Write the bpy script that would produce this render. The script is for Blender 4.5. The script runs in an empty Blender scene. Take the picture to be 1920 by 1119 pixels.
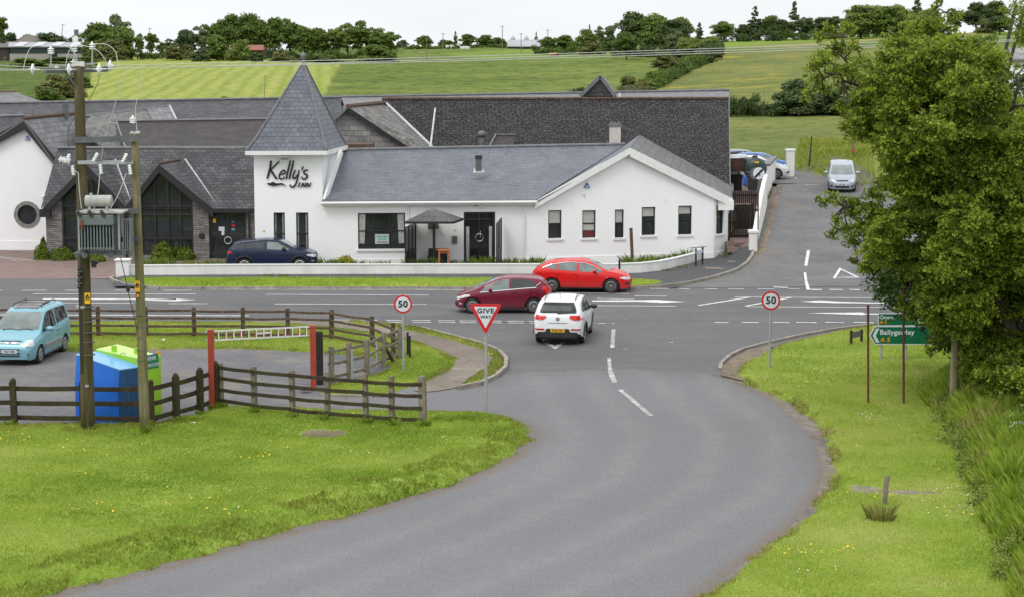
import bpy, math, random
import numpy as np
from mathutils import Vector, Matrix
from mathutils.geometry import tessellate_polygon
random.seed(7)
RNG=np.random.default_rng(11)
SC=bpy.context.scene
COL=SC.collection
# ---- camera
FPX, CH, VH=3600.0, 10.3, 110.0
TH=math.atan((559.5-VH)/FPX)
cam_d=bpy.data.cameras.new('camera')
cam=bpy.data.objects.new('camera', cam_d)
COL.objects.link(cam)
cam.location=(0, 0, CH)
cam.rotation_euler=(math.pi/2-TH, 0, 0)
cam_d.sensor_width=36.0
cam_d.sensor_fit='HORIZONTAL'
cam_d.lens=FPX/1920*36.0
cam_d.clip_start=0.5
cam_d.clip_end=20000
SC.camera=cam
SC.render.resolution_x, SC.render.resolution_y=1024, 596
# ---- sky and sun (bright overcast)
SUN_EL, SUN_AZ=math.radians(52), math.radians(215)
world=bpy.data.worlds.new('World')
SC.world=world
world.use_nodes=True
nt=world.node_tree
nt.nodes.clear()
wo=nt.nodes.new('ShaderNodeOutputWorld')
bg=nt.nodes.new('ShaderNodeBackground')
sky=nt.nodes.new('ShaderNodeTexSky')
sky.sky_type='NISHITA'
sky.sun_disc=False
sky.sun_elevation=SUN_EL
sky.sun_rotation=SUN_AZ
sky.dust_density=3.0
tc=nt.nodes.new('ShaderNodeTexCoord')
mp=nt.nodes.new('ShaderNodeMapping')
mp.inputs['Scale'].default_value=(1.6, 1.6, 7.0)
cn=nt.nodes.new('ShaderNodeTexNoise')
cn.inputs['Scale'].default_value=2.2
cn.inputs['Detail'].default_value=5
cr=nt.nodes.new('ShaderNodeValToRGB')
cr.color_ramp.elements[0].position=0.33
cr.color_ramp.elements[0].color=(0.86, 0.86, 0.86, 1)
cr.color_ramp.elements[1].position=0.6
cr.color_ramp.elements[1].color=(0.99, 0.99, 0.99, 1)
sep=nt.nodes.new('ShaderNodeSeparateXYZ')
zr=nt.nodes.new('ShaderNodeMapRange')
zr.inputs[1].default_value=0.0
zr.inputs[2].default_value=0.9
zr.inputs[3].default_value=10.2
zr.inputs[4].default_value=16.5
cc=nt.nodes.new('ShaderNodeMix')
cc.data_type='RGBA'
cc.blend_type='MULTIPLY'
cc.inputs[0].default_value=1.0
cc.inputs[6].default_value=(0.955, 0.98, 1.0, 1)
mx=nt.nodes.new('ShaderNodeMix')
mx.data_type='RGBA'
L=nt.links.new
L(tc.outputs['Generated'], mp.inputs[0])
L(mp.outputs[0], cn.inputs['Vector'])
L(cn.outputs[0], cr.inputs[0])
L(tc.outputs['Generated'], sep.inputs[0])
L(sep.outputs[2], zr.inputs[0])
L(zr.outputs[0], cc.inputs[7])
L(cr.outputs[0], mx.inputs[0])
L(sky.outputs[0], mx.inputs[6])
L(cc.outputs[2], mx.inputs[7])
L(mx.outputs[2], bg.inputs[0])
bg.inputs[1].default_value=0.1
L(bg.outputs[0], wo.inputs[0])
sun_d=bpy.data.lights.new('sun', 'SUN')
sun_d.energy=1.3
sun_d.angle=math.radians(22)
sun_d.color=(1.0, 0.965, 0.91)
sun=bpy.data.objects.new('sun', sun_d)
COL.objects.link(sun)
sv=Vector((math.sin(SUN_AZ)*math.cos(SUN_EL), math.cos(SUN_AZ)*math.cos(SUN_EL), math.sin(SUN_EL)))
sun.rotation_euler=sv.to_track_quat('Z', 'Y').to_euler()
SC.view_settings.view_transform='Standard'
SC.view_settings.look='None'
SC.view_settings.exposure=0.0
SC.view_settings.gamma=1.0
SC.render.engine='CYCLES'
# ---- pixel to place
CT, ST=math.cos(TH), math.sin(TH)
def ray(u, v):
 x=(u-960)/FPX
 y=(559.5-v)/FPX
 return Vector((x, CT+y*ST, -ST+y*CT))
def G(u, v, z=0.0):
 d=ray(u, v)
 t=(z-CH)/d.z
 return Vector((0, 0, CH))+d*t
def A(u, v, Y):
 d=ray(u, v)
 return Vector((0, 0, CH))+d*(Y/d.y)
def px(Y):
 return FPX/Y
def lerp(a, b, t):
 return a+(b-a)*t
def sstep(x, a, b):
 t=np.clip((x-a)/(b-a), 0, 1)
 return t*t*(3-2*t)
# ---- terrain height
TU=[-900, -100, 0, 170, 300, 740, 1000, 1250, 1370, 1500, 1650, 1920, 2800]
TD=[118, 130, 150, 180, 220, 300, 400, 500, 600, 750, 1200, 3000]
TV=np.array([[400, 340, 290, 240, 214, 170, 134, 114, 106, 104, 112, 112], [400, 340, 290, 240, 214, 170, 134, 114, 102, 98, 110, 112], [400, 340, 290, 240, 214, 170, 134, 114, 100, 96, 110, 112], [400, 340, 290, 240, 210, 160, 124, 110, 103, 100, 110, 112], [400, 340, 290, 240, 206, 158, 122, 108, 103, 101, 110, 112], [400, 340, 290, 236, 200, 158, 127, 110, 97, 88, 104, 112], [390, 335, 286, 230, 196, 156, 127, 107, 97, 84, 100, 112], [380, 320, 275, 224, 190, 150, 122, 100, 90, 86, 100, 112], [340, 292, 258, 218, 186, 144, 108, 86, 78, 78, 98, 112], [336, 286, 252, 216, 184, 138, 100, 84, 74, 74, 98, 112], [330, 282, 248, 214, 182, 132, 94, 78, 68, 70, 98, 112], [325, 278, 244, 210, 178, 126, 88, 70, 60, 64, 98, 112], [320, 274, 240, 206, 174, 120, 82, 64, 54, 60, 98, 112]], dtype=float)
def _bil(u, D):
 ui=np.clip(np.searchsorted(TU, u)-1, 0, len(TU)-2)
 di=np.clip(np.searchsorted(TD, D)-1, 0, len(TD)-2)
 TUa, TDa=np.array(TU, float), np.array(TD, float)
 fu=np.clip((u-TUa[ui])/(TUa[ui+1]-TUa[ui]), 0, 1)
 fd=np.clip((np.log(D)-np.log(TDa[di]))/(np.log(TDa[di+1])-np.log(TDa[di])), 0, 1)
 fu=fu*fu*(3-2*fu)
 a=TV[ui, di]*(1-fu)+TV[ui+1, di]*fu
 b=TV[ui, di+1]*(1-fu)+TV[ui+1, di+1]*fu
 return a*(1-fd)+b*fd
def hgt(x, y):
 """ground height, arrays or floats"""
 x=np.asarray(x, float);y=np.asarray(y, float)
 yy=np.maximum(y, 118.0)
 u=960+FPX*x/yy
 zf=CH-(_bil(u, yy)-VH)/FPX*yy
 ramp=0.1*(np.sqrt((y-89.8)**2+1.0)+(y-89.8))/2
 w=sstep(x-0.107*np.maximum(y-98.6, 0), 10.7, 12.3)
 w=np.where(y>98.6, sstep(x-0.107*(y-98.6), 10.4, 11.0), w)
 zn=ramp*w
 k=sstep(y, 116, 123)
 z=zn*(1-k)+zf*k
 m=sstep(y, 115.5, 117.5)*(1-sstep(y, 129, 134))*sstep(x, 10, 12)*(1-sstep(x-0.15*(y-118), 17.7, 19.3))
 return z*(1-m)+2.8*m
def Gh(u, v, Y0=30.0, Y1=2500.0):
 """first point of the ground seen at a pixel of the photograph"""
 d=ray(u, v)
 Y=np.concatenate([np.arange(Y0, 200, 0.15), np.geomspace(200, Y1, 1200)])
 t=Y/d.y
 z=CH+d.z*t
 g=hgt(d.x*t, Y)
 i=np.argmax(z<g)
 if not(z<g).any():
  i=len(Y)-1
 if i>0:
  a, b=z[i-1]-g[i-1], g[i]-z[i]
  f=a/(a+b+1e-9)
  yy=Y[i-1]+(Y[i]-Y[i-1])*f
 else:
  yy=Y[0]
 p=A(u, v, float(yy))
 return p
def onh(x, y, dz=0.0):
 return Vector((x, y, float(hgt(x, y))+dz))
# ---- tagging
def tag(o, label=None, cat=None, group=None, kind=None):
 if label:o['label']=label
 if cat:o['category']=cat
 if group:o['group']=group
 if kind:o['kind']=kind
 return o
def thing(name, label, cat, loc, rz=0.0, group=None):
 o=bpy.data.objects.new(name, None)
 o.empty_display_size=0.2
 COL.objects.link(o)
 o.location=loc
 o.rotation_euler=(0, 0, rz)
 return tag(o, label, cat, group)
def copy_tree(o, parent=None):
 c=o.copy()
 COL.objects.link(c)
 if parent:c.parent=parent
 for ch in[k for k in bpy.data.objects if k.parent==o]:
  copy_tree(ch, c)
 return c
def world_off(parent):
 off=Vector((0, 0, 0))
 while parent is not None:
  off+=Vector(parent.location)
  parent=parent.parent
 return off
# ---- mesh builder
class MB:
 def __init__(s):
  s.v=[];s.f=[];s.m=[];s.uv=[];s.tint=None
 def add(s, vs, fs, mi=0, uvs=None):
  b=len(s.v)
  s.v.extend([tuple(p)for p in vs])
  for k, f in enumerate(fs):
   s.f.append(tuple(b+i for i in f));s.m.append(mi)
   s.uv.append(None if uvs is None else[uvs[i]for i in f])
  return s
 def box(s, c, sz, rz=0.0, mi=0, M=None):
  hx, hy, hz=sz[0]/2, sz[1]/2, sz[2]/2
  P=[Vector((x, y, z))for z in(-hz, hz)for y in(-hy, hy)for x in(-hx, hx)]
  R=M if M is not None else Matrix.Rotation(rz, 3, 'Z')
  P=[R@p+Vector(c)for p in P]
  return s.add(P, [(0, 2, 3, 1), (4, 5, 7, 6), (0, 1, 5, 4), (2, 6, 7, 3), (0, 4, 6, 2), (1, 3, 7, 5)], mi)
 def beam(s, a, b, w, h, mi=0, up=Vector((0, 0, 1))):
  a, b=Vector(a), Vector(b)
  d=(b-a)
  Ln=d.length
  d.normalize()
  side=d.cross(up)
  if side.length<1e-4:side=d.cross(Vector((0, 1, 0)))
  side.normalize()
  u2=side.cross(d)
  R=Matrix((side, d, u2)).transposed()
  return s.box((a+b)/2, (w, Ln, h), M=R, mi=mi)
 def tube(s, pts, r, n=8, mi=0, caps=True, flat=1.0):
  pts=[Vector(p)for p in pts]
  rs=r if hasattr(r, '__len__')else[r]*len(pts)
  vs=[]
  prev=None
  for i, p in enumerate(pts):
   d=(pts[min(i+1, len(pts)-1)]-pts[max(i-1, 0)])
   if d.length<1e-9:d=Vector((0, 0, 1))
   d.normalize()
   if prev is None:
    a=d.cross(Vector((0, 0, 1)))
    if a.length<0.1:a=d.cross(Vector((0, 1, 0)))
   else:
    a=prev-d*prev.dot(d)
   a.normalize();prev=a
   b=d.cross(a)
   for k in range(n):
    t=2*math.pi*k/n
    vs.append(p+(a*math.cos(t)+b*math.sin(t)*flat)*rs[i])
  fs=[]
  for i in range(len(pts)-1):
   for k in range(n):
    fs.append((i*n+k, i*n+(k+1)%n, (i+1)*n+(k+1)%n, (i+1)*n+k))
  if caps:
   fs.append(tuple(range(n-1, -1, -1)))
   fs.append(tuple((len(pts)-1)*n+k for k in range(n)))
  return s.add(vs, fs, mi)
 def lathe(s, base, prof, n=20, axis=Vector((0, 0, 1)), mi=0):
  axis=Vector(axis).normalized()
  a=axis.cross(Vector((1, 0, 0)))
  if a.length<0.1:a=axis.cross(Vector((0, 1, 0)))
  a.normalize();b=axis.cross(a)
  base=Vector(base);vs=[]
  for(r, h)in prof:
   for k in range(n):
    t=2*math.pi*k/n
    vs.append(base+axis*h+(a*math.cos(t)+b*math.sin(t))*max(r, 1e-4))
  fs=[(i*n+k, i*n+(k+1)%n, (i+1)*n+(k+1)%n, (i+1)*n+k)for i in range(len(prof)-1)for k in range(n)]
  fs.append(tuple(range(n-1, -1, -1)))
  fs.append(tuple((len(prof)-1)*n+k for k in range(n)))
  return s.add(vs, fs, mi)
 def poly(s, pts, mi=0, uvaxis=None, thick=None, flip=False):
  """planar polygon with metric uv; thick = vector for a slab"""
  pts=[Vector(p)for p in pts]
  nn=Vector((0, 0, 0))
  for i in range(len(pts)):
   nn+=pts[i].cross(pts[(i+1)%len(pts)])
  nn.normalize()
  e=(pts[1]-pts[0]).normalized()if uvaxis is None else Vector(uvaxis).normalized()
  e=(e-nn*e.dot(nn)).normalized()
  t=nn.cross(e)
  o=pts[0]
  uvs=[((p-o).dot(e), (p-o).dot(t))for p in pts]
  n=len(pts)
  s.add(pts, [tuple(range(n))], mi, uvs)
  if thick is not None:
   th=Vector(thick)
   q=[p+th for p in pts]
   s.add(q, [tuple(range(n-1, -1, -1))], mi, uvs)
   for i in range(n):
    j=(i+1)%n
    s.add([pts[i], q[i], q[j], pts[j]], [(0, 1, 2, 3)], mi, [(0, 0), (0, .1), (.1, .1), (.1, 0)])
  return s
 def build(s, name, mats, parent=None, smooth=False, local=False, bevel=0.0, rec=True):
  me=bpy.data.meshes.new(name)
  if not isinstance(mats, (list, tuple)):mats=[mats]
  arr=np.array(s.v, dtype=float)
  o=bpy.data.objects.new(name, me)
  COL.objects.link(o)
  if parent is not None:
   o.parent=parent
   if not local:
    arr=arr-np.array(world_off(parent))
  elif not local:
   lo=arr.min(0);hi=arr.max(0)
   c=np.array([(lo[0]+hi[0])/2, (lo[1]+hi[1])/2, lo[2]])
   arr=arr-c
   o.location=c
  me.from_pydata(arr.tolist(), [], s.f)
  for m in mats:me.materials.append(m)
  if len(mats)>1:
   me.polygons.foreach_set('material_index', s.m)
  if any(u is not None for u in s.uv):
   ul=me.uv_layers.new(name='UVMap')
   dat=[]
   for f, u in zip(s.f, s.uv):
    if u is None:dat.extend([0.0]*(2*len(f)))
    else:
     for a in u:dat.extend(a)
   ul.data.foreach_set('uv', dat)
  if smooth:
   me.polygons.foreach_set('use_smooth', [True]*len(s.f))
  me.update()
  if bevel>0:
   md=o.modifiers.new('bevel', 'BEVEL')
   md.width=bevel;md.segments=2;md.limit_method='ANGLE';md.angle_limit=math.radians(40)
  return o
def np_mesh(name, V, Fc, mats, parent=None, tint=None, kindn=3, smooth=False, loc=None):
 """fast mesh from numpy arrays; Fc is (n,k)"""
 me=bpy.data.meshes.new(name)
 V=np.asarray(V, dtype=np.float32);Fc=np.asarray(Fc, dtype=np.int32)
 off=np.array(world_off(parent))if parent is not None else(np.array(loc)if loc is not None else np.zeros(3))
 V=V-off.astype(np.float32)
 k=Fc.shape[1]
 me.vertices.add(len(V));me.vertices.foreach_set('co', V.ravel())
 me.loops.add(Fc.size);me.loops.foreach_set('vertex_index', Fc.ravel())
 me.polygons.add(len(Fc))
 me.polygons.foreach_set('loop_start', np.arange(0, Fc.size, k, dtype=np.int32))
 if smooth:me.polygons.foreach_set('use_smooth', np.ones(len(Fc), dtype=bool))
 if not isinstance(mats, (list, tuple)):mats=[mats]
 for m in mats:me.materials.append(m)
 if tint is not None:
  at=me.attributes.new('tint', 'FLOAT', 'FACE')
  at.data.foreach_set('value', np.asarray(tint, dtype=np.float32))
 me.update(calc_edges=True)
 me.validate()
 o=bpy.data.objects.new(name, me)
 COL.objects.link(o)
 if parent is not None:o.parent=parent
 elif loc is not None:o.location=loc
 return o
# ---- materials
def nodes_of(name):
 m=bpy.data.materials.new(name)
 m.use_nodes=True
 t=m.node_tree
 b=t.nodes['Principled BSDF']
 return m, t, b
def ramp_of(t, pts):
 r=t.nodes.new('ShaderNodeValToRGB')
 while len(r.color_ramp.elements)<len(pts):r.color_ramp.elements.new(0.5)
 for e, (p, c)in zip(r.color_ramp.elements, pts):
  e.position=p
  e.color=(c[0], c[1], c[2], 1)if len(c)==3 else c
 return r
def noise_of(t, scale, detail=4, vec=None, rough=0.6, dist=0.0):
 n=t.nodes.new('ShaderNodeTexNoise')
 n.inputs['Scale'].default_value=scale
 n.inputs['Detail'].default_value=detail
 n.inputs['Roughness'].default_value=rough
 n.inputs['Distortion'].default_value=dist
 if vec is None:
  g=t.nodes.new('ShaderNodeNewGeometry')
  vec=g.outputs['Position']
 t.links.new(vec, n.inputs['Vector'])
 return n
def mixc(t, fac, a, b, mode='MIX'):
 x=t.nodes.new('ShaderNodeMix')
 x.data_type='RGBA';x.blend_type=mode
 for s, val in((0, fac), (6, a), (7, b)):
  if hasattr(val, 'is_output')or hasattr(val, 'links'):t.links.new(val, x.inputs[s])
  elif s==0:x.inputs[0].default_value=val
  else:x.inputs[s].default_value=(val[0], val[1], val[2], 1)
 return x.outputs[2]
def bump_of(t, b, h, strength=0.3, dist=0.02):
 n=t.nodes.new('ShaderNodeBump')
 n.inputs['Strength'].default_value=strength
 n.inputs['Distance'].default_value=dist
 t.links.new(h, n.inputs['Height'])
 t.links.new(n.outputs[0], b.inputs['Normal'])
def objpos(t):
 return t.nodes.new('ShaderNodeTexCoord').outputs['Object']
def stretch(t, vec, sc):
 m=t.nodes.new('ShaderNodeMapping')
 m.inputs['Scale'].default_value=sc
 t.links.new(vec, m.inputs[0])
 return m.outputs[0]
def plain(name, c, rough=0.6, metal=0.0, var=0.12, scale=6.0, coat=0.0, spec=0.5, bump=0.0, bscale=40.0):
 m, t, b=nodes_of(name)
 n=noise_of(t, scale, 4, objpos(t))
 r=ramp_of(t, [(0.3, [x*(1-var)for x in c]), (0.7, [min(1, x*(1+var))for x in c])])
 t.links.new(n.outputs[0], r.inputs[0])
 t.links.new(r.outputs[0], b.inputs['Base Color'])
 b.inputs['Roughness'].default_value=rough
 b.inputs['Metallic'].default_value=metal
 b.inputs['Coat Weight'].default_value=coat
 b.inputs['Coat Roughness'].default_value=0.06
 b.inputs['Specular IOR Level'].default_value=spec
 if bump>0:
  n2=noise_of(t, bscale, 3, objpos(t))
  bump_of(t, b, n2.outputs[0], bump, 0.01)
 return m
def slate(name, c1, c2, mortar, bw=0.32, bh=0.22, lichen=0.0, lcol=(0.25, 0.25, 0.22), rough=0.6, big=0.3, moss=0.0, ms=0.012, rowd=0.0):
 m, t, b=nodes_of(name)
 uv=t.nodes.new('ShaderNodeTexCoord').outputs['UV']
 wob=noise_of(t, 1.3, 2, uv)
 ws=t.nodes.new('ShaderNodeVectorMath');ws.operation='SCALE'
 t.links.new(wob.outputs[1], ws.inputs[0]);ws.inputs[3].default_value=0.06
 wa=t.nodes.new('ShaderNodeVectorMath');wa.operation='ADD'
 t.links.new(uv, wa.inputs[0]);t.links.new(ws.outputs[0], wa.inputs[1])
 br=t.nodes.new('ShaderNodeTexBrick')
 br.inputs['Scale'].default_value=1.0
 br.inputs['Brick Width'].default_value=bw
 br.inputs['Row Height'].default_value=bh
 br.inputs['Mortar Size'].default_value=ms
 br.inputs['Mortar Smooth'].default_value=0.3
 br.inputs['Color1'].default_value=(*c1, 1)
 br.inputs['Color2'].default_value=(*c2, 1)
 br.inputs['Mortar'].default_value=(*mortar, 1)
 t.links.new(wa.outputs[0], br.inputs['Vector'])
 n=noise_of(t, 0.8, 6, uv, 0.65)
 r=ramp_of(t, [(0.3, (1-big, )*3), (0.7, (1+big, )*3)])
 t.links.new(n.outputs[0], r.inputs[0])
 col=mixc(t, 1.0, br.outputs[0], r.outputs[0], 'MULTIPLY')
 st=noise_of(t, 3.0, 4, stretch(t, uv, (5.0, 0.7, 1)), 0.7)
 r2=ramp_of(t, [(0.35, (0.82, )*3), (0.65, (1.15, )*3)])
 t.links.new(st.outputs[0], r2.inputs[0])
 col=mixc(t, 0.8, col, r2.outputs[0], 'MULTIPLY')
 if lichen>0:
  ln=noise_of(t, 11.0, 3, uv, 0.5)
  lr=ramp_of(t, [(0.72-lichen*0.2, (0, )*3), (0.78-lichen*0.15, (1, )*3)])
  t.links.new(ln.outputs[0], lr.inputs[0])
  col=mixc(t, lr.outputs[0], col, lcol)
 if moss>0:
  mn=noise_of(t, 2.2, 5, uv, 0.7)
  mr=ramp_of(t, [(0.62-moss*0.3, (0, )*3), (0.72-moss*0.3, (1, )*3)])
  t.links.new(mn.outputs[0], mr.inputs[0])
  mm=t.nodes.new('ShaderNodeMath');mm.operation='MULTIPLY'
  t.links.new(mr.outputs[0], mm.inputs[0]);mm.inputs[1].default_value=0.75
  col=mixc(t, mm.outputs[0], col, (0.07, 0.045, 0.025))
 t.links.new(col, b.inputs['Base Color'])
 b.inputs['Roughness'].default_value=rough
 b.inputs['Specular IOR Level'].default_value=0.25
 sx=t.nodes.new('ShaderNodeSeparateXYZ');t.links.new(wa.outputs[0], sx.inputs[0])
 fr=t.nodes.new('ShaderNodeMath');fr.operation='DIVIDE'
 t.links.new(sx.outputs[1], fr.inputs[0]);fr.inputs[1].default_value=bh
 fc=t.nodes.new('ShaderNodeMath');fc.operation='FRACT';t.links.new(fr.outputs[0], fc.inputs[0])
 sub=t.nodes.new('ShaderNodeMath');sub.operation='SUBTRACT'
 sub.inputs[0].default_value=1.0;t.links.new(fc.outputs[0], sub.inputs[1])
 ad=t.nodes.new('ShaderNodeMath');ad.operation='SUBTRACT'
 t.links.new(sub.outputs[0], ad.inputs[0]);t.links.new(br.outputs['Fac'], ad.inputs[1])
 bump_of(t, b, ad.outputs[0], 0.6, 0.02)
 return m
def render_white(name, c=(0.8, 0.8, 0.8), dirt=0.12):
 m, t, b=nodes_of(name)
 g=t.nodes.new('ShaderNodeNewGeometry').outputs['Position']
 n=noise_of(t, 0.5, 6, stretch(t, g, (1, 1, 0.35)), 0.7)
 r=ramp_of(t, [(0.35, [x*(1-dirt)for x in c]), (0.6, c)])
 t.links.new(n.outputs[0], r.inputs[0])
 st=noise_of(t, 2.5, 5, stretch(t, g, (3, 3, 0.25)), 0.75)
 r2=ramp_of(t, [(0.25, (0.965, 0.965, 0.955)), (0.42, (1, 1, 1))])
 t.links.new(st.outputs[0], r2.inputs[0])
 col=mixc(t, 1.0, r.outputs[0], r2.outputs[0], 'MULTIPLY')
 t.links.new(col, b.inputs['Base Color'])
 b.inputs['Roughness'].default_value=0.75
 n3=noise_of(t, 30, 4, g)
 bump_of(t, b, n3.outputs[0], 0.25, 0.01)
 return m
def asphalt(name, base, var=0.18, speck=0.35, patch=(0.9, 1.1), tint=None, pscale=0.25, stretchv=(1, 1, 1)):
 m, t, b=nodes_of(name)
 g=stretch(t, t.nodes.new('ShaderNodeNewGeometry').outputs['Position'], stretchv)
 n1=noise_of(t, 20, 6, g, 0.85)
 r1=ramp_of(t, [(0.3, [x*(1-speck)for x in base]), (0.62, [x*(1+speck)for x in base])])
 t.links.new(n1.outputs[0], r1.inputs[0])
 n2=noise_of(t, pscale, 6, g, 0.62)
 r2=ramp_of(t, [(0.35, (patch[0], )*3), (0.65, (patch[1], )*3)])
 t.links.new(n2.outputs[0], r2.inputs[0])
 col=mixc(t, 1.0, r1.outputs[0], r2.outputs[0], 'MULTIPLY')
 n3=noise_of(t, 3.0, 5, g, 0.7)
 r3=ramp_of(t, [(0.35, (1-var, )*3), (0.65, (1+var*0.6, )*3)])
 t.links.new(n3.outputs[0], r3.inputs[0])
 col=mixc(t, 1.0, col, r3.outputs[0], 'MULTIPLY')
 if tint:
  n4=noise_of(t, 0.6, 4, g, 0.6)
  r4=ramp_of(t, [(0.5, (0, )*3), (0.65, (0.6, )*3)])
  t.links.new(n4.outputs[0], r4.inputs[0])
  col=mixc(t, r4.outputs[0], col, tint)
 t.links.new(col, b.inputs['Base Color'])
 b.inputs['Roughness'].default_value=0.85
 b.inputs['Specular IOR Level'].default_value=0.3
 bump_of(t, b, n1.outputs[0], 0.35, 0.01)
 return m
def grassy(name, cols, scale=0.35, fine=14.0, flowers=None, stripes=None, dirt=None, bump=0.4):
 m, t, b=nodes_of(name)
 g=t.nodes.new('ShaderNodeNewGeometry').outputs['Position']
 n=noise_of(t, scale, 8, g, 0.68)
 k=len(cols)
 r=ramp_of(t, [(0.32+0.36*i/(k-1), c)for i, c in enumerate(cols)])
 t.links.new(n.outputs[0], r.inputs[0])
 nf=noise_of(t, fine, 5, g, 0.75)
 rf=ramp_of(t, [(0.3, (0.62, )*3), (0.7, (1.35, )*3)])
 t.links.new(nf.outputs[0], rf.inputs[0])
 col=mixc(t, 1.0, r.outputs[0], rf.outputs[0], 'MULTIPLY')
 if dirt:
  nd=noise_of(t, dirt[0], 5, g, 0.7)
  rd=ramp_of(t, [(dirt[1], (0, )*3), (dirt[1]+0.1, (1, )*3)])
  t.links.new(nd.outputs[0], rd.inputs[0])
  col=mixc(t, rd.outputs[0], col, dirt[2])
 t.links.new(col, b.inputs['Base Color'])
 b.inputs['Roughness'].default_value=0.9
 b.inputs['Specular IOR Level'].default_value=0.15
 bump_of(t, b, nf.outputs[0], bump, 0.05)
 return m
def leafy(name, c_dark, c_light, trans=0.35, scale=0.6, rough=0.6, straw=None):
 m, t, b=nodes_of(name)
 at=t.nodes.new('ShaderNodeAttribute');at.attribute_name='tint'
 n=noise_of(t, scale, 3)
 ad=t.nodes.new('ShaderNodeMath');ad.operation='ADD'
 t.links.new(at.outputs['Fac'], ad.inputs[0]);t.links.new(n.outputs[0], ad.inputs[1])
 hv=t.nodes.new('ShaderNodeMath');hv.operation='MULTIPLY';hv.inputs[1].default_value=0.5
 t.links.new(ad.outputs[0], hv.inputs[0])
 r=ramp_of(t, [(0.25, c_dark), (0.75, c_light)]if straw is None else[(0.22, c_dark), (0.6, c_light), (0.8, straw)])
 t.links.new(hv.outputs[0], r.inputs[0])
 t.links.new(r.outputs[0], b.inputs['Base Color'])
 b.inputs['Roughness'].default_value=rough
 b.inputs['Specular IOR Level'].default_value=0.25
 tr=t.nodes.new('ShaderNodeBsdfTranslucent')
 t.links.new(r.outputs[0], tr.inputs['Color'])
 mxs=t.nodes.new('ShaderNodeMixShader');mxs.inputs[0].default_value=trans
 out=t.nodes['Material Output']
 t.links.new(b.outputs[0], mxs.inputs[1]);t.links.new(tr.outputs[0], mxs.inputs[2])
 t.links.new(mxs.outputs[0], out.inputs['Surface'])
 return m
def woody(name, c1, c2, c3, scale=(14, 14, 1.2), rough=0.85, green=None):
 m, t, b=nodes_of(name)
 o=objpos(t)
 n=noise_of(t, 1.0, 6, stretch(t, o, scale), 0.7)
 r=ramp_of(t, [(0.3, c1), (0.5, c2), (0.72, c3)])
 t.links.new(n.outputs[0], r.inputs[0])
 col=r.outputs[0]
 if green:
  n2=noise_of(t, 1.1, 5, o, 0.7)
  r2=ramp_of(t, [(0.42, (0, )*3), (0.62, (0.8, )*3)])
  t.links.new(n2.outputs[0], r2.inputs[0])
  col=mixc(t, r2.outputs[0], col, green)
 t.links.new(col, b.inputs['Base Color'])
 b.inputs['Roughness'].default_value=rough
 b.inputs['Specular IOR Level'].default_value=0.25
 bump_of(t, b, n.outputs[0], 0.5, 0.01)
 return m
def glassy(name, c=(0.015, 0.018, 0.02), rough=0.04, spec=0.5, streak=None):
 m, t, b=nodes_of(name)
 n=noise_of(t, 1.2, 3, objpos(t))
 r=ramp_of(t, [(0.35, c), (0.65, [x*1.8+0.004 for x in c])])
 t.links.new(n.outputs[0], r.inputs[0])
 t.links.new(r.outputs[0], b.inputs['Base Color'])
 b.inputs['Roughness'].default_value=rough
 b.inputs['Specular IOR Level'].default_value=spec
 n2=noise_of(t, 1.6, 2, objpos(t))
 bump_of(t, b, n2.outputs[0], 0.12, 0.02)
 return m
def paint(name, c, rough=0.35, flake=0.0, metal=0.0):
 m, t, b=nodes_of(name)
 n=noise_of(t, 2.0, 4, objpos(t))
 r=ramp_of(t, [(0.3, [x*0.93 for x in c]), (0.7, c)])
 t.links.new(n.outputs[0], r.inputs[0])
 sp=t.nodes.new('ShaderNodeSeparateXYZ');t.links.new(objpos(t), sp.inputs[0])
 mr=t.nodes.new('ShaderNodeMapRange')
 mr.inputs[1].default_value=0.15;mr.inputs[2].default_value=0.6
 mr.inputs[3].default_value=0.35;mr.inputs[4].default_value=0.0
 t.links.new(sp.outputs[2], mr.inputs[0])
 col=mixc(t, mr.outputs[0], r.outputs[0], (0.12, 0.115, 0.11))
 t.links.new(col, b.inputs['Base Color'])
 b.inputs['Roughness'].default_value=rough
 b.inputs['Metallic'].default_value=metal
 b.inputs['Coat Weight'].default_value=0.35
 b.inputs['Specular IOR Level'].default_value=0.3
 b.inputs['Coat Roughness'].default_value=0.05
 return m
M={}
M['asphalt']=asphalt('asphalt_main', (0.108, 0.107, 0.11), 0.10, 0.3, (0.87, 1.1), (0.15, 0.135, 0.125), 0.22, (0.35, 1, 1))
def track_asphalt(m):
 t=m.node_tree;b=t.nodes['Principled BSDF']
 col=b.inputs['Base Color'].links[0].from_socket
 g=t.nodes.new('ShaderNodeNewGeometry').outputs['Position']
 for nm, c, k, sc in(('track', (1.17, 1.16, 1.15), 1.0, .9), ('edge', (0.95, 0.72, 0.52), 1.0, 3.0), ('seam', (0.76, 0.76, 0.75), 1.0, 1.5)):
  a=t.nodes.new('ShaderNodeAttribute');a.attribute_name=nm
  n=noise_of(t, sc, 5, g, 0.7)
  r=ramp_of(t, [(0.35, (0.25, )*3), (0.62, (1, )*3)]);t.links.new(n.outputs[0], r.inputs[0])
  mm=t.nodes.new('ShaderNodeMath');mm.operation='MULTIPLY'
  t.links.new(a.outputs['Fac'], mm.inputs[0]);t.links.new(r.outputs[0], mm.inputs[1])
  col=mixc(t, mm.outputs[0], col, mixc(t, 1.0, col, c, 'MULTIPLY'))
 t.links.new(col, b.inputs['Base Color'])
 return m
M['asphalt_side']=asphalt('asphalt_side', (0.148, 0.147, 0.153), 0.05, 0.42, (0.94, 1.05), None, 0.1)
M['asphalt_lane']=asphalt('asphalt_lane', (0.128, 0.127, 0.13), 0.14, 0.25, (0.82, 1.16), (0.17, 0.15, 0.13), 0.35)
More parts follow.
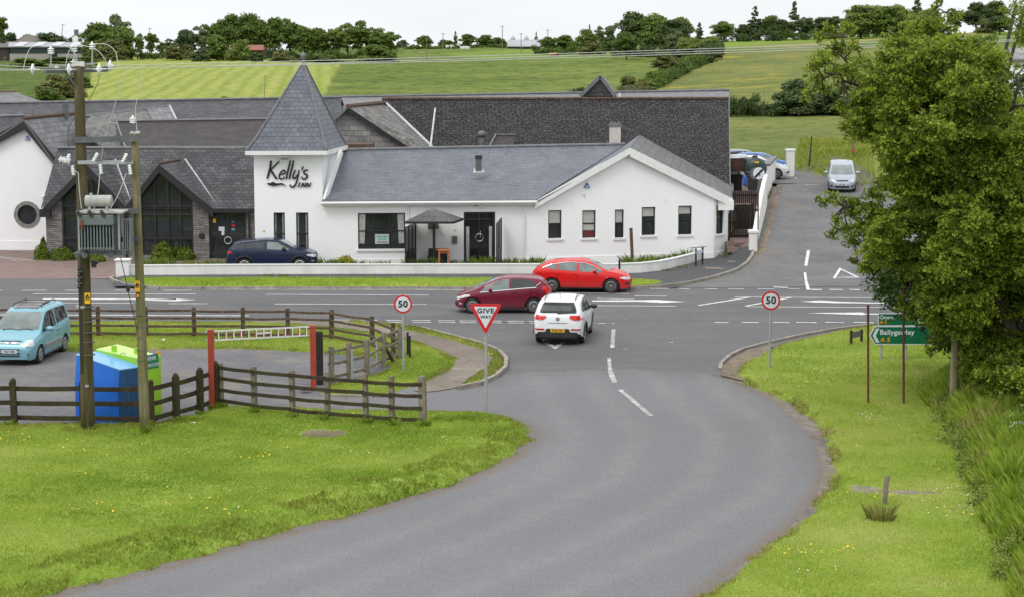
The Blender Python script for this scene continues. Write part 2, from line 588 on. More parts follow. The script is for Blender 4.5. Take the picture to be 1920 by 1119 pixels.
M['asphalt_park']=asphalt('asphalt_car_park', (0.128, 0.126, 0.133), 0.16, 0.42, (0.82, 1.14), (0.2, 0.17, 0.13), 0.3)
M['pavement']=asphalt('asphalt_pavement', (0.07, 0.07, 0.072), 0.12, 0.3, (0.85, 1.15))
M['path']=asphalt('worn_path', (0.2, 0.165, 0.14), 0.2, 0.3, (0.75, 1.15), (0.12, 0.12, 0.07))
M['kerb']=plain('kerb_concrete', (0.27, 0.24, 0.2), 0.9, var=0.3, scale=2.5, bump=0.3)
M['gravel']=asphalt('gravelly_edge', (0.17, 0.15, 0.13), 0.3, 0.6, (0.7, 1.25), (0.2, 0.15, 0.09))
M['soil']=asphalt('bare_soil', (0.17, 0.13, 0.095), 0.35, 0.5, (0.7, 1.3), (0.2, 0.16, 0.08))
M['white']=render_white('white_render', (0.86, 0.86, 0.87), 0.04)
M['white_wall']=render_white('white_painted_wall', (0.78, 0.77, 0.75), 0.22)
M['white_trim']=plain('white_trim', (0.74, 0.74, 0.73), 0.5, var=0.05)
M['slate_blue']=slate('slate_blue', (0.13, 0.14, 0.165), (0.17, 0.18, 0.2), (0.07, 0.075, 0.09), 0.3, 0.17, 0.0, big=0.16, rough=0.5)
M['slate_tower']=slate('slate_tower', (0.105, 0.115, 0.14), (0.145, 0.155, 0.175), (0.065, 0.072, 0.086), 0.28, 0.25, 0.0, big=0.14, rough=0.5, ms=0.012)
M['slate_grey']=slate('slate_grey', (0.045, 0.045, 0.049), (0.088, 0.088, 0.093), (0.025, 0.025, 0.027), 0.34, 0.27, 0.25, big=0.28, ms=0.022)
M['slate_light']=slate('slate_light', (0.13, 0.13, 0.14), (0.2, 0.2, 0.2), (0.05, 0.05, 0.052), 0.5, 0.32, 0.25, big=0.3)
M['slate_dark']=slate('slate_dark', (0.015, 0.0135, 0.014), (0.038, 0.035, 0.035), (0.003, 0.003, 0.003), 0.5, 0.36, 0.6, (0.24, 0.24, 0.23), big=0.32, ms=0.04, rough=0.85)
M['slate_brown']=slate('slate_brown', (0.03, 0.024, 0.023), (0.055, 0.046, 0.043), (0.02, 0.018, 0.017), 0.36, 0.24, 0.3, (0.2, 0.19, 0.17), big=0.3)
M['slate_moss']=slate('slate_mossy', (0.1, 0.1, 0.1), (0.2, 0.2, 0.19), (0.03, 0.028, 0.026), 0.4, 0.25, 0.4, big=0.4, moss=0.45)
M['slate_hung']=slate('hung_slate_wall', (0.17, 0.165, 0.165), (0.3, 0.29, 0.28), (0.1, 0.095, 0.09), 0.46, 0.3, 0.2, big=0.3)
M['slate_barge']=slate('slate_weathered', (0.09, 0.09, 0.088), (0.13, 0.13, 0.125), (0.05, 0.05, 0.05), 0.6, 0.45, 0.2, big=0.25)
M['lead']=plain('lead_flashing', (0.14, 0.14, 0.15), 0.55, var=0.25, scale=3)
M['lead_light']=plain('lead_light', (0.42, 0.42, 0.43), 0.55, var=0.25, scale=3)
M['ridge_moss']=plain('mossy_ridge_tile', (0.1, 0.06, 0.04), 0.95, var=0.5, scale=5, bump=0.5)
M['black_trim']=plain('black_trim', (0.013, 0.013, 0.015), 0.45, var=0.2)
M['black_letter']=plain('black_lettering', (0.006, 0.006, 0.007), 0.4, var=0.1)
M['glass']=glassy('window_glass')
M['glass_lite']=glassy('window_glass_blind', (0.2, 0.21, 0.2), 0.12)
M['blind']=plain('roller_blind', (0.42, 0.42, 0.4), 0.4, var=0.1)
M['curtain']=plain('curtain_cloth', (0.5, 0.5, 0.48), 0.6, var=0.2, scale=9)
M['rust']=plain('rusty_steel', (0.13, 0.045, 0.025), 0.8, var=0.35, scale=12)
M['red_paint']=plain('dull_red_paint', (0.36, 0.045, 0.025), 0.55, var=0.15, scale=5)
M['white_paint']=plain('white_paint', (0.75, 0.74, 0.72), 0.5, var=0.15, scale=5)
M['line']=asphalt('road_paint', (0.66, 0.65, 0.63), 0.2, 0.2, (0.75, 1.05), None, 1.2)
M['line_worn']=asphalt('worn_road_paint', (0.42, 0.41, 0.4), 0.35, 0.35, (0.6, 1.15), None, 1.8)
M['galv']=plain('galvanised_steel', (0.36, 0.37, 0.38), 0.5, 0.3, var=0.15, scale=8)
M['steel_dark']=plain('grey_steel', (0.11, 0.115, 0.12), 0.55, 0.2, var=0.25, scale=4)
M['trafo']=plain('transformer_paint', (0.125, 0.15, 0.155), 0.55, var=0.2, scale=2.5)
M['trafo_light']=plain('transformer_light', (0.36, 0.36, 0.33), 0.6, var=0.35, scale=4)
M['porcelain']=plain('porcelain', (0.75, 0.76, 0.74), 0.2, var=0.12, scale=20)
M['bushing']=plain('brown_bushing', (0.03, 0.02, 0.018), 0.25, var=0.2)
M['wire']=plain('aluminium_wire', (0.5, 0.5, 0.49), 0.5, 0.2, var=0.1)
M['black_plastic']=plain('black_plastic', (0.02, 0.02, 0.022), 0.5, var=0.2)
M['rubber']=plain('tyre_rubber', (0.022, 0.022, 0.022), 0.85, var=0.2)
M['alloy']=plain('alloy_rim', (0.5, 0.5, 0.5), 0.35, 0.6, var=0.1)
M['alloy_dark']=plain('alloy_rim_dark', (0.1, 0.1, 0.1), 0.4, 0.4, var=0.1)
M['chrome']=plain('chrome', (0.62, 0.62, 0.63), 0.18, 0.9, var=0.05)
M['lamp_clear']=plain('lamp_clear', (0.62, 0.64, 0.66), 0.08, 0.3, var=0.3, scale=14)
M['lamp_red']=plain('lamp_red', (0.55, 0.012, 0.01), 0.12, var=0.25, scale=14)
M['car_glass']=glassy('car_glass', (0.02, 0.024, 0.024), 0.03, 0.6)
M['rear_glass']=glassy('car_rear_glass', (0.03, 0.036, 0.036), 0.12, 0.12)
M['car_glass_light']=glassy('car_glass_light', (0.13, 0.155, 0.15), 0.05, 0.6)
M['sign_red']=plain('sign_red', (0.55, 0.008, 0.015), 0.35, var=0.08)
M['sign_white']=plain('sign_white', (0.62, 0.65, 0.72), 0.35, var=0.04)
M['sign_green']=plain('sign_green', (0.005, 0.13, 0.06), 0.35, var=0.12)
M['sign_orange']=plain('sign_orange', (0.75, 0.3, 0.01), 0.4, var=0.08)
M['sign_yellow']=plain('sign_yellow', (0.75, 0.42, 0.01), 0.4, var=0.1)
M['sign_blue']=plain('sign_blue', (0.05, 0.13, 0.32), 0.4, var=0.1)
M['teal']=plain('teal_print', (0.1, 0.35, 0.33), 0.5, var=0.2)
M['blue_bin']=plain('blue_steel', (0.006, 0.13, 0.6), 0.5, var=0.12, scale=1.6)
M['blue_stained']=woody('blue_steel_stained', (0.03, 0.05, 0.07), (0.03, 0.09, 0.2), (0.02, 0.14, 0.42), (9, 9, 0.6), 0.6)
M['green_bin']=plain('lime_steel', (0.3, 0.56, 0.03), 0.5, var=0.1, scale=1.6)
M['orange_wood']=plain('orange_wood', (0.42, 0.15, 0.05), 0.5, var=0.2, scale=8)
M['stone']=None
M['wood_dark']=woody('fence_wood_dark', (0.022, 0.016, 0.011), (0.045, 0.032, 0.022), (0.085, 0.062, 0.042), (7, 7, 7), green=(0.055, 0.055, 0.02))
M['wood_grey']=woody('fence_wood_grey', (0.12, 0.1, 0.07), (0.2, 0.175, 0.13), (0.27, 0.24, 0.18), (7, 7, 4))
M['wood_brown']=woody('fence_wood_brown', (0.05, 0.032, 0.022), (0.1, 0.068, 0.048), (0.17, 0.13, 0.1), (5, 5, 5))
M['pole_wood']=woody('pole_wood', (0.045, 0.034, 0.018), (0.09, 0.07, 0.038), (0.15, 0.125, 0.075), (10, 10, 1.0), green=(0.06, 0.06, 0.016))
M['pole_wood_light']=woody('pole_wood_light', (0.1, 0.085, 0.045), (0.19, 0.165, 0.095), (0.29, 0.26, 0.17), (10, 10, 0.8), green=(0.12, 0.12, 0.035))
M['gate_wood']=woody('gate_wood', (0.012, 0.009, 0.008), (0.022, 0.017, 0.015), (0.035, 0.028, 0.024), (8, 8, 1.5))
M['bark']=woody('bark', (0.03, 0.024, 0.018), (0.065, 0.053, 0.04), (0.14, 0.12, 0.095), (9, 9, 3))
M['bark_dark']=woody('bark_dark', (0.025, 0.02, 0.016), (0.05, 0.042, 0.034), (0.085, 0.075, 0.06), (5, 5, 2))
def stone_mat():
 m, t, b=nodes_of('stone_cladding')
 uv=t.nodes.new('ShaderNodeTexCoord').outputs['UV']
 br=t.nodes.new('ShaderNodeTexBrick')
 br.inputs['Scale'].default_value=1.0
 br.inputs['Brick Width'].default_value=0.42
 br.inputs['Row Height'].default_value=0.11
 br.inputs['Mortar Size'].default_value=0.012
 br.inputs['Color1'].default_value=(0.13, 0.125, 0.12, 1)
 br.inputs['Color2'].default_value=(0.26, 0.25, 0.24, 1)
 br.inputs['Mortar'].default_value=(0.07, 0.065, 0.06, 1)
 br.squash=1.3;br.squash_frequency=3
 t.links.new(uv, br.inputs['Vector'])
 n=noise_of(t, 2.2, 4, stretch(t, uv, (1, 4, 1)), 0.7)
 r=ramp_of(t, [(0.58, (0, )*3), (0.68, (0.7, )*3)])
 t.links.new(n.outputs[0], r.inputs[0])
 col=mixc(t, r.outputs[0], br.outputs[0], (0.26, 0.17, 0.1))
 n2=noise_of(t, 12, 4, uv)
 r2=ramp_of(t, [(0.3, (0.75, )*3), (0.7, (1.25, )*3)])
 t.links.new(n2.outputs[0], r2.inputs[0])
 col=mixc(t, 1.0, col, r2.outputs[0], 'MULTIPLY')
 t.links.new(col, b.inputs['Base Color'])
 b.inputs['Roughness'].default_value=0.9
 iv=t.nodes.new('ShaderNodeMath');iv.operation='SUBTRACT';iv.inputs[0].default_value=1
 t.links.new(br.outputs['Fac'], iv.inputs[1])
 bump_of(t, b, iv.outputs[0], 0.6, 0.03)
 return m
M['stone']=stone_mat()
def block_paving():
 m, t, b=nodes_of('block_paving')
 g=t.nodes.new('ShaderNodeNewGeometry').outputs['Position']
 br=t.nodes.new('ShaderNodeTexBrick')
 br.inputs['Scale'].default_value=1.0
 br.inputs['Brick Width'].default_value=0.4
 br.inputs['Row Height'].default_value=0.2
 br.inputs['Mortar Size'].default_value=0.01
 br.inputs['Color1'].default_value=(0.19, 0.13, 0.115, 1)
 br.inputs['Color2'].default_value=(0.24, 0.165, 0.145, 1)
 br.inputs['Mortar'].default_value=(0.13, 0.1, 0.09, 1)
 t.links.new(g, br.inputs['Vector'])
 n=noise_of(t, 0.9, 5, g, 0.65)
 r=ramp_of(t, [(0.3, (0.82, )*3), (0.7, (1.15, )*3)])
 t.links.new(n.outputs[0], r.inputs[0])
 col=mixc(t, 1.0, br.outputs[0], r.outputs[0], 'MULTIPLY')
 t.links.new(col, b.inputs['Base Color'])
 b.inputs['Roughness'].default_value=0.9
 return m
M['paving']=block_paving()
# ==== GROUND
def inpoly(x, y, P):
 x=np.asarray(x);y=np.asarray(y)
 ins=np.zeros(x.shape, bool)
 n=len(P)
 for i in range(n):
  x1, y1=P[i];x2, y2=P[(i+1)%n]
  c=((y1>y)!=(y2>y))
  with np.errstate(divide='ignore', invalid='ignore'):
   xi=(x2-x1)*(y-y1)/(y2-y1+1e-12)+x1
  ins^=c&(x<xi)
 return ins
def segdist(x, y, P, closed=True):
 x=np.asarray(x);y=np.asarray(y)
 d=np.full(x.shape, 1e9)
 n=len(P)
 for i in range(n if closed else n-1):
  x1, y1=P[i];x2, y2=P[(i+1)%n]
  dx, dy=x2-x1, y2-y1
  t=np.clip(((x-x1)*dx+(y-y1)*dy)/(dx*dx+dy*dy+1e-12), 0, 1)
  d=np.minimum(d, np.hypot(x-x1-t*dx, y-y1-t*dy))
 return d
def sdist(x, y, P):
 d=segdist(x, y, P)
 return np.where(inpoly(x, y, P), d, -d)
def wave(x, y, s=1.0, seed=0):
 r=np.random.default_rng(seed)
 z=0
 for k in range(9):
  f=s*1.55**k
  a, p, q=r.uniform(0, 6.28, 3)
  z=z+0.72**k*np.sin((x*math.cos(a)+y*math.sin(a))*f+p+1.3*np.sin((x*math.cos(q)-y*math.sin(q))*f*.6))
 return z/2.6
def smooth_poly(P, it=2):
 P=[tuple(p)for p in P]
 for _ in range(it):
  Q=[]
  for i in range(len(P)):
   a, b=P[i], P[(i+1)%len(P)]
   Q.append((a[0]*.75+b[0]*.25, a[1]*.75+b[1]*.25))
   Q.append((a[0]*.25+b[0]*.75, a[1]*.25+b[1]*.75))
  P=Q
 return P
def GP(pts):
 return[(G(u, v).x, G(u, v).y)for u, v in pts]
def GHP(pts):
 out=[]
 for u, v in pts:
  p=Gh(u, v);out.append((p.x, p.y))
 return out
def clip_half(P, ax, val, keep_less):
 out=[]
 n=len(P)
 for i in range(n):
  a, b=P[i], P[(i+1)%n]
  ia=(a[ax]<=val)if keep_less else(a[ax]>=val)
  ib=(b[ax]<=val)if keep_less else(b[ax]>=val)
  if ia:out.append(a)
  if ia!=ib:
   t=(val-a[ax])/(b[ax]-a[ax])
   out.append((a[0]+(b[0]-a[0])*t, a[1]+(b[1]-a[1])*t))
 return out
def tri_poly(P):
 return tessellate_polygon([[Vector((p[0], p[1], 0))for p in P]])
def sheet(name, P, dz, mat, cell=None, kind='structure'):
 """road surface: flat polygon, or draped over the ground in cells"""
 mb=MB()
 if cell is None:
  vs=[(x, y, dz)for x, y in P]
  for t in tri_poly(P):
   a, b, c=[Vector(vs[i])for i in t]
   if(b-a).cross(c-a).z<0:t=(t[0], t[2], t[1])
   mb.add([vs[i]for i in t], [(0, 1, 2)])
 else:
  xs=[p[0]for p in P];ys=[p[1]for p in P]
  y=math.floor(min(ys)/cell)*cell
  while y<max(ys):
   S=clip_half(clip_half(P, 1, y, False), 1, y+cell, True)
   if len(S)>2:
    x=math.floor(min(p[0]for p in S)/cell)*cell
    xm=max(p[0]for p in S)
    while x<xm:
     Q=clip_half(clip_half(S, 0, x, False), 0, x+cell, True)
     Q2=[]
     for q in Q:
      if not Q2 or math.dist(q, Q2[-1])>1e-5:Q2.append(q)
     if len(Q2)>2 and math.dist(Q2[0], Q2[-1])<1e-5:Q2.pop()
     if len(Q2)>2:
      ar=sum(Q2[i][0]*Q2[(i+1)%len(Q2)][1]-Q2[(i+1)%len(Q2)][0]*Q2[i][1]for i in range(len(Q2)))
      if abs(ar)>1e-6:
       if ar<0:Q2.reverse()
       X=np.array([q[0]for q in Q2]);Yq=np.array([q[1]for q in Q2])
       Z=hgt(X, Yq)+dz
       mb.add([(X[i], Yq[i], Z[i])for i in range(len(Q2))], [tuple(range(len(Q2)))])
     x+=cell
   y+=cell
 o=mb.build(name, mat)
 tag(o, kind=kind)
 return o
# ---- terrain: one sheet from under the camera to beyond the skyline
gu=np.concatenate([np.linspace(-900, -60, 40), np.linspace(-50, 1980, 250), np.linspace(2000, 2800, 30)])
gD=np.concatenate([np.linspace(15, 115, 60), np.linspace(116, 240, 80), np.geomspace(243, 3000, 150)])
UU, DD=np.meshgrid(gu, gD)
X=(UU-960)/FPX*DD
Xn=np.where(DD<118, (UU-960)/FPX*118*(0.5+0.5*DD/118), X)
Z=hgt(Xn, DD)
Z=Z-0.14*(1-sstep(DD, 117, 121))
far=sstep(DD, 140, 200)
Z=Z+far*(0.25*wave(Xn, DD, 0.06, 3)+0.06*wave(Xn, DD, 0.5, 5))*np.clip(DD/300, .4, 1.5)
nr, nc=UU.shape
V=np.stack([Xn, DD, Z], -1).reshape(-1, 3)
idx=np.arange(nr*nc).reshape(nr, nc)
Fq=np.stack([idx[:-1, :-1], idx[:-1, 1:], idx[1:, 1:], idx[1:, :-1]], -1).reshape(-1, 4)
def field_ground():
 m, t, b=nodes_of('hill_fields')
 g=t.nodes.new('ShaderNodeNewGeometry').outputs['Position']
 def att(n):
  a=t.nodes.new('ShaderNodeAttribute');a.attribute_name=n
  return a.outputs['Fac']
 n=noise_of(t, 0.045, 9, g, 0.66)
 past=ramp_of(t, [(0.3, (0.085, 0.12, 0.02)), (0.5, (0.125, 0.17, 0.03)), (0.68, (0.18, 0.21, 0.05))])
 t.links.new(n.outputs[0], past.inputs[0])
 nt_=noise_of(t, 0.35, 5, stretch(t, g, (1, .5, 1)), 0.7)
 rt=ramp_of(t, [(0.38, (0.5, 0.58, 0.45)), (0.5, (1, 1, 1))])
 t.links.new(nt_.outputs[0], rt.inputs[0])
 past_c=mixc(t, 1.0, past.outputs[0], rt.outputs[0], 'MULTIPLY')
 nq=noise_of(t, 0.9, 6, stretch(t, g, (1, .45, 1)), 0.75)
 rq=ramp_of(t, [(0.34, (0.5, 0.62, 0.5)), (0.48, (1, 1, 1)), (0.68, (1.15, 1.06, 1.0))])
 t.links.new(nq.outputs[0], rq.inputs[0])
 w=t.nodes.new('ShaderNodeTexWave')
 w.wave_type='BANDS';w.bands_direction='X'
 w.inputs['Scale'].default_value=0.11
 w.inputs['Distortion'].default_value=3.0
 w.inputs['Detail'].default_value=4
 w.inputs['Detail Scale'].default_value=1.2
 mpn=t.nodes.new('ShaderNodeMapping')
 mpn.inputs['Rotation'].default_value=(0, 0, math.radians(-5.7))
 t.links.new(g, mpn.inputs[0]);t.links.new(mpn.outputs[0], w.inputs['Vector'])
 hay=ramp_of(t, [(0.0, (0.215, 0.265, 0.045)), (0.4, (0.255, 0.29, 0.065)), (0.8, (0.29, 0.31, 0.08))])
 t.links.new(w.outputs[0], hay.inputs[0])
 nh=noise_of(t, 0.5, 6, stretch(t, mpn.outputs[0], (1, 0.08, 1)), 0.7)
 rh=ramp_of(t, [(0.35, (0.88, 0.92, 0.86)), (0.65, (1.06, 1.05, 1.06))])
 t.links.new(nh.outputs[0], rh.inputs[0])
 hay_c=mixc(t, 1.0, hay.outputs[0], rh.outputs[0], 'MULTIPLY')
 n2=noise_of(t, 0.08, 8, stretch(t, g, (1, .5, 1)), 0.7)
 mead=ramp_of(t, [(0.35, (0.1, 0.13, 0.03)), (0.52, (0.145, 0.165, 0.045)), (0.68, (0.21, 0.2, 0.055))])
 t.links.new(n2.outputs[0], mead.inputs[0])
 nb=noise_of(t, 0.05, 6, g, 0.7)
 rb=ramp_of(t, [(0.52, (0, 0, 0)), (0.62, (0.75, 0.75, 0.75))])
 t.links.new(nb.outputs[0], rb.inputs[0])
 ab=t.nodes.new('ShaderNodeMath');ab.operation='MULTIPLY'
 t.links.new(rb.outputs[0], ab.inputs[0]);t.links.new(att('butter'), ab.inputs[1])
 mead_c=mixc(t, ab.outputs[0], mead.outputs[0], (0.42, 0.34, 0.03))
 n3=noise_of(t, 0.16, 7, g, 0.72)
 scr=ramp_of(t, [(0.35, (0.045, 0.075, 0.015)), (0.55, (0.085, 0.13, 0.022)), (0.7, (0.15, 0.17, 0.05))])
 t.links.new(n3.outputs[0], scr.inputs[0])
 brt=ramp_of(t, [(0.3, (0.13, 0.2, 0.025)), (0.7, (0.19, 0.26, 0.04))])
 t.links.new(n2.outputs[0], brt.inputs[0])
 c=mixc(t, att('hay'), past_c, hay_c)
 c=mixc(t, att('mead'), c, mead_c)
 c=mixc(t, att('scrub'), c, scr.outputs[0])
 c=mixc(t, 1.0, c, rq.outputs[0], 'MULTIPLY')
 c=mixc(t, att('bright'), c, brt.outputs[0])
 c=mixc(t, att('straw'), c, (0.3, 0.26, 0.1))
 nf=noise_of(t, 5.0, 6, g, 0.75)
 rf=ramp_of(t, [(0.3, (0.8, )*3), (0.7, (1.2, )*3)])
 t.links.new(nf.outputs[0], rf.inputs[0])
 c=mixc(t, 1.0, c, rf.outputs[0], 'MULTIPLY')
 t.links.new(c, b.inputs['Base Color'])
 b.inputs['Roughness'].default_value=0.95
 b.inputs['Specular IOR Level'].default_value=0.1
 bump_of(t, b, nt_.outputs[0], 0.8, 0.5)
 return m
ter=np_mesh('ground', V, Fq, field_ground(), smooth=True)
tag(ter, kind='structure')
vv=VH+FPX*(CH-V[:, 2])/V[:, 1]
uu=960+FPX*V[:, 0]/V[:, 1]
fh=(V[:, 1]>120)
def mask(P, soft=2.5):
 return sstep(sdist(uu, vv, P), -soft, soft)*fh
jag=3*np.sin(uu*.13)+2*np.sin(uu*.37+1)
hay=mask([(150, 230), (162, 175), (188, 106), (400, 108), (640, 119), (605, 187), (590, 230)])
scrub=mask([(-1000, 60), (186, 60), (186, 108), (160, 180), (146, 240), (-1000, 240)])
scrub=np.maximum(scrub, mask([(-1000, 60), (760, 60), (760, 100), (640, 116), (400, 107), (186, 107), (-1000, 100)])*.8)
mead=mask([(1010, 235), (1200, 175), (1290, 130), (1345, 100), (1480, 90), (2900, 80), (2900, 330), (1380, 330)])
bright=mask([(1300, 60), (2900, 40), (2900, 72), (1650, 72), (1480, 82), (1340, 92)])*(1-.6*(uu>1700))
bright=np.maximum(bright, mask([(830, 100), (1000, 92), (1250, 94), (1250, 102), (900, 112)])*.8)
bank=mask([(1488, 352), (1488, 268), (1560, 262), (1700, 262), (1700, 360)], 6)
bright=np.maximum(bright, bank*(V[:, 1]<150)*.35)
straw=mask([(1330, 92), (1490, 83), (1650, 72), (1650, 76), (1490, 89)], 2)*.7
straw=np.maximum(straw, mask([(1760, 56), (1850, 52), (1850, 66), (1760, 68)], 3)*.8)
butter=mask([(1010, 235), (1200, 175), (1290, 130), (1345, 100), (1420, 110), (1480, 150), (1480, 185), (1380, 200)], 14)
butter=np.maximum(butter, mask([(860, 108), (1000, 90), (1250, 94), (1250, 104), (1000, 108)], 4))
me=ter.data
for nme, arr in(('hay', hay), ('scrub', scrub), ('mead', mead), ('bright', bright), ('straw', straw), ('butter', butter)):
 a=me.attributes.new(nme, 'FLOAT', 'POINT')
 a.data.foreach_set('value', arr.astype(np.float32))
# ---- roads (all seen straight from where they lie in the photograph)
sheet('main_road', GP([(-2000, 515), (60, 522), (212, 524), (300, 526), (1250, 531), (1330, 515), (1380, 503), (2000, 505), (4200, 520), (4200, 700), (2000, 745), (1380, 745), (940, 745), (-300, 745), (-2000, 760)]), 0.002, M['asphalt'])
near_road=GP([(600, 735), (760, 728), (900, 716), (965, 699), (1060, 696), (1180, 692), (1270, 697), (1345, 700), (1400, 712), (1700, 850), (1800, 1500), (900, 2300), (-900, 1600), (-300, 1000), (300, 900), (300, 738)])
def road_grid(name, P, dz, mat, centre, offs, cell=.3, seam=None):
 x0, x1=max(min(p[0]for p in P), -24), min(max(p[0]for p in P), 24);y0, y1=max(min(p[1]for p in P), 26), max(p[1]for p in P)
 XX, YY=np.meshgrid(np.arange(x0, x1, cell), np.arange(y0, y1+cell, cell))
 d=sdist(XX, YY, P)
 n, m_=XX.shape
 idn=np.arange(n*m_).reshape(n, m_);ok=d>-cell*.75
 q=ok[:-1, :-1]&ok[:-1, 1:]&ok[1:, 1:]&ok[1:, :-1]
 Fq_=np.stack([idn[:-1, :-1], idn[:-1, 1:], idn[1:, 1:], idn[1:, :-1]], -1)[q]
 o=np_mesh(name, np.stack([XX, YY, XX*0+dz], -1).reshape(-1, 3), Fq_, mat)
 dc=segdist(XX, YY, centre, False)
 tr=sum(np.exp(-((dc-k)/.38)**2)for k in offs)
 de=np.minimum(sdist(XX, YY, v5)*-1, sdist(XX, YY, v1)*-1)
 A_={'track':tr, 'edge':1-sstep(de, .1, .42), 'seam':1-sstep(d, .1, 1.6)*1.0 if seam is None else(1-sstep(segdist(XX, YY, seam, False), .1, 1.8))}
 for nm, ar in A_.items():
  at=o.data.attributes.new(nm, 'FLOAT', 'POINT');at.data.foreach_set('value', np.clip(ar, 0, 1).astype(np.float32).ravel())
 return tag(o, kind='structure')
gr=GP([(1335, 703), (1385, 718), (1440, 745), (1490, 790), (1530, 830), (1545, 880), (1530, 935), (1470, 1000), (1400, 1050), (1330, 1110), (1345, 1119), (1420, 1055), (1490, 1003), (1560, 940), (1580, 860), (1560, 800), (1500, 750), (1420, 700), (1370, 690)])
sheet('gravel_edge', gr, 0.010, M['gravel'])
sheet('soil_edge', GP([(1352, 706), (1354, 688), (1372, 674), (1400, 658), (1450, 648), (1440, 665), (1410, 690), (1400, 716), (1385, 714)]), 0.05, M['soil'])
lane=GHP([(1000, 545), (1200, 541), (1262, 541), (1330, 526), (1385, 508), (1408, 488), (1413, 470), (1424, 440), (1434, 410), (1442, 380), (1450, 355)])
lane=lane[1:]+[(16.3, 117), (16.5, 124), (14.5, 130), (22, 128), (22.6, 118), (22.0, 108), (21.5, 97), (26, 90.2), (30, 87.8)]
sheet('upper_car_park', [(11.5, 116.5), (17.2, 116.5), (19.2, 130.5), (11.5, 130.5)], 0.03, M['asphalt_lane'], cell=1.0)
sheet('hill_lane', lane, 0.012, M['asphalt_lane'], cell=1.0)
park=GP([(-400, 652), (150, 652), (360, 650), (450, 652), (600, 662), (690, 700), (650, 745), (640, 775), (-400, 810)])
sheet('car_park', park, 0.010, M['asphalt_park'])
sheet('forecourt', GP([(-900, 450), (300, 452), (470, 470), (470, 518), (242, 518), (215, 523), (-900, 521)]), 0.006, M['paving'])
sheet('terrace', GP([(475, 470), (1372, 466), (1372, 482), (1240, 512), (900, 518), (475, 518)]), 0.006, M['paving'])
pave=[(212, 526), (240, 519), (600, 518), (1150, 517), (1230, 511), (1290, 499), (1325, 487), (1345, 481), (1366, 478), (1372, 466), (1412, 466), (1413, 478), (1405, 490), (1384, 507), (1330, 524), (1262, 537), (1225, 539), (1180, 543), (215, 541)]
sheet('pavement', GHP(pave), 0.10, M['pavement'], cell=1.0)
path=GP([(470, 596), (620, 602), (700, 608), (780, 617), (850, 635), (905, 651), (930, 670), (915, 698), (866, 726), (800, 737), (770, 732), (815, 708), (850, 690), (855, 676), (835, 662), (770, 645), (690, 632), (600, 618), (470, 610)])
sheet('footpath', smooth_poly(path, 1), 0.03, M['path'])
sheet('yard', GHP([(1368, 468), (1411, 466), (1413, 455), (1430, 400), (1438, 345), (1420, 300), (1372, 300)]), 0.08, M['paving'], cell=0.5)
# ---- kerbs
def kerb(pts, w=0.14, h=0.13, label=None, dz=0.0):
 mb=MB()
 P=[Gh(u, v)if True else G(u, v)for u, v in pts]
 out=[P[0]]
 for a, b in zip(P[:-1], P[1:]):
  n=max(1, int((b-a).length/0.9))
  for k in range(1, n+1):out.append(a.lerp(b, k/n))
 for a, b in zip(out[:-1], out[1:]):
  d=(b-a)*0.012
  za, zb=float(hgt(a.x, a.y)), float(hgt(b.x, b.y))
  j=random.uniform(-.008, .008)
  mb.beam((a.x+d.x, a.y+d.y, za+h/2-0.03+j+dz), (b.x-d.x, b.y-d.y, zb+h/2-0.03+j+dz), w, h+0.06)
 o=mb.build('kerb', M['kerb'])
 return tag(o, kind='structure')
kerb([(1413, 474), (1409, 484), (1400, 496), (1386, 506), (1362, 515), (1335, 523), (1300, 531), (1262, 537), (1225, 540), (1180, 543), (1000, 543), (700, 543), (300, 543), (240, 537), (213, 529), (207, 525), (214, 521.5)])
kerb([(740, 612), (790, 618), (850, 633), (905, 648), (935, 660), (949, 675), (948, 692), (930, 708), (900, 722), (860, 730)], 0.13)
kerb([(1350, 693), (1352, 682), (1368, 668), (1395, 655), (1440, 643), (1500, 630), (1560, 619), (1640, 609), (1760, 600)], 0.13, 0.08)
kerb([(600, 741), (650, 743), (700, 744), (760, 741)], 0.12, 0.06)
# ---- lane markings
lines=MB()
def bar(u0, v0, u1, v1, w, mb=lines, dz=0.014):
 a, b=Gh(u0, v0), Gh(u1, v1)
 d=(b-a);d.z=0;d.normalize();s=Vector((-d.y, d.x, 0))*w/2
 n=max(1, int((b-a).length/1.0))if max(a.y, b.y)>88 and a.x>9 else 1
 for k in range(n):
  p, q=a.lerp(b, k/n), a.lerp(b, (k+1)/n)
  c=[p+s, p-s, q-s, q+s]
  c=[Vector((r.x, r.y, float(hgt(r.x, r.y))+dz))for r in c]
  mb.poly(c if(c[1]-c[0]).cross(c[2]-c[0]).z>0 else c[::-1])
def gpoly(pts, mb=lines, dz=0.014):
 c=[Gh(u, v)for u, v in pts]
 c=[Vector((r.x, r.y, float(hgt(r.x, r.y))+dz))for r in c]
 t=tessellate_polygon([c])
 for k in t:
  q=[c[i]for i in k]
  if(q[1]-q[0]).cross(q[2]-q[0]).z<0:q.reverse()
  mb.poly(q)
W10, W15=0.14, 0.19
for a, b in((-60, 4), (42, 88), (122, 170), (216, 250), (306, 360)):bar(a, 545, b, 545, W10)
bar(62, 551.5, 367, 552, W10)
bar(397, 543.5, 760, 543.5, W10);bar(760, 543.5, 870, 544, W10);bar(930, 545, 1010, 546, W10)
bar(498, 552.5, 804, 554, W10)
bar(1040, 549, 1180, 551, W10)
gpoly([(80, 560), (80, 562), (330, 562.5), (330, 560.5)])
gpoly([(270, 562.6), (330, 560.5), (330, 565), (290, 564.4)]);gpoly([(330, 560.5), (369, 562.8), (330, 565)])
bar(316, 569.5, 390, 569.5, W10);bar(515, 570, 800, 571, W10);bar(60, 568, 250, 569, W10)
bar(-60, 590, 467, 592, W15)
bar(1190, 555.5, 1250, 556, W10)
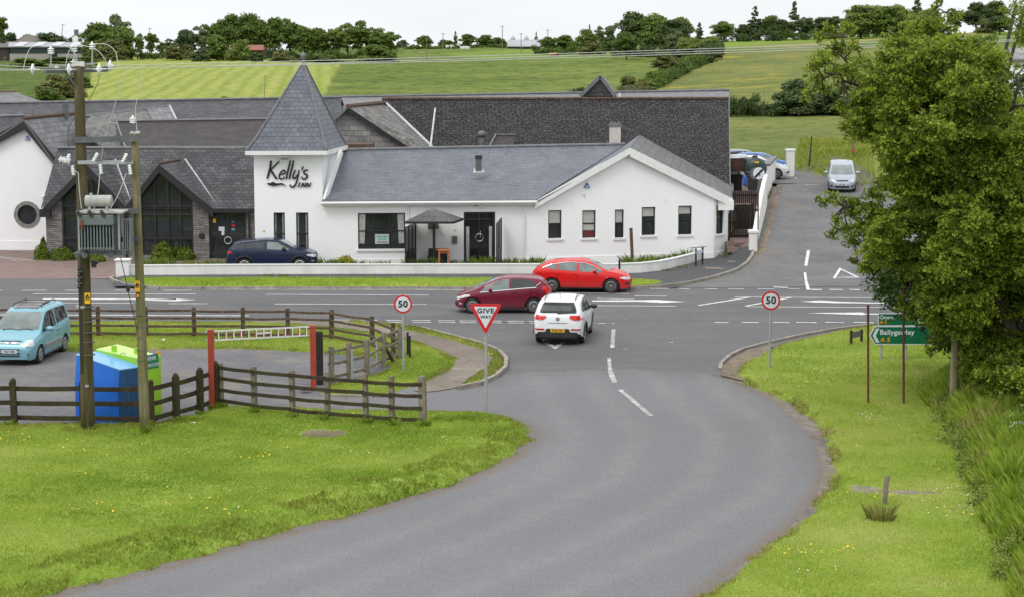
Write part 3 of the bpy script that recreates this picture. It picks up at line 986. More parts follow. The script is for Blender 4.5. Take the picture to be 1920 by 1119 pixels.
gpoly([(1110, 563.5), (1200, 563), (1230, 562.5), (1285, 566), (1240, 568), (1200, 566), (1110, 565.5)])
bar(1105, 573, 1268, 574, W10);bar(1190, 562, 1120, 560, W10)
bar(1218, 541.5, 1253, 542, W10)
for a, b in((1273, 1293), (1322, 1346), (1366, 1394), (1421, 1452), (1478, 1499)):bar(a, 542, b, 542.5, W10)
bar(1378, 557.5, 1900, 560.5, W10);bar(1310, 572.6, 1407, 557.5, 0.18);bar(1398, 574, 1482, 558.5, 0.18)
bar(1400, 575, 1900, 578, W10)
gpoly([(1500, 565.5), (1540, 563.5), (1575, 565.8), (1640, 567.6), (1800, 568.5), (1800, 570), (1640, 569.3), (1575, 568.5), (1530, 567.5)])
gpoly([(1512, 587), (1617, 585.6), (1622, 588), (1680, 588.2), (1680, 589.8), (1622, 589.8), (1616, 590.6)])
for a, b in((1340, 1366), (1390, 1423), (1450, 1480), (1493, 1531), (1547, 1583), (1600, 1638), (1655, 1695)):bar(a, 604.2, b, 604.8, 0.17)
for k, (a, b)in enumerate(((578, 609), (626, 660), (672, 708), (724, 757), (772, 807), (821, 853), (861, 892), (907, 940), (951, 982), (991, 1006))):
 bar(a, 599.2+k*.35, b, 599.5+k*.35, 0.13)
 bar(a+2, 602.6+k*.35, b+1, 602.9+k*.35, 0.13)
for a, b in((1122, 1136), (1146, 1152)):bar(a, 606, b, 606, 0.12)
bar(1512, 543.5, 1541, 543.8, 0.3);bar(1555, 543.6, 1580, 543.8, 0.26);bar(1592, 543.6, 1612, 544, 0.26);bar(1450, 539, 1478, 540, 0.28)
bar(1516, 470, 1511, 499, 0.15);gpoly([(1507, 512), (1511.5, 512), (1514, 528), (1519, 543.5), (1512, 543.5), (1509, 530)])
gpoly([(1574, 503), (1561, 523), (1566, 523), (1577, 506.5)]);gpoly([(1561, 523), (1612, 523), (1610, 520), (1566, 520.4)]);gpoly([(1574, 503), (1577, 506.5), (1606, 521), (1612, 521)])
o=lines.build('lane_markings', M['line']);tag(o, kind='structure')
lw=MB()
bar(1150.5, 617, 1148, 652, 0.15, lw);gpoly([(1138.5, 671), (1145.5, 671), (1147, 690), (1158, 718), (1148, 718), (1140.5, 700)], lw)
gpoly([(1158, 730.5), (1167, 730.5), (1226, 779.5), (1215, 779.5)], lw)
gpoly([(1020, 643), (1041, 655), (1060, 643), (1054, 641), (1041, 649), (1026, 641)], lw)
bar(1255, 642, 1262, 642, .16, lw);bar(1168, 654, 1176, 654, .1, lw)
bar(1496, 330, 1490, 336, 0.12, lw);bar(1510, 347, 1535, 347.5, .1, lw);bar(1503, 357, 1515, 357, .1, lw)
for _ in range(26):
 a=(random.uniform(900, 1500), random.uniform(548, 640));bar(a[0], a[1], a[0]+random.uniform(1, 4), a[1]+.2, .06, lw)
o=lw.build('worn_markings', M['line_worn']);tag(o, kind='structure')
fh_=MB()
for a in((0, 463, 40, 468), (30, 463, 70, 466), (0, 468, 78, 464), (10, 470, 60, 472), (0, 484, 30, 488), (0, 482, 60, 489), (20, 490, 62, 487)):bar(*a, 0.08, fh_)
tag(fh_.build('forecourt_markings', M['line']), kind='structure')
sc=MB();gpoly([(745, 523.5), (800, 523.8), (804, 526), (748, 525.8)], sc, .106);gpoly([(1322, 505), (1350, 506), (1358, 509), (1322, 509)], sc, .112);gpoly([(1355, 493), (1380, 494), (1376, 497), (1352, 496.5)], sc, .112)
tag(sc.build('pavement_patch', M['path']), kind='structure')
# ---- verges: raised turf with ragged edges
GRASS_A=[(0.13, 0.205, 0.025), (0.2, 0.29, 0.038), (0.3, 0.36, 0.08)]
M['lawn']=grassy('lawn', GRASS_A, 0.45, 16.0, dirt=None)
M['lawn_far']=grassy('lawn_far', [(0.15, 0.22, 0.02), (0.22, 0.32, 0.03), (0.28, 0.36, 0.05)], 0.6, 9.0)
M['lawn_dry']=grassy('lawn_dry', [(0.12, 0.16, 0.02), (0.18, 0.25, 0.03), (0.3, 0.28, 0.08)], 0.7, 12.0, dirt=(0.9, 0.6, (0.2, 0.16, 0.07)))
VERGES={}
def verge(name, P, hmax, mat, cell=0.2, edge=0.45, bumpy=0.03, jit=0.12, extra=None, seed=1):
 P=[tuple(p)for p in P]
 x0, x1=min(p[0]for p in P)-.4, max(p[0]for p in P)+.4
 y0, y1=min(p[1]for p in P)-.4, max(p[1]for p in P)+.4
 xs=np.arange(x0, x1+cell, cell);ys=np.arange(y0, y1+cell, cell)
 XX, YY=np.meshgrid(xs, ys)
 def zf(x, y):
  d=sdist(x, y, P)+jit*wave(x, y, 2.2, seed)*1.0
  z=-0.05+(hmax+0.05)*sstep(d, -0.06, edge)
  z=z+sstep(d, 0, 0.5)*bumpy*wave(x, y, 1.1, seed+7)
  if extra is not None:z=z+extra(x, y, d)*sstep(d, 0, .3)
  return z+hgt(x, y), d
 ZZ, Dm=zf(XX, YY)
 n, m_=XX.shape
 ok=Dm>-0.25
 idn=np.arange(n*m_).reshape(n, m_)
 q=ok[:-1, :-1]&ok[:-1, 1:]&ok[1:, 1:]&ok[1:, :-1]
 Fq_=np.stack([idn[:-1, :-1], idn[:-1, 1:], idn[1:, 1:], idn[1:, :-1]], -1)[q]
 used=np.unique(Fq_)
 rem=-np.ones(n*m_, int);rem[used]=np.arange(len(used))
 Vv=np.stack([XX, YY, ZZ], -1).reshape(-1, 3)[used]
 o=np_mesh(name, Vv, rem[Fq_], mat, smooth=True)
 tag(o, kind='structure')
 VERGES[name]=(P, zf)
 return o
v1=GP([(-500, 806), (0, 797), (150, 797), (285, 797), (330, 785), (376, 773), (410, 762), (485, 765), (620, 769), (700, 769), (820, 770), (905, 776), (960, 785), (990, 796), (1002, 808), (998, 826), (965, 856), (862, 906), (700, 956), (560, 993), (400, 1038), (250, 1078), (85, 1119), (-100, 1175), (-500, 1290)])
def near_bank(x, y, d):
 k=np.exp(-((d-1.1)/0.7)**2)
 s=sstep(y, 36, 41)*(1-sstep(y, 47, 53))
 return 0.22*k*(0.6+0.9*wave(x, y, 1.3, 21))*s*(x<2.5)
verge('near_lawn', v1, 0.12, M['lawn'], 0.16, 0.6, 0.035, 0.16, near_bank, 2)
v2=GP([(-700, 602), (300, 603), (480, 604), (600, 611), (640, 614), (720, 625), (785, 640), (842, 658), (866, 676), (850, 698), (800, 722), (740, 738), (650, 742), (598, 739), (606, 722), (640, 716), (700, 702), (725, 690), (700, 672), (640, 664), (560, 661), (450, 655), (360, 655), (150, 660), (-700, 664)])
verge('roadside_verge', v2, 0.05, M['lawn_dry'], 0.2, 0.4, 0.03, 0.12, None, 3)
v2b=GP([(640, 602), (780, 616), (850, 634), (905, 650), (935, 662), (945, 676), (944, 690), (925, 707), (890, 723), (855, 730), (880, 712), (915, 692), (922, 672), (900, 656), (850, 640), (780, 623), (700, 613)])
verge('kerbside_grass', v2b, 0.13, M['lawn_dry'], 0.12, 0.15, 0.02, 0.08, None, 4)
v4=GP([(222, 531), (240, 526.5), (500, 526.5), (1000, 527), (1180, 528.5), (1248, 533), (1225, 537.5), (1180, 541), (1000, 541.5), (600, 541.5), (300, 541.5), (246, 536)])
verge('pavement_verge', v4, 0.16, M['lawn_far'], 0.2, 0.15, 0.015, 0.05, None, 5)
v5=GP([(1366, 706), (1376, 692), (1402, 674), (1436, 656), (1470, 644), (1520, 632), (1600, 616), (1700, 604), (1900, 596), (2700, 590), (3400, 640), (3400, 1500), (1900, 1600), (1180, 1300), (1235, 1190), (1310, 1119), (1370, 1072), (1440, 1020), (1500, 972), (1537, 925), (1552, 880), (1545, 830), (1520, 790), (1480, 760), (1430, 738), (1395, 724)])
verge('right_lawn', v5, 0.13, M['lawn'], 0.2, 0.55, 0.035, 0.14, None, 6)
wf=[Gh(u, v)for u, v in((1414, 478), (1427, 440), (1437, 405), (1444, 375), (1454, 350))]
wfp=[(p.x, p.y)for p in wf]+[(p.x+.55, p.y)for p in reversed(wf)]
verge('wall_foot_weeds', wfp, 0.05, M['soil'], 0.12, 0.2, 0.02, 0.1, None, 8)
def patch(name, P, mat, src, dz=0.012, cell=.12):
 P=smooth_poly(P, 2)
 zf=VERGES[src][1]
 x0, x1=min(p[0]for p in P), max(p[0]for p in P);y0, y1=min(p[1]for p in P), max(p[1]for p in P)
 XX, YY=np.meshgrid(np.arange(x0-.1, x1+.1, cell), np.arange(y0-.1, y1+.1, cell))
 d=sdist(XX, YY, P)+.16*wave(XX, YY, 3.2, 9)
 ZZ=zf(XX, YY)[0]+np.where(d>0, dz, -0.05)
 n, m_=XX.shape
 ok=d>-.15
 idn=np.arange(n*m_).reshape(n, m_)
 q=ok[:-1, :-1]&ok[:-1, 1:]&ok[1:, 1:]&ok[1:, :-1]
 Fq_=np.stack([idn[:-1, :-1], idn[:-1, 1:], idn[1:, 1:], idn[1:, :-1]], -1)[q]
 tag(np_mesh(name, np.stack([XX, YY, ZZ], -1).reshape(-1, 3), Fq_, mat, smooth=True), kind='structure')
PATCHES=[GP([(552, 819), (580, 811), (640, 813), (660, 820), (620, 826), (570, 825)]), GP([(1578, 917), (1640, 915), (1665, 925), (1740, 927), (1775, 934), (1700, 936), (1640, 936), (1600, 930)])]
patch('bare_patch', PATCHES[0], M['soil'], 'near_lawn')
patch('bare_patch', PATCHES[1], M['gravel'], 'right_lawn')
track_asphalt(M['asphalt_side'])
road_grid('side_road', near_road, 0.006, M['asphalt_side'], GP([(1150, 640), (1150, 690), (1195, 745), (1270, 815), (1235, 900), (1030, 1000), (720, 1119), (200, 1330)]), (1.05, 2.75), seam=GP([(900, 716), (965, 699), (1060, 696), (1180, 692), (1270, 697), (1345, 700)]))
# ---- blades
def blades(name, P, zf, dens, hrange, wid, mat, lean=0.5, seed=1, cond=None, clump=0.0, vis=None, hfun=None):
 r=np.random.default_rng(seed)
 x0, x1=min(p[0]for p in P), max(p[0]for p in P);y0, y1=min(p[1]for p in P), max(p[1]for p in P)
 if vis:x0, x1, y0, y1=max(x0, vis[0]), min(x1, vis[1]), max(y0, vis[2]), min(y1, vis[3])
 n=int((x1-x0)*(y1-y0)*dens)
 x=r.uniform(x0, x1, n);y=r.uniform(y0, y1, n)
 z, d=zf(x, y)
 k=(d>0.02)
 k&=np.abs(x)<(0.29*y+1.5)
 for pp in PATCHES:k&=(sdist(x, y, pp)<-0.0)|(r.random(n)<.3)
 if cond is not None:k&=cond(x, y, d, r)
 x, y, z, d=x[k], y[k], z[k], d[k]
 n=len(x)
 h=r.uniform(hrange[0], hrange[1], n)*(1+.35*wave(x, y, 1.7, seed+3))
 if hfun is not None:h=h*hfun(x, y, d)
 a=r.uniform(0, 6.283, n)
 w=wid*r.uniform(.6, 1.3, n)
 la=r.uniform(0, 6.283, n);ll=h*lean*r.uniform(0, 1, n)
 bx, by=np.cos(a)*w/2, np.sin(a)*w/2
 V=np.zeros((n, 4, 3))
 V[:, 0]=np.stack([x-bx, y-by, z-.01], -1);V[:, 1]=np.stack([x+bx, y+by, z-.01], -1)
 mxx, myy=x+np.cos(la)*ll*.35, y+np.sin(la)*ll*.35
 V[:, 2]=np.stack([mxx+bx*.7, myy+by*.7, z+h*.6], -1)
 V[:, 3]=np.stack([x+np.cos(la)*ll, y+np.sin(la)*ll, z+h], -1)
 Fc=np.arange(n*4).reshape(n, 4)
 tint=np.clip(.5+.22*r.standard_normal(n)+.3*wave(x, y, .8, seed+11)+.3*wave(x*.6, y, .3, 99), 0, 1)
 o=np_mesh(name, V.reshape(-1, 3), Fc, mat, tint=tint)
 return tag(o, kind='stuff')
M['blade']=leafy('grass_blade', (0.17, 0.275, 0.022), (0.42, 0.51, 0.085), 0.35, 0.28, straw=(0.58, 0.56, 0.22))
M['blade_tall']=leafy('tall_grass_blade', (0.13, 0.23, 0.012), (0.38, 0.48, 0.07), 0.4, 0.9)
M['blade_dry']=leafy('dry_grass_blade', (0.16, 0.2, 0.03), (0.42, 0.38, 0.13), 0.3, 0.9)
M['blade_edge']=leafy('edge_grass_blade', (0.17, 0.23, 0.02), (0.42, 0.42, 0.1), 0.35, 1.4)
P1, z1=VERGES['near_lawn']
blades('lawn_grass', P1, z1, 950, (.035, .06), .02, M['blade'], seed=31, vis=(-16, 6, 34, 60))
blades('edge_tussocks', P1, z1, 520, (.06, .12), .02, M['blade_edge'], .9, 32, lambda x, y, d, r:(d<1.5+1.0*wave(x, y, .9, 4))&(wave(x, y, 2.3, 5)>-.1)&(r.random(len(x))<.75)&(y<54), vis=(-16, 6, 34, 60))
P5, z5=VERGES['right_lawn']
blades('lawn_grass', P5, z5, 950, (.035, .06), .02, M['blade'], seed=33, vis=(2, 17, 34, 60))
blades('lawn_grass', P5, z5, 350, (.04, .07), .03, M['blade'], seed=34, vis=(2, 22, 60, 82))
blades('edge_tussocks', P5, z5, 500, (.06, .12), .022, M['blade_dry'], .9, 35, lambda x, y, d, r:(d<.35)&(wave(x, y, 2, 5)>0), vis=(2, 17, 34, 75))
P2, z2=VERGES['roadside_verge']
blades('verge_grass', P2, z2, 600, (.03, .06), .026, M['blade'], seed=36, vis=(-22, 0, 57, 80))
blades('verge_dry_grass', P2, z2, 500, (.04, .09), .026, M['blade_dry'], seed=37, cond=lambda x, y, d, r:(d<.5)&(wave(x, y, 1.5, 8)>-.2), vis=(-22, 0, 60, 80))
P2b, z2b=VERGES['kerbside_grass']
blades('verge_grass', P2b, z2b, 600, (.04, .08), .025, M['blade_dry'], seed=38, vis=(-10, 2, 57, 80))
P4, z4=VERGES['pavement_verge']
blades('verge_grass', P4, z4, 300, (.04, .07), .035, M['blade'], seed=39)
tg=GP([(1722, 742), (1745, 775), (1775, 800), (1800, 840), (1812, 900), (1838, 960), (1862, 1040), (1890, 1119), (1930, 1250), (2500, 1250), (2500, 715), (1900, 700), (1760, 712)])
def ztall(x, y):
 z, _=z5(x, y)
 return z, sdist(x, y, tg)+.18*wave(x, y, 1.4, 44)
blades('tall_grass', tg, ztall, 1300, (.3, .7), .018, M['blade_tall'], .7, 40, vis=(8, 17, 34, 64), hfun=lambda x, y, d:np.clip(.35+d*.8, .3, 1.15), cond=lambda x, y, d, r:wave(x, y, 1.2, 77)>-.55)
blades('seeding_grass', tg, ztall, 90, (.4, .8), .014, M['blade_dry'], .6, 41, vis=(8, 17, 34, 64), hfun=lambda x, y, d:np.clip(.4+d*.8, .3, 1.1), cond=lambda x, y, d, r:wave(x, y, 1.0, 78)>-.1)
def florets(name, pts, size, mat, seed=1, kind='stuff'):
 r=np.random.default_rng(seed)
 n=len(pts);pts=np.asarray(pts)
 k=6
 V=np.zeros((n, k, 3))
 s=size*r.uniform(.6, 1.25, n)
 tx, ty=r.uniform(-.5, .5, n), r.uniform(-.6, .2, n)
 for i in range(k):
  a=2*math.pi*i/k
  V[:, i, 0]=pts[:, 0]+np.cos(a)*s/2
  V[:, i, 1]=pts[:, 1]+np.sin(a)*s/2
  V[:, i, 2]=pts[:, 2]+(np.cos(a)*tx+np.sin(a)*ty*-1)*s/2
 o=np_mesh(name, V.reshape(-1, 3), np.arange(n*k).reshape(n, k), mat)
 return tag(o, kind=kind)
M['daisy']=plain('daisy_white', (0.8, 0.8, 0.76), 0.7, var=0.1)
M['buttercup']=plain('buttercup_yellow', (0.75, 0.5, 0.01), 0.5, var=0.1)
def scatter(zf, n, box, seed, thr, sc=.9, dz=.06):
 r=np.random.default_rng(seed)
 x=r.uniform(box[0], box[1], n);y=r.uniform(box[2], box[3], n)
 z, d=zf(x, y)
 k=(d>.4)&(wave(x, y, sc, seed)>thr)&(np.abs(x)<.28*y)
 return np.stack([x, y, z+dz], -1)[k]
florets('daisies', np.concatenate([scatter(z1, 1500, (-15, 4, 36, 57), 51, .62), scatter(z5, 3600, (3, 15, 36, 75), 52, .55), scatter(z2, 900, (-20, 0, 60, 80), 53, .3)]), .03, M['daisy'], 3)
florets('buttercups', np.concatenate([scatter(z1, 2600, (-15, 4, 36, 57), 54, .6), scatter(z5, 4200, (3, 15, 36, 60), 55, .5)]), .045, M['buttercup'], 4)
r_=np.random.default_rng(8)
bx=r_.uniform(11.2, 12.2, 46);by=r_.uniform(36, 46, 46)
florets('buttercups', np.stack([bx+(by-36)*.13-.9, by, np.full(46, .5)+r_.uniform(-.2, .3, 46)], -1), .075, M['buttercup'], 5)
# ==== BUILDINGS
class Wall:
 """vertical wall plane through two ground points; answers in (a along, z)"""
 def __init__(s, p0, p1):
  s.p0=Vector((p0[0], p0[1], 0));s.p1=Vector((p1[0], p1[1], 0))
  s.d=(s.p1-s.p0).normalized()
  s.n=Vector((s.d.y, -s.d.x, 0))
  s.len=(s.p1-s.p0).length
 def at(s, u, v):
  r=ray(u, v)
  t=(s.p0-Vector((0, 0, CH))).dot(s.n)/r.dot(s.n)
  p=Vector((0, 0, CH))+r*t
  return((p-s.p0).dot(s.d), p.z)
 def P(s, a, z, off=0.0):
  q=s.p0+s.d*a+s.n*off
  return Vector((q.x, q.y, z))
def wall_mesh(mb, w, a0, a1, z0, z1, holes, mi=0, depth=0.14, back=None):
 """front face with real openings and reveals; holes = (a0,a1,z0,z1)"""
 xs=sorted({a0, a1, *[h[0]for h in holes], *[h[1]for h in holes]})
 zs=sorted({z0, z1, *[h[2]for h in holes], *[h[3]for h in holes]})
 for i in range(len(xs)-1):
  for j in range(len(zs)-1):
   cx, cz=(xs[i]+xs[i+1])/2, (zs[j]+zs[j+1])/2
   if any(h[0]<cx<h[1]and h[2]<cz<h[3]for h in holes):continue
   mb.add([w.P(xs[i], zs[j]), w.P(xs[i+1], zs[j]), w.P(xs[i+1], zs[j+1]), w.P(xs[i], zs[j+1])], [(0, 1, 2, 3)], mi, [(xs[i], zs[j]), (xs[i+1], zs[j]), (xs[i+1], zs[j+1]), (xs[i], zs[j+1])])
 for h in holes:
  c=[(h[0], h[2]), (h[1], h[2]), (h[1], h[3]), (h[0], h[3])]
  for k in range(4):
   p, q=c[k], c[(k+1)%4]
   mb.add([w.P(*p), w.P(*q), w.P(*q, -depth), w.P(*p, -depth)], [(0, 1, 2, 3)], mi, [(0, 0), (.1, 0), (.1, .1), (0, .1)])
def wbox(mb, w, a0, a1, z0, z1, o0, o1, mi=0):
 c=w.P((a0+a1)/2, (z0+z1)/2, (o0+o1)/2)
 R=Matrix((w.d, w.n, Vector((0, 0, 1)))).transposed()
 mb.box(c, (abs(a1-a0), abs(o1-o0), abs(z1-z0)), M=R, mi=mi)
def rect_at(w, u0, v0, u1, v1):
 a0, z1=w.at(u0, v0);a1, z0=w.at(u1, v1)
 return(a0, a1, z0, z1)
def window(w, h, parent, bars_v=(), bars_h=(0.52, ), depth=0.12, fw=0.055, sill=True, blind=0.0, curtains=False, glass=None, name='window', lower=None, blind_mat=None, fmat=None):
 a0, a1, z0, z1=h
 fmat=fmat or M['black_trim']
 mb=MB()
 o0, o1=-depth-0.02, -depth+0.045
 wbox(mb, w, a0+.002, a0+fw, z0+.002, z1-.002, o0, o1);wbox(mb, w, a1-fw, a1-.002, z0+.002, z1-.002, o0, o1)
 wbox(mb, w, a0+fw, a1-fw, z1-fw, z1-.002, o0, o1);wbox(mb, w, a0+fw, a1-fw, z0+.002, z0+fw, o0, o1)
 for b in bars_v:wbox(mb, w, lerp(a0, a1, b)-fw*.45, lerp(a0, a1, b)+fw*.45, z0+fw, z1-fw, o0, o1-.004)
 for b in bars_h:wbox(mb, w, a0+fw, a1-fw, lerp(z0, z1, b)-fw*.5, lerp(z0, z1, b)+fw*.5, o0, o1-.008)
 f=mb.build(name, fmat, parent)
 g=MB();wbox(g, w, a0+fw*.8, a1-fw*.8, z0+fw*.8, z1-fw*.8, -depth-0.02, -depth-0.005)
 gl=g.build('pane', glass or M['glass'], f);
 if blind>0:
  g=MB();wbox(g, w, a0+fw, a1-fw, lerp(z1, z0, blind), z1-fw, -depth-0.004, -depth+0.0)
  g.build('blind', blind_mat or M['blind'], f)
 if lower is not None:
  g=MB();wbox(g, w, a0+fw, a1-fw, z0+fw, lerp(z0, z1, .52)-.04, -depth-0.004, -depth+0.001)
  g.build('lower_blind', M['blind'], f)
  g=MB();wbox(g, w, a0+fw, a1-fw, z0+fw, lerp(z0, z1, .27), -depth-0.003, -depth+0.004)
  g.build('red_panel', lower, f)
 if curtains:
  for sgn in(0, 1):
   g=MB()
   cw=(a1-a0)*.14
   s0=a0+fw if sgn==0 else a1-fw-cw
   n=14
   top=[w.P(s0+cw*k/n, z1-fw, -depth+.002+.012*math.sin(k*2.1))for k in range(n+1)]
   bot=[w.P(s0+cw*(k/n*.8+(.0 if sgn==0 else.2)), z0+fw+(z1-z0)*.12, -depth+.002+.012*math.sin(k*2.1+.4))for k in range(n+1)]
   g.add(top+bot, [(k, k+n+1, k+n+2, k+1)for k in range(n)])
   g.build('curtain', M['curtain'], f)
 if sill:
  g=MB();wbox(g, w, a0-.09, a1+.09, z0-.12, z0-.003, -depth+.05, .07)
  g.build('sill', M['white_trim'], f, bevel=.01)
 return f
def ribbon(mb, w, pts, wid, org, sc, off=0.03, thick=0.04, mi=0):
 """brush stroke on a wall; pts in a zoomed sketch's pixels"""
 P=[]
 for p in pts:
  P.append(w.at(org[0]+p[0]/sc, org[1]+p[1]/sc))
 Q=[]
 n=len(P)
 if n>2:
  for i in range(n-1):
   p0, p1, p2, p3=P[max(i-1, 0)], P[i], P[i+1], P[min(i+2, n-1)]
   for k in range(5):
    t=k/5
    Q.append(tuple(.5*((2*p1[j])+(-p0[j]+p2[j])*t+(2*p0[j]-5*p1[j]+4*p2[j]-p3[j])*t*t+(-p0[j]+3*p1[j]-3*p2[j]+p3[j])*t**3)for j in(0, 1)))
  Q.append(P[-1])
 else:
  Q=[tuple(lerp(P[0][j], P[1][j], k/6)for j in(0, 1))for k in range(7)]
 hw=wid/2/sc/px(w.p0.y)
 vs=[]
 m=len(Q)
 for i, q in enumerate(Q):
  a, b=Q[max(i-1, 0)], Q[min(i+1, m-1)]
  d=(b[0]-a[0], b[1]-a[1]);l=math.hypot(*d)+1e-9
  nx, nz=-d[1]/l, d[0]/l
  k=hw*(.82+.18*math.sin(math.pi*i/(m-1)))*(1+.06*math.sin(i*1.7))
  for s in(1, -1):
   for o in(off+thick, off):
    vs.append(w.P(q[0]+nx*k*s, q[1]+nz*k*s, o))
 fs=[]
 for i in range(m-1):
  b=i*4
  fs+=[(b, b+4, b+6, b+2), (b, b+1, b+5, b+4), (b+2, b+6, b+7, b+3)]
 fs+=[(0, 2, 3, 1), (4*m-4, 4*m-3, 4*m-1, 4*m-2)]
 mb.add(vs, fs, mi)
def text_mesh(txt, size, name, mat, parent, M4, extrude=0.003, bold=0.0, align='CENTER', sx=1.0, spacing=1.0):
 cu=bpy.data.curves.new(name, 'FONT')
 cu.body=txt;cu.size=size;cu.extrude=extrude;cu.offset=bold
 cu.align_x=align;cu.align_y='CENTER';cu.space_character=spacing
 cu.resolution_u=3
 tmp=bpy.data.objects.new('tmp', cu);COL.objects.link(tmp)
 bpy.context.view_layer.update()
 dg=bpy.context.evaluated_depsgraph_get()
 me=bpy.data.meshes.new_from_object(tmp.evaluated_get(dg))
 bpy.data.objects.remove(tmp);bpy.data.curves.remove(cu)
 me.name=name
 me.materials.clear();me.materials.append(mat)
 me.transform(Matrix.Diagonal((sx, 1, 1, 1)))
 me.transform(M4)
 o=bpy.data.objects.new(name, me);COL.objects.link(o)
 o.parent=parent
 return o
def frame4(origin, xdir, ydir):
 x=Vector(xdir).normalized();y=Vector(ydir).normalized();z=x.cross(y)
 m=Matrix((x, y, z)).transposed().to_4x4()
 m.translation=Vector(origin)
 return m
UP=Vector((0, 0, 1))
def V3(u, v, Y):return A(u, v, Y)
def slab(mb, pts, th=0.07, mi=0, axis=None):
 pts=[Vector(p)for p in pts]
 n=Vector((0, 0, 0))
 for i in range(len(pts)):n+=pts[i].cross(pts[(i+1)%len(pts)])
 if n.z<0:pts=[pts[1], pts[0]]+pts[:1:-1];n=-n
 n.normalize()
 mb.poly(pts, mi, uvaxis=axis, thick=-n*th)
# ---- white inn: tower, wing and gable
inn=thing('inn_building', 'long white inn with a pointed slate tower left and a wide gable right', 'inn', (0.5, 96.5, 0))
TL=(A(479, 490, 94.3).x, 94.3);TR=(A(606, 490, 94.6).x, 94.6)
CR=(A(1003, 485, 95.4).x, 95.4)
AP=(A(1176, 485, 96.8).x, 96.8)
C1=(A(1338, 487, 98.2).x, 98.2);C2=(A(1364, 485, 99.2).x, 99.2)
w_tow=Wall(TL, TR);w_wing=Wall(TR, CR);w_g1=Wall(CR, AP);w_g2=Wall(AP, C1);w_g3=Wall(C1, C2)
BK=Vector((0.107, 0.994, 0))*14
mb=MB()
t_h=[rect_at(w_tow, 513, 399, 535, 478), rect_at(w_tow, 555, 399, 579, 478)]
t_top=w_tow.at(540, 286)[1]
wall_mesh(mb, w_tow, 0, w_tow.len, 0, t_top, t_h)
s1=Vector((TR[0], TR[1], 0))+Vector((0.55, 5.0, 0));s0=Vector((TL[0], TL[1], 0))+Vector((0.55, 5.0, 0))
def vq(a, b, z0, z1, mbb, mi=0):
 mbb.poly([Vector((a[0], a[1], z0)), Vector((b[0], b[1], z0)), Vector((b[0], b[1], z1)), Vector((a[0], a[1], z1))], mi)
vq(TR, s1, 0, t_top, mb);vq(s1, s0, 0, t_top, mb);vq(s0, TL, 0, t_top, mb)
mb.build('tower_wall', M['white'], inn)
mb=MB()
e_z=w_wing.at(800, 380)[1]
wh=rect_at(w_wing, 671, 400, 760, 467)
dh=rect_at(w_wing, 869.5, 398, 928.5, 486)
dh=(dh[0], dh[1], 0.12, dh[3])
wall_mesh(mb, w_wing, 0, w_wing.len, 0, e_z, [wh, dh])
g1h=[rect_at(w_g1, 1028, 395, 1053, 447), rect_at(w_g1, 1092, 395, 1117, 446), rect_at(w_g1, 1153, 393.5, 1169.5, 446)]
g2h=[rect_at(w_g2, 1203.5, 389, 1228.5, 441), rect_at(w_g2, 1272, 386.5, 1297, 440)]
g3h=[rect_at(w_g3, 1343.5, 386, 1356.5, 438)]
wall_mesh(mb, w_g1, 0, w_g1.len, 0, e_z, g1h);wall_mesh(mb, w_g2, 0, w_g2.len, 0, e_z, g2h);wall_mesh(mb, w_g3, 0, w_g3.len, 0, e_z, g3h)
apz=w_g1.at(1178, 281)[1]
c2z=w_g3.at(1364, 372)[1]
mb.poly([w_g1.P(0, e_z), w_g1.P(w_g1.len, e_z), w_g1.P(w_g1.len, apz)])
g2t=lerp(apz, c2z, w_g2.len/(w_g2.len+w_g3.len))
mb.poly([w_g2.P(0, e_z), w_g2.P(w_g2.len, e_z), w_g2.P(w_g2.len, g2t), w_g2.P(0, apz)])
mb.poly([w_g3.P(0, e_z), w_g3.P(w_g3.len, e_z), w_g3.P(w_g3.len, max(c2z, e_z+.01)), w_g3.P(0, g2t)])
vq(C2, (C2[0]+BK.x, C2[1]+BK.y), 0, 2.9, mb)
mb.build('wing_wall', M['white'], inn)
mb=MB()
for w in(w_wing, w_g1, w_g2, w_g3):
 segs=[(0, w.len)]if w is not w_wing else[(0, dh[0]-.03), (dh[1]+.03, w.len)]
 for a, b in segs:wbox(mb, w, a, b, 0, .42, 0, .035)
wbox(mb, w_tow, 0, w_tow.len, 0, .42, 0, .035)
mb.build('plinth', M['white'], inn)
for h in t_h:window(w_tow, h, inn, bars_h=(.5, ), curtains=True, sill=False, glass=M['glass'])
window(w_wing, wh, inn, bars_v=(.335, .665), bars_h=(.5, ), curtains=True)
window(w_g1, g1h[0], inn, blind=.47);window(w_g1, g1h[1], inn, blind=.47, lower=plain('dark_red_panel', (0.12, 0.012, 0.015), .5, var=.2))
window(w_g1, g1h[2], inn, blind=.47)
window(w_g2, g2h[0], inn, blind=.33);window(w_g2, g2h[1], inn, blind=.28);window(w_g3, g3h[0], inn, blind=.0)
mb=MB();r0=rect_at(w_wing, 703, 440, 731, 458)
wbox(mb, w_wing, r0[0], r0[1], r0[2], r0[3], -.118, -.10)
pst=mb.build('poster', plain('poster_paper', (0.45, 0.5, 0.47), .5, var=.1), inn)
mb=MB();wbox(mb, w_wing, r0[0]+.1, r0[1]-.1, r0[3]-.16, r0[3]-.08, -.10, -.097);wbox(mb, w_wing, r0[0]+.16, r0[1]-.16, r0[2]+.2, r0[2]+.26, -.10, -.097)
mb.build('print', M['teal'], pst)
mb=MB();wbox(mb, w_wing, r0[0]+.12, r0[1]-.12, r0[2]+.07, r0[2]+.11, -.10, -.097)
mb.build('print', M['black_trim'], pst)
dr=window(w_wing, dh, inn, bars_v=(.5, ), bars_h=(.86, ), sill=False, name='door', fw=.09)
mb=MB();c=w_wing.P((dh[0]+dh[1])/2, w_wing.at(899, 446)[1], -.03)
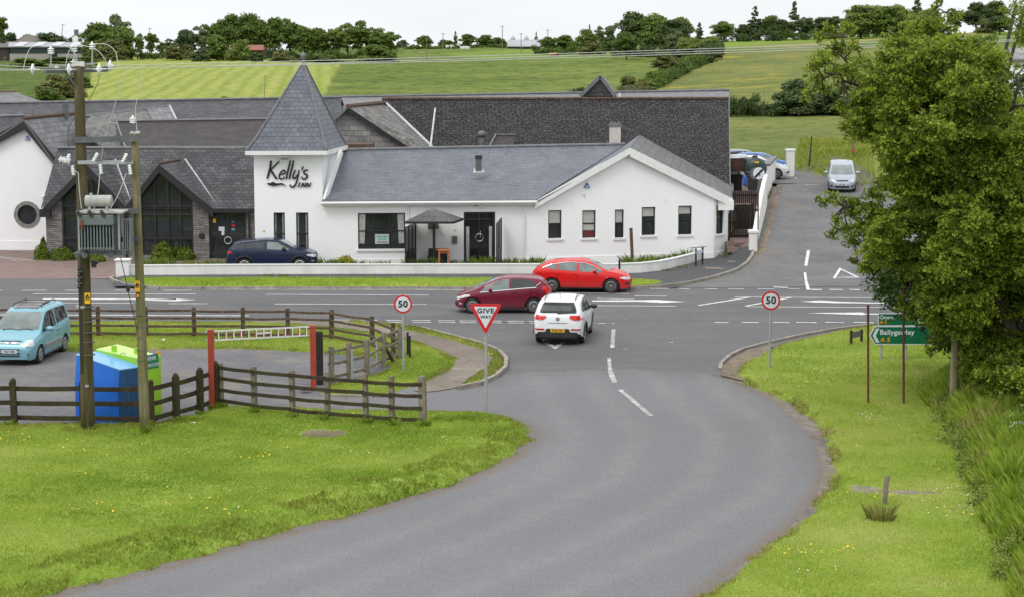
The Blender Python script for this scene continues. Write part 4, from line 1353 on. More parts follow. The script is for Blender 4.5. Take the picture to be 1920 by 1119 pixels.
ring=[c+w_wing.d*.19*math.cos(t*math.pi/12)+UP*.19*math.sin(t*math.pi/12)for t in range(25)]
mb.tube(ring, .022, 8);wbox(mb, w_wing, (dh[0]+dh[1])/2+.03, (dh[0]+dh[1])/2+.07, 1.45, 1.8, -.08, -.05)
mb.build('handle', M['chrome'], dr)
for s in(0, 1):
 mb=MB();s0a=dh[0]+.12 if s==0 else dh[1]-.3
 n=12
 top=[w_wing.P(s0a+.16*k/n, 2.0, -.112+.01*math.sin(k*2))for k in range(n+1)]
 bot=[w_wing.P(s0a+.16*k/n+(.04 if s else 0)*math.sin(k), .25, -.112+.01*math.sin(k*2))for k in range(n+1)]
 mb.add(top+bot, [(k, k+n+1, k+n+2, k+1)for k in range(n)])
 mb.build('curtain', M['curtain'], dr)
mb=MB();wbox(mb, w_wing, dh[0]-.15, dh[1]+.15, 0.0, .12, 0.05, .5);mb.build('step', M['kerb'], inn, bevel=.01)
ez=e_z+0.12
re0=w_wing.P(-.02, ez, .32);re1=w_wing.P(w_wing.len+.02, ez, .32)
ridge0=A(642, 282.5, 99.6);ridge1=A(1172, 272, 101.6)
mb=MB()
slab(mb, [re0, re1, ridge1, ridge0], .08, axis=(re1-re0))
apf=w_g1.P(w_g1.len, apz+.14, .3)
apb=A(1200, 253, 114.5)
ridgeY=ridge1
wing_roof=mb.build('wing_roof', M['slate_blue'], inn)
mb=MB()
ge0=w_g1.P(.02, e_z+.06, .3)
slab(mb, [ge0, apf, apb, ridge1+Vector((0, .0, -.02))], .08, axis=Vector((.1, 1, 0)))
mb.build('gable_roof', M['slate_blue'], inn)
mb=MB()
ge1=A(1374, 372, 98.4)
geb=A(1376, 346, 110.5)
slab(mb, [apf, ge1, geb, apb], .1, axis=Vector((.1, 1, 0)))
mb.build('gable_roof', M['slate_barge'], inn)
mb=MB();mb.tube([ridge0+Vector((0, 0, .03)), ridge1+Vector((0, 0, .03))], .09, 8);mb.build('ridge_tiles', M['lead'], inn)
def barge(p, q, hgt_, th, mat, nm='barge_board', par=inn, back=Vector((0, .25, 0))):
 mb=MB();p=Vector(p);q=Vector(q)
 o=Vector((0, -.03, 0))
 F_=[p+o, q+o, q+o-UP*hgt_, p+o-UP*hgt_]
 B_=[x+back for x in F_]
 mb.add(F_+B_, [(0, 3, 2, 1), (4, 5, 6, 7), (0, 1, 5, 4), (1, 2, 6, 5), (2, 3, 7, 6), (3, 0, 4, 7)])
 return mb.build(nm, mat, par)
barge(ge0+Vector((-.1, 0, -.02)), apf+Vector((0, 0, -.02)), .34, .05, M['white_trim'])
barge(apf+Vector((0, 0, -.02)), ge1+Vector((0, 0, -.02)), .46, .05, M['white_trim'])
mb=MB();cb=ge1+Vector((-.36, .1, -.36));mb.box(cb, (.8, .5, .5));mb.build('eaves_box', M['white_trim'], inn)
mb=MB();g0=w_wing.P(-.05, ez-.1, .4);g1=w_wing.P(w_wing.len+.05, ez-.1, .4)
mb.tube([g0, g1], .07, 8);wbox(mb, w_wing, 0, w_wing.len, e_z-.12, e_z+.02, .0, .3)
mb.build('gutter', M['white_trim'], inn)
for u in(983, 766):
 a=w_wing.at(u, 430)[0]
 mb=MB();mb.tube([w_wing.P(a, e_z-.05, .3), w_wing.P(a, e_z-.25, .09), w_wing.P(a, .05, .09)], .04, 8)
 mb.build('downpipe', M['white_trim'], inn)
a=w_g2.len;mb=MB();mb.tube([w_g2.P(a-.02, 2.75, .05), w_g2.P(a-.02, .05, .05)], .03, 8);mb.build('downpipe', M['white_trim'], inn)
barge(re0+Vector((-.02, 0, -.02)), Vector((re0.x+.1, re0.y+.3, ez-.1)), .2, .05, M['white_trim'])
mb=MB();mb.beam(w_tow.P(w_tow.len+.1, e_z+.1, .05), Vector(V3(640, 284, 96.5)), .12, .3);mb.build('verge_board', M['white_trim'], inn)
f0, f1=V3(462, 282.5, 93.8), V3(613, 283.5, 94.1)
b1=V3(650, 276, 99.9);b0=Vector((f0.x+.6, 99.7, b1.z))
zt=(f0.z+f1.z)/2
for p in(f0, f1, b0, b1):p.z=zt
apx=V3(569, 116, 97.0)
def mid(p, k, drop):
 q=p.lerp(apx, k);q.z-=drop;return q
k1=.14
m_=[mid(p, k1, .12)for p in(f0, f1, b1, b0)]
mb=MB()
rng=[f0, f1, b1, b0]
for i in range(4):
 j=(i+1)%4
 mb.poly([rng[i], rng[j], m_[j], m_[i]], 0, uvaxis=rng[j]-rng[i])
 mb.poly([m_[i], m_[j], apx], 0, uvaxis=rng[j]-rng[i])
mb.build('tower_roof', M['slate_tower'], inn)
mb=MB()
for i in range(4):
 mb.tube([rng[i]+UP*.02, m_[i]+UP*.03, apx], [.07, .06, .05], 6)
mb.build('hip_flashing', M['lead'], inn)
mb=MB();mb.lathe(apx-UP*.25, [(.11, 0), (.07, .2), (.05, .32), (.06, .36), (.13, .46), (.15, .54), (.12, .63), (.04, .69), (.02, .78)], 12)
mb.build('finial', M['lead'], inn, smooth=True)
mb=MB()
for i in range(4):
 j=(i+1)%4
 a, b=rng[i]-UP*.11, rng[j]-UP*.11
 mb.beam(a, b, .14, .2)
mb.poly([p-UP*.2 for p in rng][::-1])
mb.build('tower_fascia', M['white_trim'], inn)
ORG, SCL=(480, 280), 12.436
strokes=[([(352, 270), (335, 420), (300, 560), (262, 690)], 50), ([(545, 280), (430, 400), (345, 478)], 36), ([(338, 478), (400, 575), (470, 690)], 48), ([(455, 690), (505, 676)], 34), ([(562, 590), (640, 575), (686, 545), (665, 498), (625, 500), (570, 555), (540, 630), (555, 682), (600, 698), (650, 672), (668, 640)], 34), ([(806, 265), (772, 400), (735, 560), (708, 700)], 42), ([(878, 265), (850, 400), (810, 560), (780, 700)], 42), ([(922, 488), (885, 570), (864, 640), (880, 688), (930, 660), (975, 590)], 38), ([(1004, 488), (985, 620), (955, 740), (915, 835), (860, 883), (810, 868), (795, 822)], 38), ([(1100, 405), (1072, 495)], 36), ([(1214, 495), (1160, 492), (1112, 535), (1140, 582), (1192, 602), (1190, 650), (1140, 698), (1085, 690), (1068, 640)], 38), ([(1032, 775), (980, 890)], 28), ([(1050, 890), (1097, 782)], 26), ([(1097, 782), (1120, 885)], 26), ([(1120, 885), (1165, 778)], 26), ([(1165, 890), (1208, 782)], 26), ([(1208, 782), (1235, 885)], 26), ([(1235, 885), (1285, 778)], 26)]
mb=MB()
for s, w_ in strokes:ribbon(mb, w_tow, s, w_, ORG, SCL)
sw=[(245, 790), (330, 793), (380, 772), (405, 760), (430, 780), (480, 800), (560, 792), (610, 792), (660, 820), (705, 865), (640, 835), (580, 828), (500, 850), (400, 860), (310, 842)]
P=[w_tow.at(ORG[0]+p[0]/SCL, ORG[1]+p[1]/SCL)for p in sw]
tr=tessellate_polygon([[Vector((p[0], p[1], 0))for p in P]])
for t in tr:mb.add([w_tow.P(*P[i], .07)for i in t], [(0, 1, 2)])
for i in range(len(P)):
 p, q=P[i], P[(i+1)%len(P)]
 mb.add([w_tow.P(*p, .07), w_tow.P(*q, .07), w_tow.P(*q, .03), w_tow.P(*p, .03)], [(0, 1, 2, 3)])
mb.build('sign_lettering', M['black_letter'], inn)
mb=MB();a, z=w_tow.at(534, 292)
R=Matrix((w_tow.d, w_tow.n, UP)).transposed()@Matrix.Rotation(math.radians(-32), 3, 'X')
mb.box(w_tow.P(a, z, .34), (.36, .42, .22), M=R);mb.tube([w_tow.P(a-.05, z+.18, .0), w_tow.P(a-.05, z+.14, .3)], .03, 6)
mb.build('floodlight', M['galv'], inn, bevel=.02)
mb=MB();mb.lathe(w_tow.P(a-.1, z+.2, .12), [(.03, -.06), (.07, -.05), (.07, .05), (.03, .06)], 10);mb.build('lamp', M['black_plastic'], inn)
for(w, u, v)in((w_wing, 640, 392), (w_g1, 1068, 380), (w_g1, 1122, 326), (w_g2, 1246, 375), (w_wing, 957, 390)):
 a, z=w.at(u, v);mb=MB();mb.tube([w.P(a, z+.14, .0), w.P(a, z+.14, .1), w.P(a, z-.14, .1)], .012, 5);mb.build('bracket', M['white_trim'], inn)
def tri_box(w, u, v, s, parent, mat, nm='alarm_box'):
 a, z=w.at(u, v);mb=MB()
 fr=[w.P(a-s, z-s*.8, .09), w.P(a+s, z-s*.8, .09), w.P(a, z+s*.9, .09)]
 bk=[w.P(a-s, z-s*.8, 0), w.P(a+s, z-s*.8, 0), w.P(a, z+s*.9, 0)]
 mb.add(fr+bk, [(0, 1, 2), (0, 3, 4, 1), (1, 4, 5, 2), (2, 5, 3, 0)])
 o=mb.build(nm, mat, parent)
 mb=MB();mb.add([w.P(a-s*.5, z-s*.5, .095), w.P(a+s*.5, z-s*.5, .095), w.P(a+s*.35, z-s*.2, .095), w.P(a-s*.35, z-s*.2, .095)], [(0, 1, 2, 3)])
 mb.build('label_plate', M['sign_white'], o)
tri_box(w_g1, 1100, 347.5, .16, inn, M['sign_blue'])
mb=MB();a, z=w_g1.at(1095, 366);mb.box(w_g1.P(a, z, .05), (.06, .1, .06));mb.build('sensor', M['galv'], inn)
def warn(w, u, v, s, parent):
 a, z=w.at(u, v);mb=MB()
 mb.add([w.P(a-s, z-s*.8, .012), w.P(a+s, z-s*.8, .012), w.P(a, z+s*.9, .012)], [(0, 1, 2)])
 mb.build('warning_label', M['sign_yellow'], parent)
warn(w_tow, 495, 433.5, .07, inn);warn(w_wing, 853, 431.5, .07, inn)
mb=MB();r0=rect_at(w_wing, 847.5, 443, 857, 457);wbox(mb, w_wing, *r0[:2], r0[2], r0[3], 0, .1);wbox(mb, w_wing, r0[0]+.02, r0[1]-.02, r0[3]-.12, r0[3]-.09, .1, .12)
mb.build('letter_box', plain('bronze_box', (.16, .14, .12), .5, .3), inn, bevel=.01)
mb=MB();r0=rect_at(w_wing, 802, 418, 822, 429);wbox(mb, w_wing, *r0[:2], r0[2], r0[3], 0.05, .2);mb.build('wall_heater', M['steel_dark'], inn, bevel=.01)
mb=MB();a, z=w_wing.at(829, 437);mb.tube([w_wing.P(a, z+.9, .02), w_wing.P(a, z, .02)], .01, 5);mb.lathe(w_wing.P(a, z-.04, 0), [(.03, 0), (.06, .01), (.06, .06), (.03, .07)], 10, w_wing.n)
mb.build('socket', M['white_trim'], inn)
mb=MB();r0=rect_at(w_wing, 896, 385, 909, 390);wbox(mb, w_wing, *r0[:2], r0[2], r0[3], 0, .12);mb.build('bulkhead_light', M['white_trim'], inn, bevel=.02)
mb=MB();a, z=w_wing.at(893.5, 384);mb.lathe(w_wing.P(a, z, .1), [(.03, -.06), (.07, -.04), (.07, .05), (.04, .08)], 10);mb.build('lamp', M['black_plastic'], inn)
mb=MB()
c=A(897.5, 322, 96.9)
mb.box(c+Vector((0, 0.12, .32)), (.3, .3, .62));vent=mb.build('roof_vent', M['steel_dark'], inn)
mb=MB();mb.box(c+Vector((0, .12, .72)), (.36, .36, .18));mb.build('cowl', M['black_plastic'], vent)
mb=MB();mb.poly([c+Vector((-.28, -.12, -.03)), c+Vector((.28, -.12, -.03)), c+Vector((.24, .22, .13)), c+Vector((-.24, .22, .13))], thick=Vector((0, 0, -.05)));mb.build('flashing', M['lead_light'], vent)
mb=MB();c=A(1153, 272, 103.5)
mb.box(c+Vector((0, 0, .2)), (.58, .58, 1.6));ch=mb.build('chimney', render_white('chimney_render', (.62, .56, .52), .2), inn)
mb=MB();mb.box(c+Vector((0, 0, 1.04)), (.68, .68, .1));mb.box(c+Vector((0, 0, 1.12)), (.56, .56, .09));mb.build('cap', M['lead'], ch)
# ---- stone-clad restaurant with two glazed gables
rest=thing('stone_restaurant', 'dark slate roofed building with grey stone cladding and two tall glazed black gables', 'restaurant', (-17.5, 99.5, 0))
D0=98.6
S0=(A(88, 484, D0).x, D0);S1=(A(480, 486, D0-.2).x, D0-.2)
w_s=Wall(S0, S1)
se=w_s.at(440, 392)[1]
aL, aR=0, w_s.len
uA=lambda u, v=440:w_s.at(u, v)[0]
ga=(uA(117), uA(228));gb=(uA(263), uA(362.5))
door_h=(uA(392), uA(462), 0.05, se-.12)
mb=MB()
wall_mesh(mb, w_s, aL, aR, 0, se, [(ga[0], ga[1], .25, se), (gb[0], gb[1], .25, se), door_h], depth=.2)
apA=w_s.at(165, 316);apB=w_s.at(300.5, 316)
footA=(w_s.at(86, 388)[0], w_s.at(238, 388)[0]);footB=(w_s.at(238, 388)[0], w_s.at(398, 392)[0])
def cheek(x0, x1, ap, g):
 sl=(ap[1]-se)/(ap[0]-x0)
 zL=se+sl*(g[0]-x0)
 if g[0]>x0:mb.poly([w_s.P(x0, se), w_s.P(g[0], se), w_s.P(g[0], zL)])
 sr=(ap[1]-se)/(x1-ap[0])
 zR=se+sr*(x1-g[1])
 if g[1]<x1:mb.poly([w_s.P(g[1], se), w_s.P(x1, se), w_s.P(g[1], zR)])
 return zL, zR
zA=cheek(footA[0]+.1, footA[1], apA, ga);zB=cheek(footB[0], footB[1], apB, gb)
bk=Vector((.107*5, 5, 0))
vq(S0, (S0[0]+bk.x, S0[1]+bk.y), 0, se, mb)
mb.build('stone_wall', M['stone'], rest)
def glaze(g, ap, zz, cols, trans):
 mb=MB()
 pts=[(g[0], .28), (g[1], .28), (g[1], zz[1]), (ap[0], ap[1]), (g[0], zz[0])]
 mb.add([w_s.P(a, z, -.16)for a, z in pts], [tuple(range(5))])
 gl=mb.build('glazing', M['glass'], rest)
 mb=MB()
 def top(a):
  return lerp(zz[0], ap[1], (a-g[0])/(ap[0]-g[0]))if a<ap[0]else lerp(ap[1], zz[1], (a-ap[0])/(g[1]-ap[0]))
 for c_ in cols:
  a=lerp(g[0], g[1], c_);wbox(mb, w_s, a-.05, a+.05, .28, top(a), -.16, -.06)
 for z in trans:wbox(mb, w_s, g[0], g[1], z-.06, z+.06, -.16, -.065)
 wbox(mb, w_s, g[0]-.02, g[0]+.09, .25, top(g[0]), -.18, -.04);wbox(mb, w_s, g[1]-.09, g[1]+.02, .25, top(g[1]), -.18, -.04)
 wbox(mb, w_s, g[0], g[1], .22, .34, -.18, -.04)
 mb.build('mullions', M['black_trim'], gl)
z_t=w_s.at(300, 387)[1]
glaze(ga, apA, zA, (.29, .52, .76), (z_t, w_s.at(300, 402)[1], 1.1))
glaze(gb, apB, zB, (.28, .53, .76), (z_t, w_s.at(300, 402)[1], 1.1))
for(x0, x1, ap)in((footA[0], footA[1], apA), (footB[0], footB[1], apB)):
 barge(w_s.P(x0-.1, se-.02, .35), w_s.P(ap[0], ap[1]+.2, .35), .4, .05, M['black_trim'], par=rest)
 barge(w_s.P(ap[0], ap[1]+.2, .35), w_s.P(x1+.1, se-.02, .35), .4, .05, M['black_trim'], par=rest)
mb=MB();wbox(mb, w_s, footA[0]-.25, footA[0]+.3, se-.42, se-.02, .05, .38);mb.build('eaves_box', M['black_trim'], rest)
mb=MB();wbox(mb, w_s, footB[1]+.1, aR-.0, se-.17, se+.04, .1, .36);mb.build('gutter', M['black_trim'], rest)
for u in(462, 237):
 a=uA(u+6 if u==462 else u);mb=MB();mb.tube([w_s.P(a, se-.1, .1), w_s.P(a, .05, .1)], .05, 8);mb.build('downpipe', M['black_trim'], rest)
mb=MB();mb.box(w_s.P(uA(376), 1.9, .03), (.22, .05, .14));mb.build('plaque', M['lead'], rest)
mb=MB();mb.lathe(w_s.P(uA(378.5), 1.25, 0), [(.16, 0), (.16, .04), (.12, .06)], 16, w_s.n);pq=mb.build('round_plaque', M['black_trim'], rest)
rz=A(300, 279, 102.9).z
r0=A(108, 281, 102.9);r1=A(512, 276, 102.9);r0.z=r1.z=rz
e0=w_s.P(-.15, se+.02, .35);e1=w_s.P(aR+.05, se+.02, .35)
slope=(rz-se)/(r0.y-e0.y)
def gback(ap):
 q=w_s.P(ap[0], ap[1]+.22, .36)
 return q+Vector((.107, 1, 0))*((ap[1]+.22-se)/slope+.0)
mb=MB()
outl=[e0, gback(apA), w_s.P(footA[1], se+.02, .35), gback(apB), w_s.P(footB[1]+.1, se+.02, .35), e1, r1, r0]
nrm=(e1-e0).cross(r0-e0).normalized()
outl=[p-nrm*(p-e0).dot(nrm)for p in outl]
ax_=(e1-e0).normalized();ay_=nrm.cross(ax_)
for t in tessellate_polygon([[Vector(((p-e0).dot(ax_), (p-e0).dot(ay_), 0))for p in outl]]):
 q=[outl[i]for i in t]
 if(q[1]-q[0]).cross(q[2]-q[0]).dot(nrm)<0:q.reverse()
 mb.add(q, [(0, 1, 2)], 0, [((p-e0).dot(ax_), (p-e0).dot(ay_))for p in q])
bz=Vector((.4, 4.5, -3.0))
slab(mb, [r0, r1, r1+bz, r0+bz], .1)
mb.build('roof', M['slate_grey'], rest)
mb=MB();mb.tube([r0+UP*.04, r1+UP*.04], .1, 6);mb.build('ridge_tiles', M['lead'], rest)
slope=(rz-se)/(r0.y-e0.y)
for(x0, x1, ap)in((footA[0], footA[1], apA), (footB[0], footB[1], apB)):
 az=ap[1]+.22
 apf_=w_s.P(ap[0], az, .36)
 back=apf_+Vector((.107, 1, 0))*((az-se)/slope+.1)
 fl=w_s.P(x0-.1, se+.02, .36);fr_=w_s.P(x1+.1, se+.02, .36)
 mb=MB()
 slab(mb, [apf_, fr_, back], .05, axis=Vector((.1, 1, 0)))
 slab(mb, [fl, apf_, back], .05, axis=Vector((.1, 1, 0)))
 for k in range(1):pass
 o=mb.build('gable_roof', M['slate_grey'], rest)
 for v_ in o.data.vertices:v_.co.z+=.012
 mb=MB();mb.tube([back+UP*.06+Vector((.3, 0, 0)), fr_+UP*.06+Vector((.25, .2, 0))], .05, 6);mb.build('valley_flashing', M['lead_light'], rest)
 mb=MB();mb.tube([apf_+UP*.05, back+UP*.05], .07, 6);mb.build('ridge_tiles', M['ridge_moss'], rest)
dd=window(w_s, door_h, rest, bars_v=(.5, ), bars_h=(.0, ), sill=False, name='door', fw=.1, depth=.18)
mb=MB();c=w_s.P((door_h[0]+door_h[1])/2, 1.0, -.06)
mb.tube([c+w_s.d*.18*math.cos(t*math.pi/12)+UP*.18*math.sin(t*math.pi/12)for t in range(25)], .022, 8);mb.build('handle', M['chrome'], dd)
for(u, v, sx, sz, mt)in((401, 415, .15, .2, 'sign_yellow'), (414.5, 430, .3, .22, 'sign_white'), (417, 438, .14, .22, 'sign_white'), (436, 417, .15, .12, 'sign_blue'), (436.5, 424, .15, .14, 'sign_red'), (436.5, 431, .18, .1, 'teal')):
 a, z=w_s.at(u, v);mb=MB();wbox(mb, w_s, a-sx/2, a+sx/2, z-sz/2, z+sz/2, -.172, -.165);mb.build('sticker', M[mt], dd)
# ---- white gable with a round window
cha=thing('round_window_gable_building', 'white rendered gable house with black barge boards and a round stone-ringed window', 'gable house', (-26, 104, 0))
Dc=103.4
K0=(A(-70, 466, Dc+.3).x, Dc+.3);K1=(A(92, 466, Dc).x, Dc)
w_c=Wall(K0, K1)
ap=w_c.at(49, 232)
el=w_c.at(-62, 340);er_=w_c.at(106, 304)
mb=MB()
ctr=w_c.at(51, 403);R0=19.5/px(Dc)
N=32
circ=[(ctr[0]+R0*math.cos(2*math.pi*k/N), ctr[1]+R0*math.sin(2*math.pi*k/N))for k in range(N)]
outer=[(-3, 0), (w_c.len, 0), (w_c.at(104, 302)[0], w_c.at(104, 302)[1]), ap, (-3, 3.5)]
tr=tessellate_polygon([[Vector((a, z, 0))for a, z in outer], [Vector((a, z, 0))for a, z in circ[::-1]]])
allp=outer+circ[::-1]
for t in tr:
 q=[w_c.P(*allp[i])for i in t]
 if(q[1]-q[0]).cross(q[2]-q[0]).dot(w_c.n)<0:q.reverse()
 mb.add(q, [(0, 1, 2)])
for k in range(N):
 p, q=circ[k], circ[(k+1)%N]
 mb.add([w_c.P(*p), w_c.P(*q), w_c.P(*q, -.2), w_c.P(*p, -.2)], [(0, 1, 2, 3)])
vq(K1, (K1[0]+.107*2, K1[1]+2), 0, 3.2, mb)
wbox(mb, w_c, -3, w_c.len, 0, .5, 0, .03)
mb.build('wall', M['white'], cha)
mb=MB()
for k in range(N):
 a0_, a1_=2*math.pi*k/N, 2*math.pi*(k+1)/N
 def cp(r, t, o):return w_c.P(ctr[0]+r*math.cos(t), ctr[1]+r*math.sin(t), o)
 r1_=R0+.17
 mb.add([cp(R0-.03, a0_, .03), cp(r1_, a0_, .03), cp(r1_, a1_, .03), cp(R0-.03, a1_, .03), cp(r1_, a0_, 0), cp(r1_, a1_, 0), cp(R0-.03, a0_, -.1), cp(R0-.03, a1_, -.1)], [(0, 1, 2, 3), (1, 4, 5, 2), (0, 3, 7, 6)])
ring_o=mb.build('window', plain('window_stone_ring', (.22, .215, .2), .85, var=.35, scale=7, bump=.4), cha)
mb=MB();mb.add([w_c.P(ctr[0]+(R0-.02)*math.cos(2*math.pi*k/N), ctr[1]+(R0-.02)*math.sin(2*math.pi*k/N), -.12)for k in range(N)], [tuple(range(N))])
mb.build('pane', M['glass'], ring_o)
barge(w_c.P(-3.0, 3.6, .3), w_c.P(ap[0], ap[1]+.2, .3), .5, .05, M['black_trim'], par=cha)
er2=w_c.at(106, 298)
barge(w_c.P(ap[0], ap[1]+.2, .3), w_c.P(er2[0], er2[1]+.1, .3), .5, .05, M['black_trim'], par=cha)
apf2=w_c.P(ap[0], ap[1]+.24, .34);bk2=Vector((.75, 9.5, 0))
mb=MB()
slab(mb, [apf2, w_c.P(w_c.at(130, 340)[0], w_c.at(130, 340)[1], .34), w_c.P(w_c.at(130, 340)[0], w_c.at(130, 340)[1], .34)+bk2, apf2+bk2], .08, axis=bk2)
slab(mb, [w_c.P(-5.0, 1.6, .34), apf2, apf2+bk2, w_c.P(-5.0, 1.6, .34)+bk2], .08, axis=bk2)
mb.build('roof', M['slate_light'], cha)
mb=MB();mb.tube([apf2+UP*.06, apf2+bk2+UP*.06], .1, 6);mb.build('ridge_tiles', M['ridge_moss'], cha)
tri_box(w_c, 52, 259, .14, cha, M['sign_blue'])
mb=MB();mb.tube([w_c.P(w_c.at(80, 369)[0], w_c.at(80, 369)[1]-.06, .1), w_c.P(w_c.at(92, 364)[0], w_c.at(92, 364)[1], .3)], .06, 6);mb.build('outlet_pipe', M['white_trim'], cha)
mb=MB();c=apf2+bk2*.72;mb.box(c+Vector((.1, 0, .25)), (.3, .3, .9));mb.build('flue', M['steel_dark'], cha)
# ---- older halls behind
hall=thing('slate_hall', 'big old hall with a very dark lichen-spotted slate roof behind the white inn', 'hall', (4, 112, 0))
def plane_roof(par, pts, mat, name='roof', axis=None, th=.1):
 mb=MB();slab(mb, pts, th, axis=axis);return mb.build(name, mat, par)
RL, RR=A(716, 192.5, 118), A(1366, 181.5, 119.5)
zr_=(RL.z+RR.z)/2;RL.z=RR.z=zr_
EL, ER_=A(716, 305, 106.5), A(1368, 348, 107.5)
EL.z=ER_.z=min(EL.z, ER_.z)
plane_roof(hall, [EL, ER_, RR, RL], M['slate_dark'], axis=ER_-EL)
mb=MB();mb.tube([RL+UP*.05, RR+UP*.05], .11, 6);mb.build('ridge_tiles', M['ridge_moss'], hall)
mb=MB();mb.poly([Vector((ER_.x-.1, ER_.y, 0)), Vector((RR.x+.9, RR.y+11, 0)), Vector((RR.x+.9, RR.y+11, EL.z)), Vector((RR.x-.05, RR.y, zr_-.15)), Vector((ER_.x-.1, ER_.y, ER_.z-.1))])
mb.poly([Vector((EL.x, EL.y, 0)), Vector((ER_.x, ER_.y, 0)), Vector((ER_.x, ER_.y, EL.z)), Vector((EL.x, EL.y, EL.z))])
mb.build('wall', M['white'], hall)
plane_roof(hall, [RL, RR, RR+Vector((1, 10.5, -3.0)), RL+Vector((1, 10.5, -3.0))], M['slate_dark'])
mb=MB();mb.beam(ER_+Vector((.03, 0, -.05)), RR+Vector((.03, 0, -.05)), .05, .16);mb.build('verge_board', M['lead'], hall)
mb=MB();mb.beam(A(816, 204, 116.3), A(806, 285, 107.6), .09, .1);mb.build('verge_flashing', M['lead_light'], hall)
c=A(903.5, 272, 108.3);mb=MB();mb.lathe(c-UP*.3, [(.16, 0), (.16, .7), (.12, .72)], 12);vv_=mb.build('roof_vent', M['lead'], hall)
mb=MB();mb.lathe(c+UP*.42, [(.14, 0), (.24, .05), (.26, .2), (.18, .32), (.05, .38)], 12);mb.build('cowl', M['steel_dark'], vv_, smooth=True)
mb=MB();slab(mb, [A(918, 275, 107.4), A(961, 275, 107.4), A(968, 253, 108.9), A(930, 253, 108.9)], .12);o=mb.build('dormer_roof', M['slate_brown'], hall)
mb=MB();mb.beam(A(968, 252.5, 108.8), A(930, 252.5, 108.8), .1, .1);mb.beam(A(930, 252.5, 108.8), A(918, 275, 107.3), .08, .1);mb.build('edge', M['lead'], o)
sg=thing('slate_hung_gable', 'pale slate-hung gable with a mossy ridge between the tower and the dark hall roof', 'gable roof', (-9, 108, 0))
g_ap=A(652, 203, 108);g_l=A(598, 250, 108);g_r=A(766, 281, 108)
mb=MB();
vb=Vector((0, .05, 0))
mb.poly([Vector((g_l.x-1, 108.05, 3.0)), Vector((g_r.x+.5, 108.05, 3.0)), g_r+vb, g_ap+vb, g_l+vb], 0, uvaxis=Vector((1, 0, 0)))
mb.build('hung_slate_wall', M['slate_hung'], sg)
mb=MB();g_b=A(722, 193, 117.6);g_b.z=g_ap.z;g_rb=A(812, 281, 109.6)
slab(mb, [g_ap+Vector((0, -.2, .06)), g_r+Vector((.1, -.2, .06)), g_rb, g_b], .1, axis=(g_b-g_ap))
mb.build('roof', M['slate_moss'], sg)
mb=MB();slab(mb, [g_l+Vector((0, -.2, .05)), g_ap+Vector((0, -.2, .05)), g_b, g_l+(g_b-g_ap)], .1, axis=(g_b-g_ap));mb.build('roof', M['slate_moss'], sg)
mb=MB();mb.tube([g_ap+UP*.1, g_b+UP*.1], .13, 6);mb.build('ridge_tiles', M['ridge_moss'], sg)
mb=MB();mb.beam(g_ap+Vector((0, -.25, -.03)), g_r+Vector((.12, -.25, -.03)), .1, .2);mb.build('barge_board', M['black_trim'], sg)
mb=MB();mb.beam(g_l+Vector((0, -.25, 0)), g_ap+Vector((0, -.25, -.0)), .1, .12);mb.build('verge_board', M['lead'], sg)
mb=MB();mb.beam(g_b+UP*.1, g_rb+UP*.1, .16, .1);mb.build('valley_flashing', M['lead_light'], sg)
rear=thing('rear_range', 'long rear range with a smooth grey slate roof along the back of the whole group', 'building range', (-5, 126, 0))
def ridge_roof(par, u0, v0, Y0, u1, v1, Y1, drop_v0, drop_v1, dY, mat, back=True):
 a, b=A(u0, v0, Y0), A(u1, v1, Y1)
 c, d=A(u0, drop_v0, Y0-dY), A(u1, drop_v1, Y1-dY)
 mb=MB();slab(mb, [c, d, b, a], .1, axis=b-a)
 if back:
  bb=Vector((.5, 5, -2.5));slab(mb, [a, b, b+bb, a+bb], .1, axis=b-a)
 o=mb.build('roof', mat, par)
 mb=MB();mb.tube([a+UP*.05, b+UP*.05], .09, 6);mb.build('ridge_tiles', M['lead'], par)
 return a, b
ridge_roof(rear, 560, 184.5, 127, 1367, 170.5, 128, 235, 225, 8, M['lead'])
ridge_roof(rear, -120, 197, 122, 640, 184, 124, 255, 252, 7, M['slate_grey'])
mb=MB();a=A(1367, 171, 128);mb.poly([Vector((a.x-.05, 128, 2)), Vector((a.x+.4, 133, 2)), Vector((a.x+.4, 133, a.z-2)), Vector((a.x-.05, 128, a.z-.1)), Vector((a.x-.8, 121, a.z-2.4)), Vector((a.x-.8, 121, 2))]);mb.build('end_wall', M['white'], rear)
da, dl, dr_=A(1125, 145, 124), A(1089, 181, 124), A(1152, 181, 124)
mb=MB();mb.poly([dl, dr_, da], 0, uvaxis=Vector((1, 0, 0)));dm=mb.build('dormer', M['slate_grey'], rear)
db=Vector((.5, 5, 0))
mb=MB();slab(mb, [da, dr_, dr_+db, da+db], .1, axis=db);slab(mb, [dl, da, da+db, dl+db], .1, axis=db);mb.build('dormer_roof', M['slate_light'], dm)
mb=MB();mb.beam(dl+Vector((-.05, -.1, 0)), da+Vector((0, -.1, .05)), .1, .22);mb.beam(da+Vector((0, -.1, .05)), dr_+Vector((.05, -.1, 0)), .1, .22);mb.build('barge_board', M['lead'], dm)
mb=MB();c=A(1162, 181, 122.5);mb.tube([c-UP*.3, c+UP*.2], .07, 8);mb.build('vent_pipe', M['white_trim'], rear)
mb=MB();c=A(1176, 168, 129);mb.box(c, (.22, .1, .5));mb.beam(c+Vector((-.3, 0, 0)), c+Vector((.5, 0, .05)), .03, .03);mb.beam(c+Vector((-.2, 0, .15)), c+Vector((.4, 0, .2)), .02, .02);mb.build('aerial', M['steel_dark'], rear)
mid_=thing('middle_range', 'brown-grey slated range between the stone restaurant and the rear roofs', 'building range', (-15, 112, 0))
